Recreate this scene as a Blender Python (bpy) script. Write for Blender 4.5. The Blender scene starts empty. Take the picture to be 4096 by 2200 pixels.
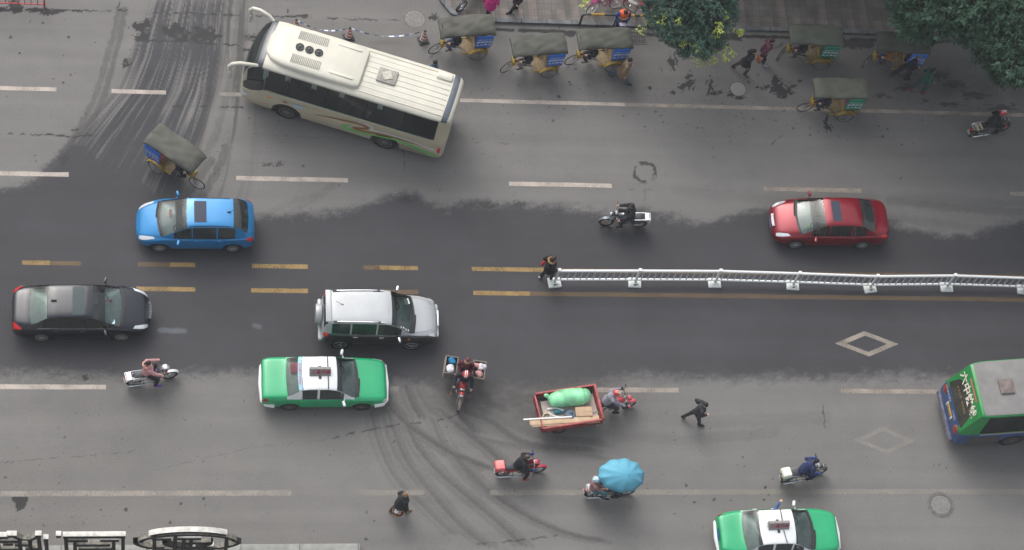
import bpy, bmesh, math, random
import numpy as np
from mathutils import Vector, Matrix
random.seed(7); rng = np.random.default_rng(7)
sc = bpy.context.scene
col = sc.collection
# ------------------------------------------------------------------ camera
CX, CY, F = 2048.0, 1100.0, 9140.0           # solved from the fence posts and the lane lines
def _solve(xn, yn, xr, yr, D):
    d = np.array([xn-CX, -(yn-CY), -F]); d /= np.linalg.norm(d)
    r = np.array([xr-CX, -(yr-CY), -F]); r /= np.linalg.norm(r)
    Z = -d; X = r-Z*(r@Z); X /= np.linalg.norm(X); Y = np.cross(Z, X)
    R = np.array([X, Y, Z]); return R, -(R@np.array([0, 0, -1.0]))*D
RM, CC = _solve(466, 5600, 57000, 1850, 84.0)
def G(px, py, z=0.0):
    """ground position of a point measured in the photograph"""
    v = RM@np.array([px-CX, -(py-CY), -F]); t = (z-CC[2])/v[2]; p = CC+v*t
    return Vector((p[0], p[1], z))
def PX(x, y, z=0.0):
    q = np.stack([x-CC[0], y-CC[1], z-CC[2]+0*x], -1)@RM
    return CX+F*q[..., 0]/-q[..., 2], CY-F*q[..., 1]/-q[..., 2]
cam = bpy.data.cameras.new('camera'); cam.sensor_width = 36; cam.lens = F/4096*36
cam.clip_start = 1; cam.clip_end = 2000
co = bpy.data.objects.new('camera', cam); col.objects.link(co)
M = Matrix(RM.tolist()).to_4x4(); M.translation = Vector(CC.tolist()); co.matrix_world = M
sc.camera = co
# ------------------------------------------------------------------ light
SUN_EL, SUN_AZ = math.radians(48), math.radians(338)      # azimuth clockwise from +Y
w = bpy.data.worlds.new('World'); sc.world = w; w.use_nodes = True
nt = w.node_tree; bg = nt.nodes['Background']
sky = nt.nodes.new('ShaderNodeTexSky'); sky.sky_type = 'NISHITA'; sky.sun_disc = False
sky.sun_elevation = SUN_EL; sky.sun_rotation = SUN_AZ; sky.dust_density = 6; sky.air_density = 1.5
hs = nt.nodes.new('ShaderNodeHueSaturation'); hs.inputs['Saturation'].default_value = 0.34
nt.links.new(sky.outputs[0], hs.inputs['Color']); nt.links.new(hs.outputs[0], bg.inputs[0]); bg.inputs[1].default_value = 0.15
sl = bpy.data.lights.new('sun', 'SUN'); sl.energy = 0.6; sl.angle = math.radians(60); sl.color = (1, .98, .95)
so = bpy.data.objects.new('sun', sl); col.objects.link(so)
sd = Vector((math.sin(SUN_AZ)*math.cos(SUN_EL), math.cos(SUN_AZ)*math.cos(SUN_EL), math.sin(SUN_EL)))
so.rotation_euler = sd.to_track_quat('Z', 'Y').to_euler()
vs = sc.view_settings; vs.view_transform = 'Standard'; vs.look = 'None'; vs.gamma = 1; vs.exposure = 0.48
vs.use_curve_mapping = False
sc.render.engine = 'CYCLES'
sc.cycles.max_bounces = 6; sc.cycles.transparent_max_bounces = 12
# ------------------------------------------------------------------ materials
MATS = {}
def mat(name, c, rough=.6, metal=0, coat=0, var=.12, vscale=6, spec=.5, bump=0, dirt=0, sheen=0):
    if name in MATS: return MATS[name]
    m = bpy.data.materials.new(name); m.use_nodes = True; n = m.node_tree; L = n.links
    b = n.nodes['Principled BSDF']
    b.inputs['Roughness'].default_value = rough; b.inputs['Metallic'].default_value = metal
    b.inputs['Coat Weight'].default_value = coat; b.inputs['Coat Roughness'].default_value = .06
    b.inputs['Specular IOR Level'].default_value = spec
    tc = n.nodes.new('ShaderNodeTexCoord'); nz = n.nodes.new('ShaderNodeTexNoise')
    nz.inputs['Scale'].default_value = vscale; nz.inputs['Detail'].default_value = 5
    L.new(tc.outputs['Object'], nz.inputs['Vector'])
    mr = n.nodes.new('ShaderNodeMapRange'); mr.inputs['From Min'].default_value = .3; mr.inputs['From Max'].default_value = .7
    mr.inputs['To Min'].default_value = 1-var; mr.inputs['To Max'].default_value = 1+var
    L.new(nz.outputs['Fac'], mr.inputs['Value'])
    mx = n.nodes.new('ShaderNodeMix'); mx.data_type = 'RGBA'; mx.blend_type = 'MULTIPLY'; mx.inputs[0].default_value = 1
    mx.inputs[6].default_value = (*c, 1)
    L.new(mr.outputs[0], mx.inputs[7]); out = mx.outputs[2]
    if dirt:                                   # road dust that collects on the lowest part of a body
        sx = n.nodes.new('ShaderNodeSeparateXYZ'); L.new(tc.outputs['Object'], sx.inputs[0])
        m2 = n.nodes.new('ShaderNodeMapRange'); m2.inputs['From Min'].default_value = .15; m2.inputs['From Max'].default_value = dirt
        m2.inputs['To Min'].default_value = .65; m2.inputs['To Max'].default_value = 0
        L.new(sx.outputs[2], m2.inputs['Value'])
        mm = n.nodes.new('ShaderNodeMath'); mm.operation = 'MULTIPLY'; L.new(m2.outputs[0], mm.inputs[0]); L.new(nz.outputs['Fac'], mm.inputs[1])
        m3 = n.nodes.new('ShaderNodeMix'); m3.data_type = 'RGBA'; L.new(mm.outputs[0], m3.inputs[0]); L.new(out, m3.inputs[6])
        m3.inputs[7].default_value = (.13, .115, .1, 1); out = m3.outputs[2]
    L.new(out, b.inputs['Base Color'])
    if bump:
        bp = n.nodes.new('ShaderNodeBump'); bp.inputs['Strength'].default_value = bump; bp.inputs['Distance'].default_value = .02
        L.new(nz.outputs['Fac'], bp.inputs['Height']); L.new(bp.outputs[0], b.inputs['Normal'])
    MATS[name] = m; return m
def glass(name, tint, alpha, rough=.04):
    if name in MATS: return MATS[name]
    m = bpy.data.materials.new(name); m.use_nodes = True; n = m.node_tree; L = n.links
    n.nodes.remove(n.nodes['Principled BSDF'])
    o = n.nodes['Material Output']; tr = n.nodes.new('ShaderNodeBsdfTransparent'); tr.inputs[0].default_value = (*tint, 1)
    df = n.nodes.new('ShaderNodeBsdfDiffuse'); df.inputs[0].default_value = (tint[0]*.14, tint[1]*.15, tint[2]*.15, 1)
    g = n.nodes.new('ShaderNodeBsdfGlossy'); g.inputs['Roughness'].default_value = rough
    m1 = n.nodes.new('ShaderNodeMixShader'); m1.inputs[0].default_value = alpha; L.new(tr.outputs[0], m1.inputs[1]); L.new(df.outputs[0], m1.inputs[2])
    fr = n.nodes.new('ShaderNodeFresnel'); fr.inputs[0].default_value = 1.7
    m2 = n.nodes.new('ShaderNodeMixShader'); L.new(fr.outputs[0], m2.inputs[0]); L.new(m1.outputs[0], m2.inputs[1]); L.new(g.outputs[0], m2.inputs[2])
    L.new(m2.outputs[0], o.inputs[0]); MATS[name] = m; return m
def K(c, g=None): return mat('plain_%s' % (str(c).replace(' ', '')), c, .6)
BLACK = mat('black_rubber', (.018, .018, .02), .75); DARK = mat('dark_plastic', (.03, .03, .033), .5)
STEEL = mat('chrome_steel', (.62, .64, .66), .25, .9); GREYM = mat('grey_metal', (.28, .29, .3), .4, .7)
RED = mat('red_lens', (.55, .015, .02), .15, 0, .6); LENS = mat('clear_lens', (.72, .76, .8), .12, .35, .8)
SKIN = mat('skin', (.55, .33, .24), .6, var=.06); HAIR = mat('black_hair', (.012, .011, .012), .5)
WHITE = mat('white_paint', (.78, .79, .78), .4); ORANGE = mat('amber_lens', (.8, .25, .02), .2)
# ------------------------------------------------------------------ mesh helpers
def mk(name, verts, faces, m=None, parent=None, smooth=None, mats=None, fidx=None):
    me = bpy.data.meshes.new(name); me.from_pydata([tuple(v) for v in verts], [], faces); me.update()
    for q in (mats or ([m] if m else [])): me.materials.append(q)
    if fidx is not None: me.polygons.foreach_set('material_index', fidx)
    if smooth is not None:
        bm = bmesh.new(); bm.from_mesh(me); bmesh.ops.recalc_face_normals(bm, faces=bm.faces)
        for f in bm.faces: f.smooth = True
        for e in bm.edges:
            if len(e.link_faces) == 2 and e.calc_face_angle(0) > math.radians(smooth): e.smooth = False
        bm.to_mesh(me); bm.free()
    o = bpy.data.objects.new(name, me); col.objects.link(o)
    if parent: o.parent = parent
    return o
class MB:
    """collects shapes for ONE mesh object"""
    def __init__(s): s.v = []; s.f = []
    def add(s, v, f):
        n = len(s.v); s.v += [tuple(q) for q in v]; s.f += [tuple(i+n for i in q) for q in f]; return s
    def box(s, c, d, rz=0, bev=0, ry=0, rx=0):
        hx, hy, hz = d[0]/2, d[1]/2, d[2]/2
        R = Matrix.Rotation(rz, 3, 'Z')@Matrix.Rotation(ry, 3, 'Y')@Matrix.Rotation(rx, 3, 'X')
        if bev <= 0:
            p = [(x, y, z) for z in (-hz, hz) for x, y in ((-hx, -hy), (hx, -hy), (hx, hy), (-hx, hy))]
            f = [(3, 2, 1, 0), (4, 5, 6, 7), (0, 1, 5, 4), (1, 2, 6, 5), (2, 3, 7, 6), (3, 0, 4, 7)]
        else:
            b = min(bev, hx*.98, hy*.98, hz*.98); p = []; rings = []
            for (zz, k) in ((-hz, 1), (-hz+b*.3, .3), (-hz+b, 0), (hz-b, 0), (hz-b*.3, .3), (hz, 1)):
                r = []
                for sx, sy in ((1, 1), (-1, 1), (-1, -1), (1, -1)):
                    for a in (0, 30, 60, 90):
                        t = math.radians(a+{(1, 1): 0, (-1, 1): 90, (-1, -1): 180, (1, -1): 270}[(sx, sy)])
                        rr = b*(1-k*.75)
                        r.append((sx*(hx-b)+rr*math.cos(t), sy*(hy-b)+rr*math.sin(t), zz))
                rings.append(r)
            p = [q for r in rings for q in r]; f = []
            for i in range(5):
                for j in range(16): f.append((i*16+j, i*16+(j+1) % 16, (i+1)*16+(j+1) % 16, (i+1)*16+j))
            f.append(tuple(range(15, -1, -1))); f.append(tuple(80+j for j in range(16)))
        c = Vector(c); return s.add([R@Vector(q)+c for q in p], f)
    def tube(s, pts, r, n=8, cap=True, closed=False):
        pts = [Vector(p) for p in pts]; rs = r if isinstance(r, (list, tuple)) else [r]*len(pts)
        v = []; f = []; N = len(pts); up = None
        for i, p in enumerate(pts):
            if closed: t = pts[(i+1) % N]-pts[i-1]
            else: t = pts[min(i+1, N-1)]-pts[max(i-1, 0)]
            t.normalize()
            if up is None: up = Vector((0, 0, 1)) if abs(t.z) < .9 else Vector((0, 1, 0))
            a = t.cross(up)
            if a.length < 1e-4: a = t.cross(Vector((1, 0, 0)))
            a.normalize(); b = a.cross(t).normalized(); up = b
            for k in range(n):
                an = 2*math.pi*k/n; v.append(p+(a*math.cos(an)+b*math.sin(an))*rs[i])
        for i in range(N if closed else N-1):
            j = (i+1) % N
            for k in range(n): f.append((i*n+k, i*n+(k+1) % n, j*n+(k+1) % n, j*n+k))
        if cap and not closed: f.append(tuple(range(n-1, -1, -1))); f.append(tuple((N-1)*n+k for k in range(n)))
        return s.add(v, f)
    def cyl(s, a, b, r, n=16, r2=None):
        return s.tube([a, b], [r, r if r2 is None else r2], n)
    def ring(s, c, R, r, axis='y', n=28, m=8, a0=0, a1=360, flat=1):
        """torus (or arc of one) round an axis"""
        full = abs(a1-a0) >= 359.9; pts = []
        k = n if full else n+1
        for i in range(k):
            a = math.radians(a0+(a1-a0)*i/n); x, z = R*math.cos(a), R*math.sin(a)
            pts.append({'y': (x, 0, z), 'z': (x, z, 0), 'x': (0, x, z)}[axis])
        c = Vector(c); return s.tube([Vector(p)+c for p in pts], r, m, closed=full)
    def ell(s, c, r, n=14, m=9, rot=None):
        v = []; f = []; c = Vector(c)
        for i in range(m+1):
            th = math.pi*i/m
            for k in range(n):
                ph = 2*math.pi*k/n; q = Vector((r[0]*math.sin(th)*math.cos(ph), r[1]*math.sin(th)*math.sin(ph), r[2]*math.cos(th)))
                v.append((rot@q if rot else q)+c)
        for i in range(m):
            for k in range(n): f.append((i*n+k, (i+1)*n+k, (i+1)*n+(k+1) % n, i*n+(k+1) % n))
        return s.add(v, f)
    def lathe(s, prof, c=(0, 0, 0), n=20, axis='z'):
        v = []; f = []; c = Vector(c)
        for (r, h) in prof:
            for k in range(n):
                a = 2*math.pi*k/n; x, y = r*math.cos(a), r*math.sin(a)
                v.append(Vector((x, y, h) if axis == 'z' else (x, h, y))+c)
        for i in range(len(prof)-1):
            for k in range(n): f.append((i*n+k, i*n+(k+1) % n, (i+1)*n+(k+1) % n, (i+1)*n+k))
        f.append(tuple(range(n-1, -1, -1))); f.append(tuple((len(prof)-1)*n+k for k in range(n)))
        return s.add(v, f)
    def obj(s, name, m, parent=None, smooth=35): return mk(name, s.v, s.f, m, parent, smooth)
def tag(o, label, cat, group=None):
    o['label'] = label; o['category'] = cat
    if group: o['group'] = group
    return o
def thing(name, label, cat, loc=(0, 0, 0), rz=0, group=None):
    o = bpy.data.objects.new(name, None); col.objects.link(o); o.empty_display_size = .3
    o.location = loc; o.rotation_euler = (0, 0, rz); return tag(o, label, cat, group)
def struct(o): o['kind'] = 'structure'; return o
def put(o, loc, rz=0): o.location = loc; o.rotation_euler = (0, 0, rz); return o
def copy_tree(o, parent=None):
    c = o.copy(); col.objects.link(c); c.parent = parent
    for ch in list(o.children): copy_tree(ch, c)
    return c
def text_mesh(body, size, align='CENTER', bold=0, xs=1.0):
    c = bpy.data.curves.new('t', 'FONT'); c.body = body; c.size = size; c.align_x = align; c.align_y = 'CENTER'
    c.offset = bold; c.resolution_u = 2
    o = bpy.data.objects.new('t', c); col.objects.link(o)
    me = bpy.data.meshes.new_from_object(o.evaluated_get(bpy.context.evaluated_depsgraph_get()))
    v = [(q.co.x*xs, q.co.y, q.co.z) for q in me.vertices]; f = [tuple(p.vertices) for p in me.polygons]
    bpy.data.objects.remove(o); bpy.data.meshes.remove(me); return v, f
def place_text(name, body, size, m, parent, origin, ux, uy, bold=0, xs=1.0):
    v, f = text_mesh(body, size, bold=bold, xs=xs); o = Vector(origin); ux = Vector(ux).normalized(); uy = Vector(uy).normalized()
    return mk(name, [o+ux*a+uy*b for a, b, _ in v], f, m, parent)
# ------------------------------------------------------------------ the road sheet and its wear
def vnoise(x, y, seed=0):
    xi = np.floor(x).astype(np.int64); yi = np.floor(y).astype(np.int64); fx = x-xi; fy = y-yi
    fx = fx*fx*(3-2*fx); fy = fy*fy*(3-2*fy)
    def h(a, b):
        n = (a*374761393+b*668265263+seed*144665) & 0x7fffffff; n = ((n ^ (n >> 13))*1274126177) & 0x7fffffff
        return ((n ^ (n >> 16)) & 0xffff)/65535.0
    return (h(xi, yi)*(1-fx)+h(xi+1, yi)*fx)*(1-fy)+(h(xi, yi+1)*(1-fx)+h(xi+1, yi+1)*fx)*fy
def fbm(x, y, o=4, seed=0):
    s = 0; a = .5; t = 0
    for i in range(o): s = s+a*vnoise(x, y, seed+i*17); t += a; x = x*2.03; y = y*2.03; a *= .5
    return s/t
xs = np.concatenate([[-400, -120, -45, -28], np.arange(-21, 24.001, .045), [32, 50, 120, 400]])
ys = np.concatenate([[-400, -120, -40, -18], np.arange(-13, 14.501, .045), [22, 50, 120, 400]])
NX, NY = len(xs), len(ys)
XX, YY = np.meshgrid(xs, ys); U, V = PX(XX, YY)             # each vertex also knows where the photo shows it
def pch_(x, xp, yp):
    x = np.asarray(x, float); xp = np.asarray(xp, float); i = np.clip(np.searchsorted(xp, x, side='right')-1, 0, len(xp)-2); h = xp[1]-xp[0]; t = (x-xp[i])/h
    m = np.gradient(yp, xp); return yp[i]*(1+2*t)*(1-t)**2+m[i]*h*t*(1-t)**2+yp[i+1]*t*t*(3-2*t)+m[i+1]*h*t*t*(t-1)
def inpoly(u, v, P):
    r = np.zeros(u.shape, bool); n = len(P); j = n-1
    for i in range(n):
        xi, yi = P[i]; xj, yj = P[j]
        c = ((yi > v) != (yj > v)) & (u < (xj-xi)*(v-yi)/((yj-yi) or 1e-9)+xi); r ^= c; j = i
    return r
def smooth(x, a, b): t = np.clip((x-a)/(b-a), 0, 1); return t*t*(3-2*t)
UP = [(-3000, 900), (0, 752), (90, 740), (150, 708), (200, 655), (250, 600), (300, 560), (607, 760), (760, 800), (840, 830), (1000, 862), (1100, 860), (1300, 848), (1480, 818), (1560, 788), (1620, 768), (1665, 778), (1720, 818),
      (1800, 832), (1860, 812), (1920, 806), (2000, 820), (2060, 808), (2150, 826), (2300, 838), (2440, 852), (2560, 838), (2700, 872), (2800, 888), (2900, 868), (3000, 838), (3090, 838),
      (3300, 850), (3500, 872), (3680, 920), (3760, 936), (3850, 946), (3950, 928), (4010, 898), (4120, 888), (9000, 880)]
LO = [(-3000, 1500), (0, 1505), (300, 1500), (500, 1525), (800, 1505), (1050, 1500), (1560, 1530), (1750, 1545), (1900, 1560), (2100, 1560), (2350, 1545), (2560, 1510), (2700, 1528), (3200, 1522), (3700, 1515), (4120, 1512), (9000, 1512)]
ux_, uy_ = zip(*UP); lx_, ly_ = zip(*LO)
n1 = fbm(U/26, V/14, 5, 1)-.5; n2 = fbm(U/140, V/60, 3, 5)-.5
up = np.interp(U, ux_, uy_)+n1*46+n2*26; lo = np.interp(U, lx_, ly_)+n1*50+n2*30
wet = smooth(V-up+(fbm(U/3.5, V/3, 3, 3)-.5)*34, -34, 34)*smooth(lo-V+(fbm(U/3.5, V/3, 3, 4)-.5)*36, -46, 62)
# tracks that bring wet dirt down from the side street: fraction across the fan
ly = [-60, 87, 231, 358, 422, 537, 650, 760, 900]; lx = [610, 566, 520, 462, 404, 300, 205, 120, 60]
ry = [-60, 58, 231, 376, 520, 636, 768, 900]; rx = [915, 900, 888, 862, 825, 790, 745, 690]
L_ = np.interp(V, ly, lx); R_ = np.interp(V, ry, rx); fr = (U-L_)/(R_-L_)
st = fbm(fr*17, V/520+fr*2, 4, 9); st2 = fbm(fr*70+3, V/150, 3, 12)
inside = smooth(fr, -.04, .05)*smooth(1-fr, -.04, .06)*(V < 960)
dens = np.clip((.86+.16*smooth(V, 60, 420)-np.maximum(0, st-.52)*3.2*(1-.45*smooth(V, 300, 700))-np.maximum(0, st2-.5)*2.6*(1-.5*smooth(V, 350, 720))), 0, 1)
patch = smooth(V, 80, 150)*smooth(330-V, 0, 160)*.35
track = inside*np.clip(dens+patch, 0, 1)*smooth(V, -60, 30)
sp_in = smooth(fr, .9, 1.0)*smooth(1.5-fr, 0, .35)*(V < 830)
spars = np.clip(((fbm(fr*17, V/600, 3, 21)-.46)*6-np.maximum(0, fbm(fr*80, V/120, 2, 71)-.5)*3), 0, 1)*sp_in*.95
wet = np.maximum(wet, track); trk = spars
def pline(P, wd, soft, amp=1.0, jit=0.0, s=0, gap=0):
    """distance field of a polyline given in photo pixels -> mask"""
    P = np.array(P, float); x0, y0 = P.min(0)-wd-soft-30; x1, y1 = P.max(0)+wd+soft+30
    sel = (U > x0) & (U < x1) & (V > y0) & (V < y1); u = U[sel]; v = V[sel]
    if jit: u = u+(vnoise(u/14, v/14, s)-.5)*jit+(vnoise(u/5, v/5, s+3)-.5)*jit*.5; v = v+(vnoise(u/11, v/11, s+1)-.5)*jit
    d = np.full(u.shape, 1e9)
    for i in range(len(P)-1):
        a = P[i]; b = P[i+1]-a; t = np.clip(((u-a[0])*b[0]+(v-a[1])*b[1])/(b@b), 0, 1)
        d = np.minimum(d, np.hypot(u-a[0]-t*b[0], v-a[1]-t*b[1]))
    m = (1-smooth(d, wd, wd+soft))*amp
    if gap: m = m*smooth(vnoise(u/22, v/22, s+8), gap-.15, gap+.1)
    r = np.zeros(U.shape); r[sel] = m; return r
def zp(pts, ox, oy, sc_): return [(ox+x/sc_, oy+y/sc_) for x, y in pts]
for P, wd, a in [([(474, 40), (462, 120), (439, 190), (415, 280), (385, 380), (345, 460), (298, 545), (230, 640), (150, 730)], 8, .55),
                 ([(498, 40), (486, 120), (465, 210), (440, 300), (418, 380), (380, 460), (325, 560)], 7, .6),
                 ([(925, 289), (905, 400), (870, 520), (800, 660), (730, 760)], 10, .35), ([(960, 0), (945, 150), (925, 289)], 9, .3),
                 ([(905, 590), (867, 693), (805, 790)], 12, .6), ([(845, 640), (790, 720), (740, 800)], 11, .6), ([(790, 600), (740, 700), (690, 780)], 9, .5)]:
    trk = np.maximum(trk, pline(P, wd, 9, a, 10, 4)*(.6+.8*fbm(U/9, V/40, 3, 33)))
S7 = 1.845
ARC = [([(455, 290), (500, 350), (620, 470), (760, 560), (900, 650), (1060, 720), (1200, 775)], 8, .75), ([(600, 190), (640, 290), (700, 400)], 9, .75), ([(345, 380), (370, 500), (400, 600), (480, 780), (560, 900), (720, 1050), (850, 1180), (930, 1250)], 6, .4),
       ([(470, 360), (510, 500), (570, 650), (640, 780), (760, 930), (930, 1130), (1060, 1250), (1180, 1340)], 7, .5), ([(600, 440), (650, 560), (710, 660), (830, 800), (980, 930), (1160, 1080), (1300, 1200), (1450, 1340)], 7, .55),
       ([(640, 480), (800, 590), (960, 690), (1100, 850), (1250, 980), (1450, 1110), (1680, 1220), (1900, 1290), (2030, 1310)], 7, .6), ([(790, 420), (860, 580), (960, 700), (1080, 860), (1200, 960)], 6, .45),
       ([(850, 350), (1000, 480), (1180, 620), (1300, 730)], 9, .6), ([(930, 330), (1050, 370), (1200, 420), (1400, 560), (1600, 620), (1950, 640)], 13, .6), ([(1230, 230), (1400, 380), (1600, 560), (1700, 600)], 11, .4),
       ([(830, 190), (950, 340), (1100, 500)], 12, .6), ([(680, 200), (760, 330), (860, 400)], 8, .5), ([(980, 480), (1150, 560), (1400, 610), (1800, 660), (2030, 700)], 8, .4), ([(450, 230), (520, 330), (600, 400)], 10, .5),
       ([(1000, 160), (1150, 300), (1400, 470), (1700, 560), (2030, 590)], 22, .42), ([(780, 150), (900, 330), (990, 380)], 16, .45), ([(440, 420), (470, 560), (560, 740), (690, 900)], 6, .35)]
for i, (P, wd, a) in enumerate(ARC):
    Q = zp(P, 1300, 1450, S7)
    Q = [tuple(q) for q in np.stack([pch_(np.linspace(0, 1, 24), np.linspace(0, 1, len(Q)), np.array(Q)[:, k]) for k in (0, 1)], 1)]
    for dx, aa, ww in ((0, 1.5, .55), (19, 1.05, .45), (-24, .7, .6), (46, .65, .4)):
        trk = np.maximum(trk, pline([(x+dx, y+abs(dx)*.25) for x, y in Q], wd*ww, 10, min(1, a*aa), 4, i)*(.6+.6*fbm(U/5, V/5, 3, 40+i)))
for P, wd, a in [([(3560, 800), (3750, 825), (4096, 850)], 9, .45), ([(3560, 870), (3700, 885), (3850, 905), (4000, 930)], 7, .3), ([(3600, 790), (4096, 815)], 6, .25), ([(2400, 1745), (2750, 1760), (3100, 1730)], 14, .25),
                 ([(2450, 1650), (2800, 1690), (3300, 1670)], 16, .22), ([(2700, 760), (3100, 800), (3500, 790)], 10, .18), ([(1150, 860), (1260, 790), (1330, 745)], 6, .3), ([(1050, 860), (1180, 805), (1300, 775)], 5, .25),
                 ([(2000, 560), (2600, 575), (4096, 620)], 14, .12), ([(1700, 840), (2300, 815)], 5, .2)]:
    trk = np.maximum(trk, pline(P, wd, 16, a, 12, 7)*(.6+.6*fbm(U/30, V/10, 3, 50)))
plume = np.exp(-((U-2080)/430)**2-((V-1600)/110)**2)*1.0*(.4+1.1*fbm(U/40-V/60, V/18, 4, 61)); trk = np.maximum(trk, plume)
stain_and_shade = np.exp(-((U-3850)/420)**2-((V-330)/120)**2)*.75*(.5+fbm(U/60, V/60, 3, 62)); trk = np.maximum(trk, stain_and_shade)  # wet stain under the right tree, with the tree's shade painted in
# stains, spills and cracks
stn = np.zeros(U.shape)
def blob(x, y, rx, ry, amp=.8, s=0, rough=.9):
    global stn
    sel = (abs(U-x) < rx*2.2) & (abs(V-y) < ry*2.2); u = U[sel]; v = V[sel]
    d = np.hypot((u-x)/rx, (v-y)/ry)+(fbm(u/max(4, rx*.4), v/max(4, ry*.4), 3, s)-.5)*rough*2
    stn[sel] = np.maximum(stn[sel], (1-smooth(d, .8, 1.05))*amp)
gut = np.zeros(U.shape)
for P in [[(-60, 28), (60, 26), (90, 10), (75, 0), (40, -10), (30, 26)]]: pass
for (x, y, a, b) in [(0, 38, 60, 9), (60, 30, 30, 24), (55, 12, 22, 18), (150, 40, 50, 8), (200, 50, 40, 9), (185, 50, 20, 11), (240, 42, 40, 5), (305, 42, 18, 5), (320, 46, 12, 4)]: blob(x, y, a, b, .95, int(x))
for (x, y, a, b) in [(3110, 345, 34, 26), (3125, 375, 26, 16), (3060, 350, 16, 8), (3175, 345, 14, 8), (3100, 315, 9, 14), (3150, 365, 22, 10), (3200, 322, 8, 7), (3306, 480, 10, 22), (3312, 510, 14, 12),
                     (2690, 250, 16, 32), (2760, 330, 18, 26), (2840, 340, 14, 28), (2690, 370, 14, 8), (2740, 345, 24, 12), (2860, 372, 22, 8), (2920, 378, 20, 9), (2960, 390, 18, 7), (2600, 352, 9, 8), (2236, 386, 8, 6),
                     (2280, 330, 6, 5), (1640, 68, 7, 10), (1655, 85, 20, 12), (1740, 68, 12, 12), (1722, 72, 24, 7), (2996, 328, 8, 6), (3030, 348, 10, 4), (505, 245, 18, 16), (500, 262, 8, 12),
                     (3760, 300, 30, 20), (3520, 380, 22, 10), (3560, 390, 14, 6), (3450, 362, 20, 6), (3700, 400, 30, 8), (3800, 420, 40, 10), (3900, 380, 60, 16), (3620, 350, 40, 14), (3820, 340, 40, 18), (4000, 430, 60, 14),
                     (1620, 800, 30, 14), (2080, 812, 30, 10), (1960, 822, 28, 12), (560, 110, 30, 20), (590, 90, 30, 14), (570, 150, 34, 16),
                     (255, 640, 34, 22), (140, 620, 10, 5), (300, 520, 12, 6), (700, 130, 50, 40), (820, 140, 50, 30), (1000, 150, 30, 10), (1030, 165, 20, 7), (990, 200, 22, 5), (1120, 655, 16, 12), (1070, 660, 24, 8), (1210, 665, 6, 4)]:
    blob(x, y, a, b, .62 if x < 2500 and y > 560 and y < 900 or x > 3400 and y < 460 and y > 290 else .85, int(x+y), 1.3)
for (x, y, r) in [(43, 149, 7), (275, 149, 7), (78, 213, 5), (172, 92, 5), (282, 299, 5), (302, 292, 4), (254, 331, 5), (213, 316, 3), (513, 110, 4), (120, 85, 3), (400, 2039, 6), (504, 2037, 7), (723, 2014, 7), (815, 1993, 8), (333, 2092, 5),
                  (681, 2092, 6), (516, 2109, 5), (163, 1982, 5), (22, 1910, 6), (1465, 2157, 7), (1467, 2050, 5), (1495, 2083, 5), (3060, 1950, 6), (3075, 1977, 6), (2925, 2000, 5), (2778, 2008, 6), (2856, 1997, 9), (2810, 2110, 4),
                  (3055, 2000, 6), (2950, 1860, 4), (2745, 1940, 7), (2700, 2055, 5), (2060, 1960, 7), (2970, 1830, 5), (3300, 1860, 5), (3160, 1795, 4), (340, 1510, 14), (3530, 545, 6), (3550, 515, 5), (3040, 575, 4), (3240, 540, 5)]:
    blob(x, y, r, r*.85, .8, int(x), .7)
r2 = np.random.default_rng(3)
for i in range(520):
    x, y = r2.uniform(0, 4096), r2.choice([r2.uniform(60, 780), r2.uniform(1600, 2190)]); blob(x, y, r2.uniform(2.2, 5), r2.uniform(1.8, 4), r2.uniform(.3, .7), i, .8)
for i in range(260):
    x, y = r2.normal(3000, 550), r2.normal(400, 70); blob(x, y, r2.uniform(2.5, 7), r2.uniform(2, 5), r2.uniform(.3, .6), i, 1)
CR = [([(0, 536), (60, 534), (120, 539), (200, 538), (290, 546), (380, 540)], 1.6, .9), ([(545, 162), (700, 165), (800, 172), (900, 178), (1030, 185)], 2, .9), ([(690, 425), (800, 424), (950, 430), (1100, 438)], 2, .8),
      ([(0, 36), (300, 40), (420, 44), (480, 40), (700, 52), (950, 60), (1160, 68), (1400, 76), (1700, 84)], 1.6, .75), ([(480, -20), (475, 40)], 2, .9), ([(1150, -20), (1150, 66)], 2, .85), ([(1150, 66), (1230, 62)], 3, .8),
      ([(3290, 870-160), (3280, 560), (3300, 530), (3340, 500)], 1.2, 0), ([(3080, 620), (3078, 590), (3100, 560), (3150, 530), (3190, 502)], 1.8, .7), ([(3288, 1600), (3295, 1660), (3305, 1740)], 2, .6),
      ([(1614, 600), (1616, 640), (1618, 690)], 1.4, .5), ([(0, 1850), (200, 1835), (450, 1815), (560, 1800)], 1.5, .4), ([(1300, 1760), (1400, 1735), (1500, 1715), (1600, 1698), (1760, 1680), (1850, 1655)], 2.2, .65),
      ([(1900, 2175), (2000, 2168), (2100, 2160), (2230, 2140)], 2, .6), ([(620, 1880), (1000, 1790), (1300, 1760)], 1.5, .3), ([(1900, 570), (2050, 575)], 1.4, .5), ([(2330, 745), (2600, 760)], 1.6, .35), ([(1000, 535), (1500, 560)], 1.2, .3),
      ([(3200, 165), (3140, 172), (3090, 196), (3060, 192)], 2, .6), ([(1240, 60), (1290, 130), (1290, 200)], 1.2, .3)]
crk = np.zeros(U.shape)
for i, (P, wd, a) in enumerate(CR):
    if a: crk = np.maximum(crk, pline(P, wd, 3, a, 8, i, .42))
stn = np.maximum(stn, inpoly(U+(vnoise(U/4, V/4, 2)-.5)*5, V, [(48, 1988), (112, 1988), (109, 2012), (96, 2032), (68, 2046), (62, 2012), (48, 2004)])*.9)
ring = [(2580+44*math.cos(t), 690+38*math.sin(t)) for t in np.linspace(0, 2*math.pi, 26)]
crk = np.maximum(crk, pline(ring, 4, 5, .75, 12, 3, .3)); crk = np.maximum(crk, pline([(2580, 720), (2578, 770), (2582, 800)], 1, 3, .4, 6, 1, .3))
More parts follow.
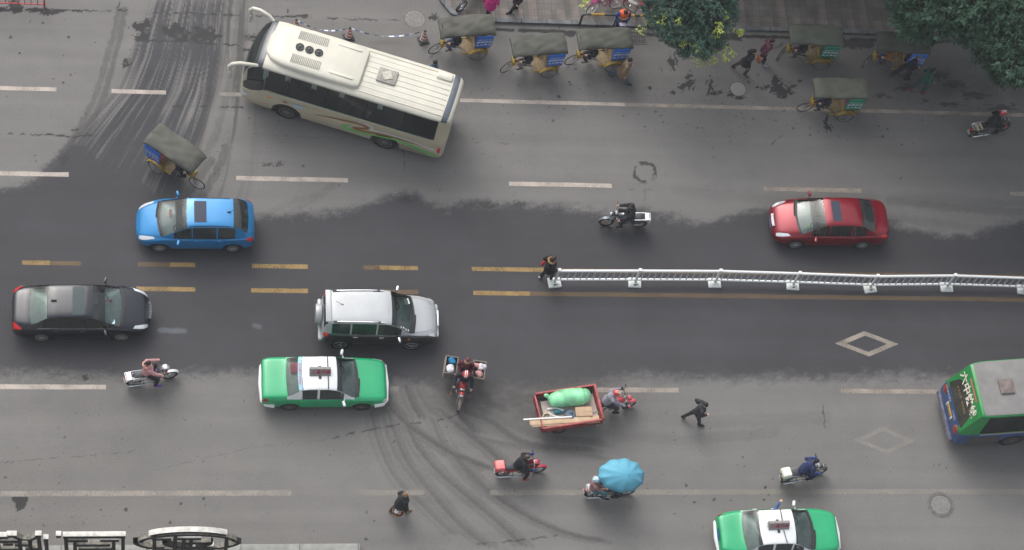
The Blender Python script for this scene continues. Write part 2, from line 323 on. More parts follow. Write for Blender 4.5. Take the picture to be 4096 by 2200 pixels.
# gutter line under the kerb
crk = np.maximum(crk, pline([(1960, 118), (2300, 128), (2560, 136), (3000, 146), (3500, 160), (4200, 172)], 4, 5, .9, 6, 5, .2))
crk = np.maximum(crk, pline([(2230, 130), (2290, 135)], 9, 4, .9, 6)); crk = np.maximum(crk, pline([(2640, 145), (2960, 150)], 10, 8, .8, 12))
crk = np.maximum(crk, pline([(3360, 172), (3480, 180)], 12, 10, .7, 14))
far = ((U < -200) | (U > 4300) | (V < -200) | (V > 2400))
for a_ in (trk, stn, crk): a_[far] = 0
wet[far & ((V < 0) | (V > 2000))] = 0
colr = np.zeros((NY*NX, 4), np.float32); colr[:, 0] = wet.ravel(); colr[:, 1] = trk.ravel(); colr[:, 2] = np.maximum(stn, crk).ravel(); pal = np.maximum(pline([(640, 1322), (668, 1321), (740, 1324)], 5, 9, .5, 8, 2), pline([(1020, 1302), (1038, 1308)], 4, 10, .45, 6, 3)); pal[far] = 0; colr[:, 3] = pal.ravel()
def grid_mesh(name, X, Y, Z, m):
    ny, nx = X.shape; me = bpy.data.meshes.new(name); me.vertices.add(nx*ny)
    me.vertices.foreach_set('co', np.stack([X, Y, Z], -1).astype(np.float32).ravel())
    i = (np.arange(ny-1)[:, None]*nx+np.arange(nx-1)[None, :]).ravel(); q = np.stack([i, i+1, i+nx+1, i+nx], -1).astype(np.int32)
    me.loops.add(q.size); me.loops.foreach_set('vertex_index', q.ravel()); me.polygons.add(len(q))
    me.polygons.foreach_set('loop_start', np.arange(0, q.size, 4, dtype=np.int32)); me.update(calc_edges=True); me.validate()
    me.materials.append(m); o = bpy.data.objects.new(name, me); col.objects.link(o); return o
def asphalt():
    m = bpy.data.materials.new('asphalt'); m.use_nodes = True; n = m.node_tree; L = n.links; b = n.nodes['Principled BSDF']
    at = n.nodes.new('ShaderNodeAttribute'); at.attribute_name = 'wear'; sp = n.nodes.new('ShaderNodeSeparateColor'); L.new(at.outputs['Color'], sp.inputs[0])
    ge = n.nodes.new('ShaderNodeNewGeometry')
    def noise(s, d=4, r=.6):
        z = n.nodes.new('ShaderNodeTexNoise'); z.inputs['Scale'].default_value = s; z.inputs['Detail'].default_value = d; z.inputs['Roughness'].default_value = r
        L.new(ge.outputs['Position'], z.inputs['Vector']); return z.outputs['Fac']
    def lanes():
        q = n.nodes.new('ShaderNodeMapping'); q.inputs['Scale'].default_value = (.05, 1.1, 1); L.new(ge.outputs['Position'], q.inputs[0])
        z = n.nodes.new('ShaderNodeTexNoise'); z.inputs['Scale'].default_value = 1.3; z.inputs['Detail'].default_value = 4; L.new(q.outputs[0], z.inputs['Vector']); return z.outputs['Fac']
    def mp(v, a, b_, c, d):
        r = n.nodes.new('ShaderNodeMapRange'); r.inputs[1].default_value = a; r.inputs[2].default_value = b_; r.inputs[3].default_value = c; r.inputs[4].default_value = d; L.new(v, r.inputs[0]); return r.outputs[0]
    def mth(op, a, b_):
        q = n.nodes.new('ShaderNodeMath'); q.operation = op
        for i, v in enumerate((a, b_)):
            if isinstance(v, (int, float)): q.inputs[i].default_value = v
            else: L.new(v, q.inputs[i])
        return q.outputs[0]
    def mix(f, a, b_, mode='MIX'):
        q = n.nodes.new('ShaderNodeMix'); q.data_type = 'RGBA'; q.blend_type = mode
        if isinstance(f, (int, float)): q.inputs[0].default_value = f
        else: L.new(f, q.inputs[0])
        for i, v in ((6, a), (7, b_)):
            if isinstance(v, tuple): q.inputs[i].default_value = (*v, 1)
            else: L.new(v, q.inputs[i])
        return q.outputs[2]
    big = noise(.18, 4); mid = noise(1.3, 5); grit = noise(42, 2, .8); fine = noise(18, 3, .75)
    light = mix(mp(big, .35, .65, 0, 1), (.150, .147, .144), (.172, .168, .164)); light = mix(mp(mid, .4, .75, 0, .5), light, (.158, .15, .143))
    dark = mix(mp(big, .35, .65, 0, 1), (.0435, .0435, .049), (.052, .0515, .058))
    c = mix(mp(mth('ADD', sp.outputs[0], mth('MULTIPLY', mth('SUBTRACT', fine, .5), 1.3)), .1, .9, 0, 1), light, dark)
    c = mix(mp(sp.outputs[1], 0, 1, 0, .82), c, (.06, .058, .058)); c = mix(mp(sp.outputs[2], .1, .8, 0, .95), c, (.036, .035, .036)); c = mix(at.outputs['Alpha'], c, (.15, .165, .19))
    g = mp(grit, .25, .75, .62, 1.38); c = mix(1, c, g, 'MULTIPLY'); g2 = mp(mid, .3, .7, .95, 1.05); c = mix(1, c, g2, 'MULTIPLY'); c = mix(1, c, mp(fine, .3, .7, .86, 1.14), 'MULTIPLY'); c = mix(1, c, mp(lanes(), .3, .7, .93, 1.08), 'MULTIPLY')
    L.new(c, b.inputs['Base Color']); L.new(mp(sp.outputs[0], 0, 1, .92, .78), b.inputs['Roughness']); b.inputs['Specular IOR Level'].default_value = .3
    bp = n.nodes.new('ShaderNodeBump'); bp.inputs['Strength'].default_value = .35; bp.inputs['Distance'].default_value = .01; L.new(grit, bp.inputs['Height']); L.new(bp.outputs[0], b.inputs['Normal'])
    return m
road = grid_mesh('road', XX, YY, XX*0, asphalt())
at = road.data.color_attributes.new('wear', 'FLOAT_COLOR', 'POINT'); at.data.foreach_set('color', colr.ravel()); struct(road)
# ------------------------------------------------------------------ painted markings, worn through to the asphalt
def paint(name, c, wear, op=1.0, lo_=0.0):
    m = bpy.data.materials.new(name); m.use_nodes = True; n = m.node_tree; L = n.links; b = n.nodes['Principled BSDF']
    b.inputs['Base Color'].default_value = (*c, 1); b.inputs['Roughness'].default_value = .7
    ge = n.nodes.new('ShaderNodeNewGeometry'); z = n.nodes.new('ShaderNodeTexNoise'); z.inputs['Scale'].default_value = 26; z.inputs['Detail'].default_value = 4; z.inputs['Roughness'].default_value = .75
    z2 = n.nodes.new('ShaderNodeTexNoise'); z2.inputs['Scale'].default_value = 1.6; z2.inputs['Detail'].default_value = 3
    mp_ = n.nodes.new('ShaderNodeMapping'); mp_.inputs['Scale'].default_value = (1, .35, 1); mp_.inputs['Rotation'].default_value = (0, 0, .5)
    L.new(ge.outputs['Position'], mp_.inputs[0]); L.new(mp_.outputs[0], z.inputs['Vector']); L.new(ge.outputs['Position'], z2.inputs['Vector'])
    ad = n.nodes.new('ShaderNodeMath'); ad.operation = 'ADD'; L.new(z.outputs['Fac'], ad.inputs[0]); L.new(z2.outputs['Fac'], ad.inputs[1])
    mr = n.nodes.new('ShaderNodeMapRange'); mr.inputs[1].default_value = 1+wear-.32; mr.inputs[2].default_value = 1+wear+.32; mr.inputs[3].default_value = op; mr.inputs[4].default_value = lo_
    L.new(ad.outputs[0], mr.inputs[0])
    tr = n.nodes.new('ShaderNodeBsdfTransparent'); mx = n.nodes.new('ShaderNodeMixShader'); L.new(mr.outputs[0], mx.inputs[0]); L.new(tr.outputs[0], mx.inputs[1]); L.new(b.outputs[0], mx.inputs[2])
    L.new(mx.outputs[0], n.nodes['Material Output'].inputs[0]); return m
PW = paint('worn_white_paint', (.42, .37, .33), .2, 1, .25); PW2 = paint('faded_white_paint', (.33, .30, .27), .05, .8, .3); PW3 = paint('ghost_white_paint', (.30, .28, .25), .05, .62, .3)
PY = paint('worn_yellow_paint', (.31, .205, .075), .10, .95, .3); PY2 = paint('faded_yellow_paint', (.22, .145, .075), .05, .6, .3); PWB = paint('lane_white_paint', (.32, .28, .24), .12, .95, .3)
def strip(name, x0, x1, y, w_, m, z=.004):
    n = max(1, int((x1-x0)/.5)); v = []; f = []
    for i in range(n+1):
        x = x0+(x1-x0)*i/n; v += [(x, y-w_/2+random.uniform(-.008, .008), z), (x, y+w_/2+random.uniform(-.008, .008), z)]
    for i in range(n): f.append((2*i, 2*i+2, 2*i+3, 2*i+1))
    return struct(mk(name, v, f, m))
def gx(px, y):            # world x where the line y is seen at photo column px
    a, b = -60., 60.
    for _ in range(50):
        c = (a+b)/2
        if PX(np.array(c), np.array(y))[0] < px: a = c
        else: b = c
    return a
def sline(name, segs, y, w_):
    for a, b, m in segs: strip(name, gx(a, y), gx(b, y), y, w_, m)
sline('white_edge_line', [(1840, 2500, PW), (2500, 4400, PWB)], 7.37, .16)
sline('white_lane_dash', [(-200, 226, PW), (446, 664, PW), (880, 1110, PW2)], 7.37, .17)
sline('white_lane_dash', [(-300, 275, PW), (945, 1392, PW), (2036, 2447, PW), (3055, 3445, PWB), (4040, 4500, PWB)], 3.81, .18)
sline('yellow_centre_line', [(88, 200, PY), (200, 324, PY2), (552, 680, PY2), (680, 781, PY), (1008, 1231, PY), (1453, 1520, PY2), (1500, 1672, PY), (1887, 2180, PY), (2180, 4600, PY2)], .225, .17)
sline('yellow_centre_line', [(80, 200, PY2), (545, 781, PY), (1004, 1232, PY), (1453, 1674, PY2), (1893, 2120, PY), (2120, 4600, PY2)], -.75, .17)
sline('white_lane_dash', [(-500, 424, PW), (1560, 1593, PW2), (2390, 2714, PWB), (3364, 3850, PWB)], -4.565, .18)
sline('white_edge_line', [(-500, 1166, PW2), (1436, 1700, PW3), (1960, 4500, PW3)], -8.5, .2)
def diamond(cx, cy, hw, hh, m):
    t = .17; v = []; f = []
    c = G(cx, cy); a = (G(cx+hw, cy)-c).length; b = (G(cx, cy-hh)-c).length
    O = [(-a, 0), (0, b), (a, 0), (0, -b)]; k = 1-t*math.hypot(a, b)/(a*b); I = [(x*k, y*k) for x, y in O]
    v = [(c.x+x-.06*y, c.y+y, .004) for x, y in O+I]; f = [(i, (i+1) % 4, 4+(i+1) % 4, 4+i) for i in range(4)]
    struct(mk('diamond_marking', v, f, m))
diamond(3467, 1375, 127, 50, PWB); diamond(3538, 1762, 125, 55, PW3)
# ------------------------------------------------------------------ pavement, kerbs
def tiles():
    m = bpy.data.materials.new('pavement_tiles'); m.use_nodes = True; n = m.node_tree; L = n.links; b = n.nodes['Principled BSDF']; b.inputs['Roughness'].default_value = .85
    ge = n.nodes.new('ShaderNodeNewGeometry'); s = n.nodes.new('ShaderNodeSeparateXYZ'); L.new(ge.outputs['Position'], s.inputs[0])
    def mt(op, *a):
        q = n.nodes.new('ShaderNodeMath'); q.operation = op
        for i, v in enumerate(a):
            if isinstance(v, (int, float)): q.inputs[i].default_value = v
            else: L.new(v, q.inputs[i])
        return q.outputs[0]
    X, Y = s.outputs[0], s.outputs[1]
    X = mt('ADD', X, mt('MULTIPLY', Y, .03))
    a = mt('LESS_THAN', mt('FLOORED_MODULO', X, 1.68), .31)
    sq = mt('MULTIPLY', mt('LESS_THAN', mt('FLOORED_MODULO', X, .56), .3), mt('LESS_THAN', Y, 11.5))
    f = mt('MAXIMUM', mt('MULTIPLY', a, mt('LESS_THAN', Y, 14)), sq)
    z = n.nodes.new('ShaderNodeTexNoise'); z.inputs['Scale'].default_value = 1.2; z.inputs['Detail'].default_value = 5; L.new(ge.outputs['Position'], z.inputs['Vector'])
    z2 = n.nodes.new('ShaderNodeTexNoise'); z2.inputs['Scale'].default_value = 30; z2.inputs['Detail'].default_value = 2; L.new(ge.outputs['Position'], z2.inputs['Vector'])
    br = n.nodes.new('ShaderNodeTexBrick'); br.offset = 0; br.inputs['Scale'].default_value = 1; br.inputs['Brick Width'].default_value = .28; br.inputs['Row Height'].default_value = .28; br.inputs['Mortar Size'].default_value = .008
    br.inputs['Color1'].default_value = (1, 1, 1, 1); br.inputs['Color2'].default_value = (.86, .86, .86, 1); br.inputs['Mortar'].default_value = (.5, .5, .5, 1); L.new(ge.outputs['Position'], br.inputs['Vector'])
    def mix(f, a, b_, mode='MIX'):
        q = n.nodes.new('ShaderNodeMix'); q.data_type = 'RGBA'; q.blend_type = mode
        if isinstance(f, (int, float)): q.inputs[0].default_value = f
        else: L.new(f, q.inputs[0])
        for i, v in ((6, a), (7, b_)):
            if isinstance(v, tuple): q.inputs[i].default_value = (*v, 1)
            else: L.new(v, q.inputs[i])
        return q.outputs[2]
    mr = n.nodes.new('ShaderNodeMapRange'); mr.inputs[1].default_value = .35; mr.inputs[2].default_value = .7; mr.inputs[3].default_value = .75; mr.inputs[4].default_value = 1.15; L.new(z.outputs['Fac'], mr.inputs[0])
    mr2 = n.nodes.new('ShaderNodeMapRange'); mr2.inputs[1].default_value = .3; mr2.inputs[2].default_value = .7; mr2.inputs[3].default_value = .8; mr2.inputs[4].default_value = 1.2; L.new(z2.outputs['Fac'], mr2.inputs[0])
    c = mix(f, (.14, .13, .124), (.195, .168, .156)); c = mix(.8, c, br.outputs[0], 'MULTIPLY'); c = mix(1, c, mr.outputs[0], 'MULTIPLY'); c = mix(1, c, mr2.outputs[0], 'MULTIPLY'); L.new(c, b.inputs['Base Color'])
    return m
KY = 10.86
arc = [(-2.75, 14.5), (-2.72, 13.2), (-2.6, 12.4), (-2.35, 11.7), (-2.0, 11.2), (-1.5, 10.93), (-.9, KY)]
arc = [(x+.25, y) for x, y in arc]
edge = arc+[(x, KY) for x in np.arange(0, 61, 2.0)]
inner = []
for i, (x, y) in enumerate(edge):
    a = Vector(edge[max(0, i-1)]); b = Vector(edge[min(len(edge)-1, i+1)]); t = (b-a).normalized(); inner.append((x-t.y*.17, y+t.x*.17))
KST = mat('kerb_stone', (.125, .135, .145), .8, var=.3, vscale=3)
def joints(m, period):
    n = m.node_tree; b = n.nodes['Principled BSDF']; src = b.inputs['Base Color'].links[0].from_socket; ge = n.nodes.new('ShaderNodeNewGeometry'); s = n.nodes.new('ShaderNodeSeparateXYZ'); n.links.new(ge.outputs['Position'], s.inputs[0])
    q = n.nodes.new('ShaderNodeMath'); q.operation = 'FLOORED_MODULO'; n.links.new(s.outputs[0], q.inputs[0]); q.inputs[1].default_value = period; l = n.nodes.new('ShaderNodeMath'); l.operation = 'LESS_THAN'; n.links.new(q.outputs[0], l.inputs[0]); l.inputs[1].default_value = .03
    x = n.nodes.new('ShaderNodeMix'); x.data_type = 'RGBA'; n.links.new(l.outputs[0], x.inputs[0]); n.links.new(src, x.inputs[6]); x.inputs[7].default_value = (.03, .03, .03, 1); n.links.new(x.outputs[2], b.inputs['Base Color'])
joints(KST, 1.0)
v = [(x, y, 0.0) for x, y in edge]+[(x, y, .13) for x, y in edge]+[(x, y, .13) for x, y in inner]; n = len(edge)
struct(mk('kerb', v, [(i, i+1, n+i+1, n+i) for i in range(n-1)]+[(n+i, n+i+1, 2*n+i+1, 2*n+i) for i in range(n-1)], KST))
v = [(x, y, .127) for x, y in inner]+[(60, 40, .127), (-2.6, 40, .127)]
struct(mk('pavement', v, [tuple(range(len(v)))], tiles()))
# low concrete kerb blocks along the near side
KC = mat('pale_concrete', (.24, .245, .235), .85, var=.2, vscale=4, bump=.2)
x = -24.0
while x < -5.95:
    w_ = min(2.0, -5.93-x); b = MB().box((x+w_/2, -10.62, .07), (w_-.012, .46, .14), bev=.02).obj('kerb_block', KC); struct(b); x += w_
# manholes, drain
def manhole(px, py, r, label, cm, rc, frame=.08, round_=1):
    c = G(px, py); t = thing('manhole_cover', label, 'manhole cover', c, random.uniform(0, 3), 'round manhole covers in the street')
    MB().lathe([(r+frame, 0.001), (r+frame, .006), (r+.012, .008), (r+.012, .003)], n=40).obj('frame', rc, t)
    if frame > .12: MB().ring((0, 0, .006), r+.004, .009, 'z', 48, 6).obj('joint', mat('joint_black', (.06, .058, .056), .9), t)
    p = MB().lathe([(r, .001), (r, .007), (r-.02, .009)], n=40)
    for k in range(5): p.box((0, -.5*r+k*.25*r, .0105), (1.5*r*math.sqrt(max(.1, 1-(.5-k*.25)**2)), .03, .004))
    p.obj('lid', cm, t)
CON = mat('old_concrete_lid', (.2, .195, .185), .9, var=.2, vscale=8); CONG = mat('grey_concrete_lid', (.185, .18, .175), .9, var=.2, vscale=8); IRON = mat('cast_iron_dusty', (.13, .127, .125), .8, var=.2, vscale=9)
RG = mat('joint_dark', (.07, .068, .066), .9, var=.3, vscale=20)
manhole(1659, 76, .40, 'large concrete manhole cover beside the traffic cones and tape', CON, mat('rim_concrete', (.15, .145, .14), .9), .13)
manhole(2952, 356, .31, 'pale round manhole cover beside the dark oil stain', mat('pale_lid', (.24, .24, .225), .9, var=.1), RG, .03)
manhole(3763, 2020, .37, 'round grey manhole cover near the green taxi with an arm out', CONG, mat('rim_asphalt', (.12, .115, .11), .9, var=.3), .13)
t = thing('drain_grate', 'dark iron drain grate in the gutter behind the third rickshaw', 'drain grate', G(2548, 156))
g = MB(); g.box((0, .22, .012), (.78, .04, .02)); g.box((0, -.22, .012), (.78, .04, .02)); g.box((-.37, 0, .012), (.04, .4, .02)); g.box((.37, 0, .012), (.04, .4, .02)); g.box((0, 0, .012), (.7, .03, .02))
g.obj('frame', IRON, t); g = MB()
for k in range(11): g.box((-.32+k*.064, 0, .012), (.026, .42, .018))
g.obj('bars', IRON, t); MB().box((0, 0, .004), (.74, .46, .004)).obj('pit', BLACK, t)
# ------------------------------------------------------------------ vehicle bodies, lofted from real sections
def pch(x, xp, yp):
    """monotone cubic through (xp, yp)"""
    x = np.asarray(x, float); xp = np.asarray(xp, float); yp = np.asarray(yp, float)
    h = np.diff(xp); d = np.diff(yp)/h; m = np.zeros(len(xp)); m[0] = d[0]; m[-1] = d[-1]
    for i in range(1, len(xp)-1):
        if d[i-1]*d[i] > 0: w1 = 2*h[i]+h[i-1]; w2 = h[i]+2*h[i-1]; m[i] = (w1+w2)/(w1/d[i-1]+w2/d[i])
    i = np.clip(np.searchsorted(xp, x)-1, 0, len(xp)-2); t = np.clip((x-xp[i])/h[i], 0, 1); hh = h[i]
    return (yp[i]*(1+2*t)*(1-t)**2+m[i]*hh*t*(1-t)**2+yp[i+1]*t*t*(3-2*t)+m[i+1]*hh*t*t*(t-1))
class Car:
    """T: rows (x, zbottom, half width, shoulder z, shoulder half width, roof-edge z, roof-edge half width, centre z, bow)"""
    NV = 17
    def __init__(s, T, axles, ra, tumble=0):
        s.T = np.array(sorted(T), float); s.axles = axles; s.ra = ra; s.x0, s.x1 = s.T[0, 0], s.T[-1, 0]
    def sect(s, x):
        T = s.T; g = [float(pch([x], T[:, 0], T[:, k])[0]) for k in range(1, 9)]
        zb, w, zs, ws, zr, wr, zc, bow = g; H = zs-zb
        pts = [(w*.90, zb), (w*.965, zb+.02), (w*.985, zb+.10*H), (w, zb+.35*H), (w*1.0, zb+.55*H), (w*.985, zb+.72*H), (w*.995, zb+.80*H), (ws+(w-ws)*.6, zs-.035), (ws, zs),
               (ws*.97+wr*.03, zs+(zr-zs)*.06), (ws*.06+wr*.94, zr-(zr-zs)*.06), (wr, zr), (wr*.955, zr+(zc-zr)*.34), (wr*.86, zr+(zc-zr)*.60), (wr*.62, zr+(zc-zr)*.85), (wr*.32, zr+(zc-zr)*.965), (0, zc)]
        za = -1
        for a in s.axles:
            d = abs(x-a[0])
            if d < s.ra: za = max(za, a[1]+math.sqrt(s.ra**2-d*d))
        out = []
        for i, (y, z) in enumerate(pts):
            if z < za and i < 7: z = min(za, zs-.06)+i*1e-4
            bx = bow*(1-(min(1, y/max(ws, .01)))**2) if i >= 8 else 0
            out.append((x+bx, y, z))
        return out
    def S(s, x, v, side=-1, off=0.0):
        """point of the skin at station x, section index v (float); side -1 = right"""
        def q(xx, vv):
            p = s.sect(xx); i = min(int(vv), s.NV-2); t = vv-i; a = Vector(p[i]); b = Vector(p[i+1]); r = a.lerp(b, t); r.y *= side; return r
        p = q(x, v)
        if off:
            e = .02; du = q(min(s.x1, x+e), v)-q(max(s.x0, x-e), v); dv = q(x, min(s.NV-1.01, v+.15))-q(x, max(0, v-.15))
            n = du.cross(dv)*(1 if side > 0 else -1)
            if n.length > 1e-9: n.normalize()
            if (n.y*side < -.25) or (n.z < -.3 and abs(n.y) < .5): n = -n
            p = p+n*off
        return p
    def stations(s, extra=()):
        xs_ = set(np.round(np.linspace(s.x0, s.x1, int((s.x1-s.x0)/.05)), 4))
        for a in s.axles:
            for k in range(19): xs_.add(round(a[0]-s.ra*math.cos(math.pi*k/18), 4))
        for e in extra: xs_.add(round(e, 4))
        for k in range(1, 6): xs_.add(round(s.x0+.008*k*k, 4)); xs_.add(round(s.x1-.008*k*k, 4))
        xs_ = [x for x in sorted(xs_) if s.x0 <= x <= s.x1]; o = [xs_[0]]
        for x in xs_[1:]:
            if x-o[-1] > .004 or x in [round(e, 4) for e in extra]: o.append(x)
        return o
    def shell(s, name, m, parent, holes=(), two=None):
        """holes: (x0, x1, v0, v1) left open for panes; two: (material, test) for a second paint"""
        ex = [h[0] for h in holes]+[h[1] for h in holes]; X = s.stations(ex); N = s.NV; v = []; f = []; fi = []
        for x in X:
            p = s.sect(x); v += [(a, -b, c) for a, b, c in p]+[(a, b, c) for a, b, c in p[:-1]][::-1]
        R = 2*N-1
        for i in range(len(X)-1):
            xm = (X[i]+X[i+1])/2
            for j in range(R-1):
                jj = j if j < N-1 else R-2-j
                if any(h[0] < xm < h[1] and h[2] <= jj < h[3] for h in holes): continue
                f.append((i*R+j, (i+1)*R+j, (i+1)*R+j+1, i*R+j+1)); fi.append(1 if two and two[1](xm, jj) else 0)
        f.append(tuple(range(R-1, -1, -1))); fi.append(1 if two and two[1](X[0], 0) else 0)
        f.append(tuple((len(X)-1)*R+j for j in range(R))); fi.append(1 if two and two[1](X[-1], 0) else 0)
        return mk(name, v, f, None, parent, 32, [m]+([two[0]] if two else []), fi)
    def patch(s, name, m, parent, x0, x1, v0, v1, side=None, off=.006, nx=10, nv=6, quad=None, wrap=True, smooth=40):
        """a piece laid on the skin; quad = 4 corners (x, v); side None with v1 = 16 spans the centre line"""
        v = []; f = []
        sides = [side] if side else [-1]
        full = side is None
        for i in range(nx+1):
            a = i/nx; row = []
            for j in range(nv+1):
                b = j/nv
                if quad:
                    (ax, av), (bx, bv), (cx_, cv), (dx, dv) = quad      # (x0v0),(x1v0),(x1v1),(x0v1)
                    x = (ax*(1-a)+bx*a)*(1-b)+(dx*(1-a)+cx_*a)*b; vv = (av*(1-a)+bv*a)*(1-b)+(dv*(1-a)+cv*a)*b
                else: x = x0+(x1-x0)*a; vv = v0+(v1-v0)*b
                row.append((x, min(vv, s.NV-1.001)))
            if full:
                pts = [s.S(x, vv, -1, off) for x, vv in row]+[s.S(x, vv, 1, off) for x, vv in row[::-1]]
            else: pts = [s.S(x, vv, side, off) for x, vv in row]
            v += pts
        n = len(pts)
        for i in range(nx):
            for j in range(n-1): f.append((i*n+j, (i+1)*n+j, (i+1)*n+j+1, i*n+j+1))
        return mk(name, v, f, m, parent, smooth)
    def seam(s, name, m, parent, pts, side, w_=.012, off=.003):
        mb = MB()
        for k in range(len(pts)-1):
            for t in range(6):
                a = (pts[k][0]+(pts[k+1][0]-pts[k][0])*t/6, pts[k][1]+(pts[k+1][1]-pts[k][1])*t/6); b = (pts[k][0]+(pts[k+1][0]-pts[k][0])*(t+1)/6, pts[k][1]+(pts[k+1][1]-pts[k][1])*(t+1)/6)
                A = s.S(a[0], a[1], side, off); B = s.S(b[0], b[1], side, off); d = (B-A)
                if d.length < 1e-5: continue
                n = s.S(a[0], a[1], side, off+.05)-A; q = d.cross(n).normalized()*w_/2
                mb.add([A-q, B-q, B+q, A+q], [(0, 1, 2, 3)])
        return mk(name, mb.v, mb.f, m, parent)
SG = glass('side_glass_dark', (.22, .26, .27), .85); WG = glass('windscreen_glass', (.78, .90, .88), .06, .05); WGD = glass('tinted_glass', (.3, .34, .36), .6)
CABIN = mat('cabin_trim', (.05, .052, .055), .8); DASH = mat('dash_grey', (.42, .46, .46), .7); SEATM = mat('seat_fabric', (.12, .11, .10), .9); SHELF = mat('parcel_shelf', (.6, .62, .58), .8)
ALLOY = mat('alloy_rim', (.50, .51, .53), .3, .8, 0, .1); STEELR = mat('dusty_steel_rim', (.14, .13, .125), .7, .2, 0, .2)
def wheel(parent, x, y, r, w_, rim, side, spokes=10, hub=.66, name='wheel'):
    """tyre + rim; the outside face looks along side*Y"""
    e = bpy.data.objects.new(name, None); col.objects.link(e); e.parent = parent; e.location = (x, y, r); e.empty_display_size = .2
    MB().lathe([(r*hub, -w_/2), (r*.93, -w_/2), (r*.99, -w_*.38), (r, -w_*.2), (r, w_*.2), (r*.99, w_*.38), (r*.93, w_/2), (r*hub, w_/2)], axis='y', n=32).obj('tyre', BLACK, e)
    m = MB(); yo = side*w_*.46
    m.ring((0, yo, 0), r*hub*.97, r*.045, 'y', 28, 6)
    for k in range(spokes):
        a = 2*math.pi*k/spokes; d = Vector((math.cos(a), 0, math.sin(a)))
        m.tube([Vector((0, yo+side*.012, 0)), d*r*hub*.95+Vector((0, yo, 0))], [r*.055, r*.035], 6)
    m.cyl((0, yo-side*.03, 0), (0, yo+side*.03, 0), r*.15, 12)
    m.cyl((0, yo-side*.05, 0), (0, yo-side*.04, 0), r*hub*.96, 24)
    m.obj('rim', rim, e); return e
def mirror_part(parent, x, y, z, side, m, sz=(.10, .22, .13)):
    b = MB(); b.tube([(x, y, z-.03), (x-.02, y+side*.09, z)], .022, 6); b.box((x-.04, y+side*(.09+sz[1]/2), z+.02), sz, rz=-side*.25, bev=.045); b.obj('mirror', m, parent)
def interior(car, parent, xf, xr, zs, wd, dash=DASH, seat=SEATM, drv=1, shelf=SHELF, shelf_x=None, rear=True):
    MB().box(((xf+xr)/2, 0, zs-.42), (abs(xf-xr)-.1, wd*2-.12, .5), bev=.05).obj('cabin_floor', CABIN, parent)
    MB().box((xf+.05, 0, zs-.10), (.62, wd*2-.18, .12), bev=.05).obj('dashboard', dash, parent)
    rows = [(xf-.70, (-.36, .36))]+([(xf-1.38, (-.34, .34))] if rear else [])
    for (x, ys_) in rows:
        for y in ys_:
            m = MB(); m.box((x, y, zs-.12), (.46, .48, .14), bev=.05); m.box((x-.25, y, zs+.10), (.13, .48, .5), ry=-.2, bev=.05); m.box((x-.32, y, zs+.38), (.09, .24, .16), ry=-.15, bev=.04); m.obj('seat', seat, parent)
    m = MB(); yy = .36*drv; q = Matrix.Rotation(.9, 3, 'Y')
    m.ring((xf-.33, yy, zs-.02), .17, .016, 'z', 20, 6); m.obj('steering_wheel', DARK, parent)
    if shelf_x: MB().box((shelf_x, 0, zs-.02), (.60, wd*2-.24, .05), bev=.02).obj('parcel_shelf', shelf, parent)
def roofz(c, x): return c.sect(x)[-1]
def paintm(name, c, metal=.35, rough=.28, dirt=.55): return mat(name, c, rough, metal, .55, .07, 2, dirt=dirt)
PLATE = mat('blue_plate', (.02, .05, .35), .4); PTXT = mat('plate_white', (.7, .7, .7), .5)
def plate(c, parent, x, z, sgn, txt):
    MB().box((x, 0, z), (.02, .44, .14), bev=.01).obj('licence_plate', PLATE, parent)
    place_text('plate_text', txt, .11, PTXT, parent, (x+sgn*.013, 0, z), (0, sgn, 0), (0, 0, 1), xs=.8)
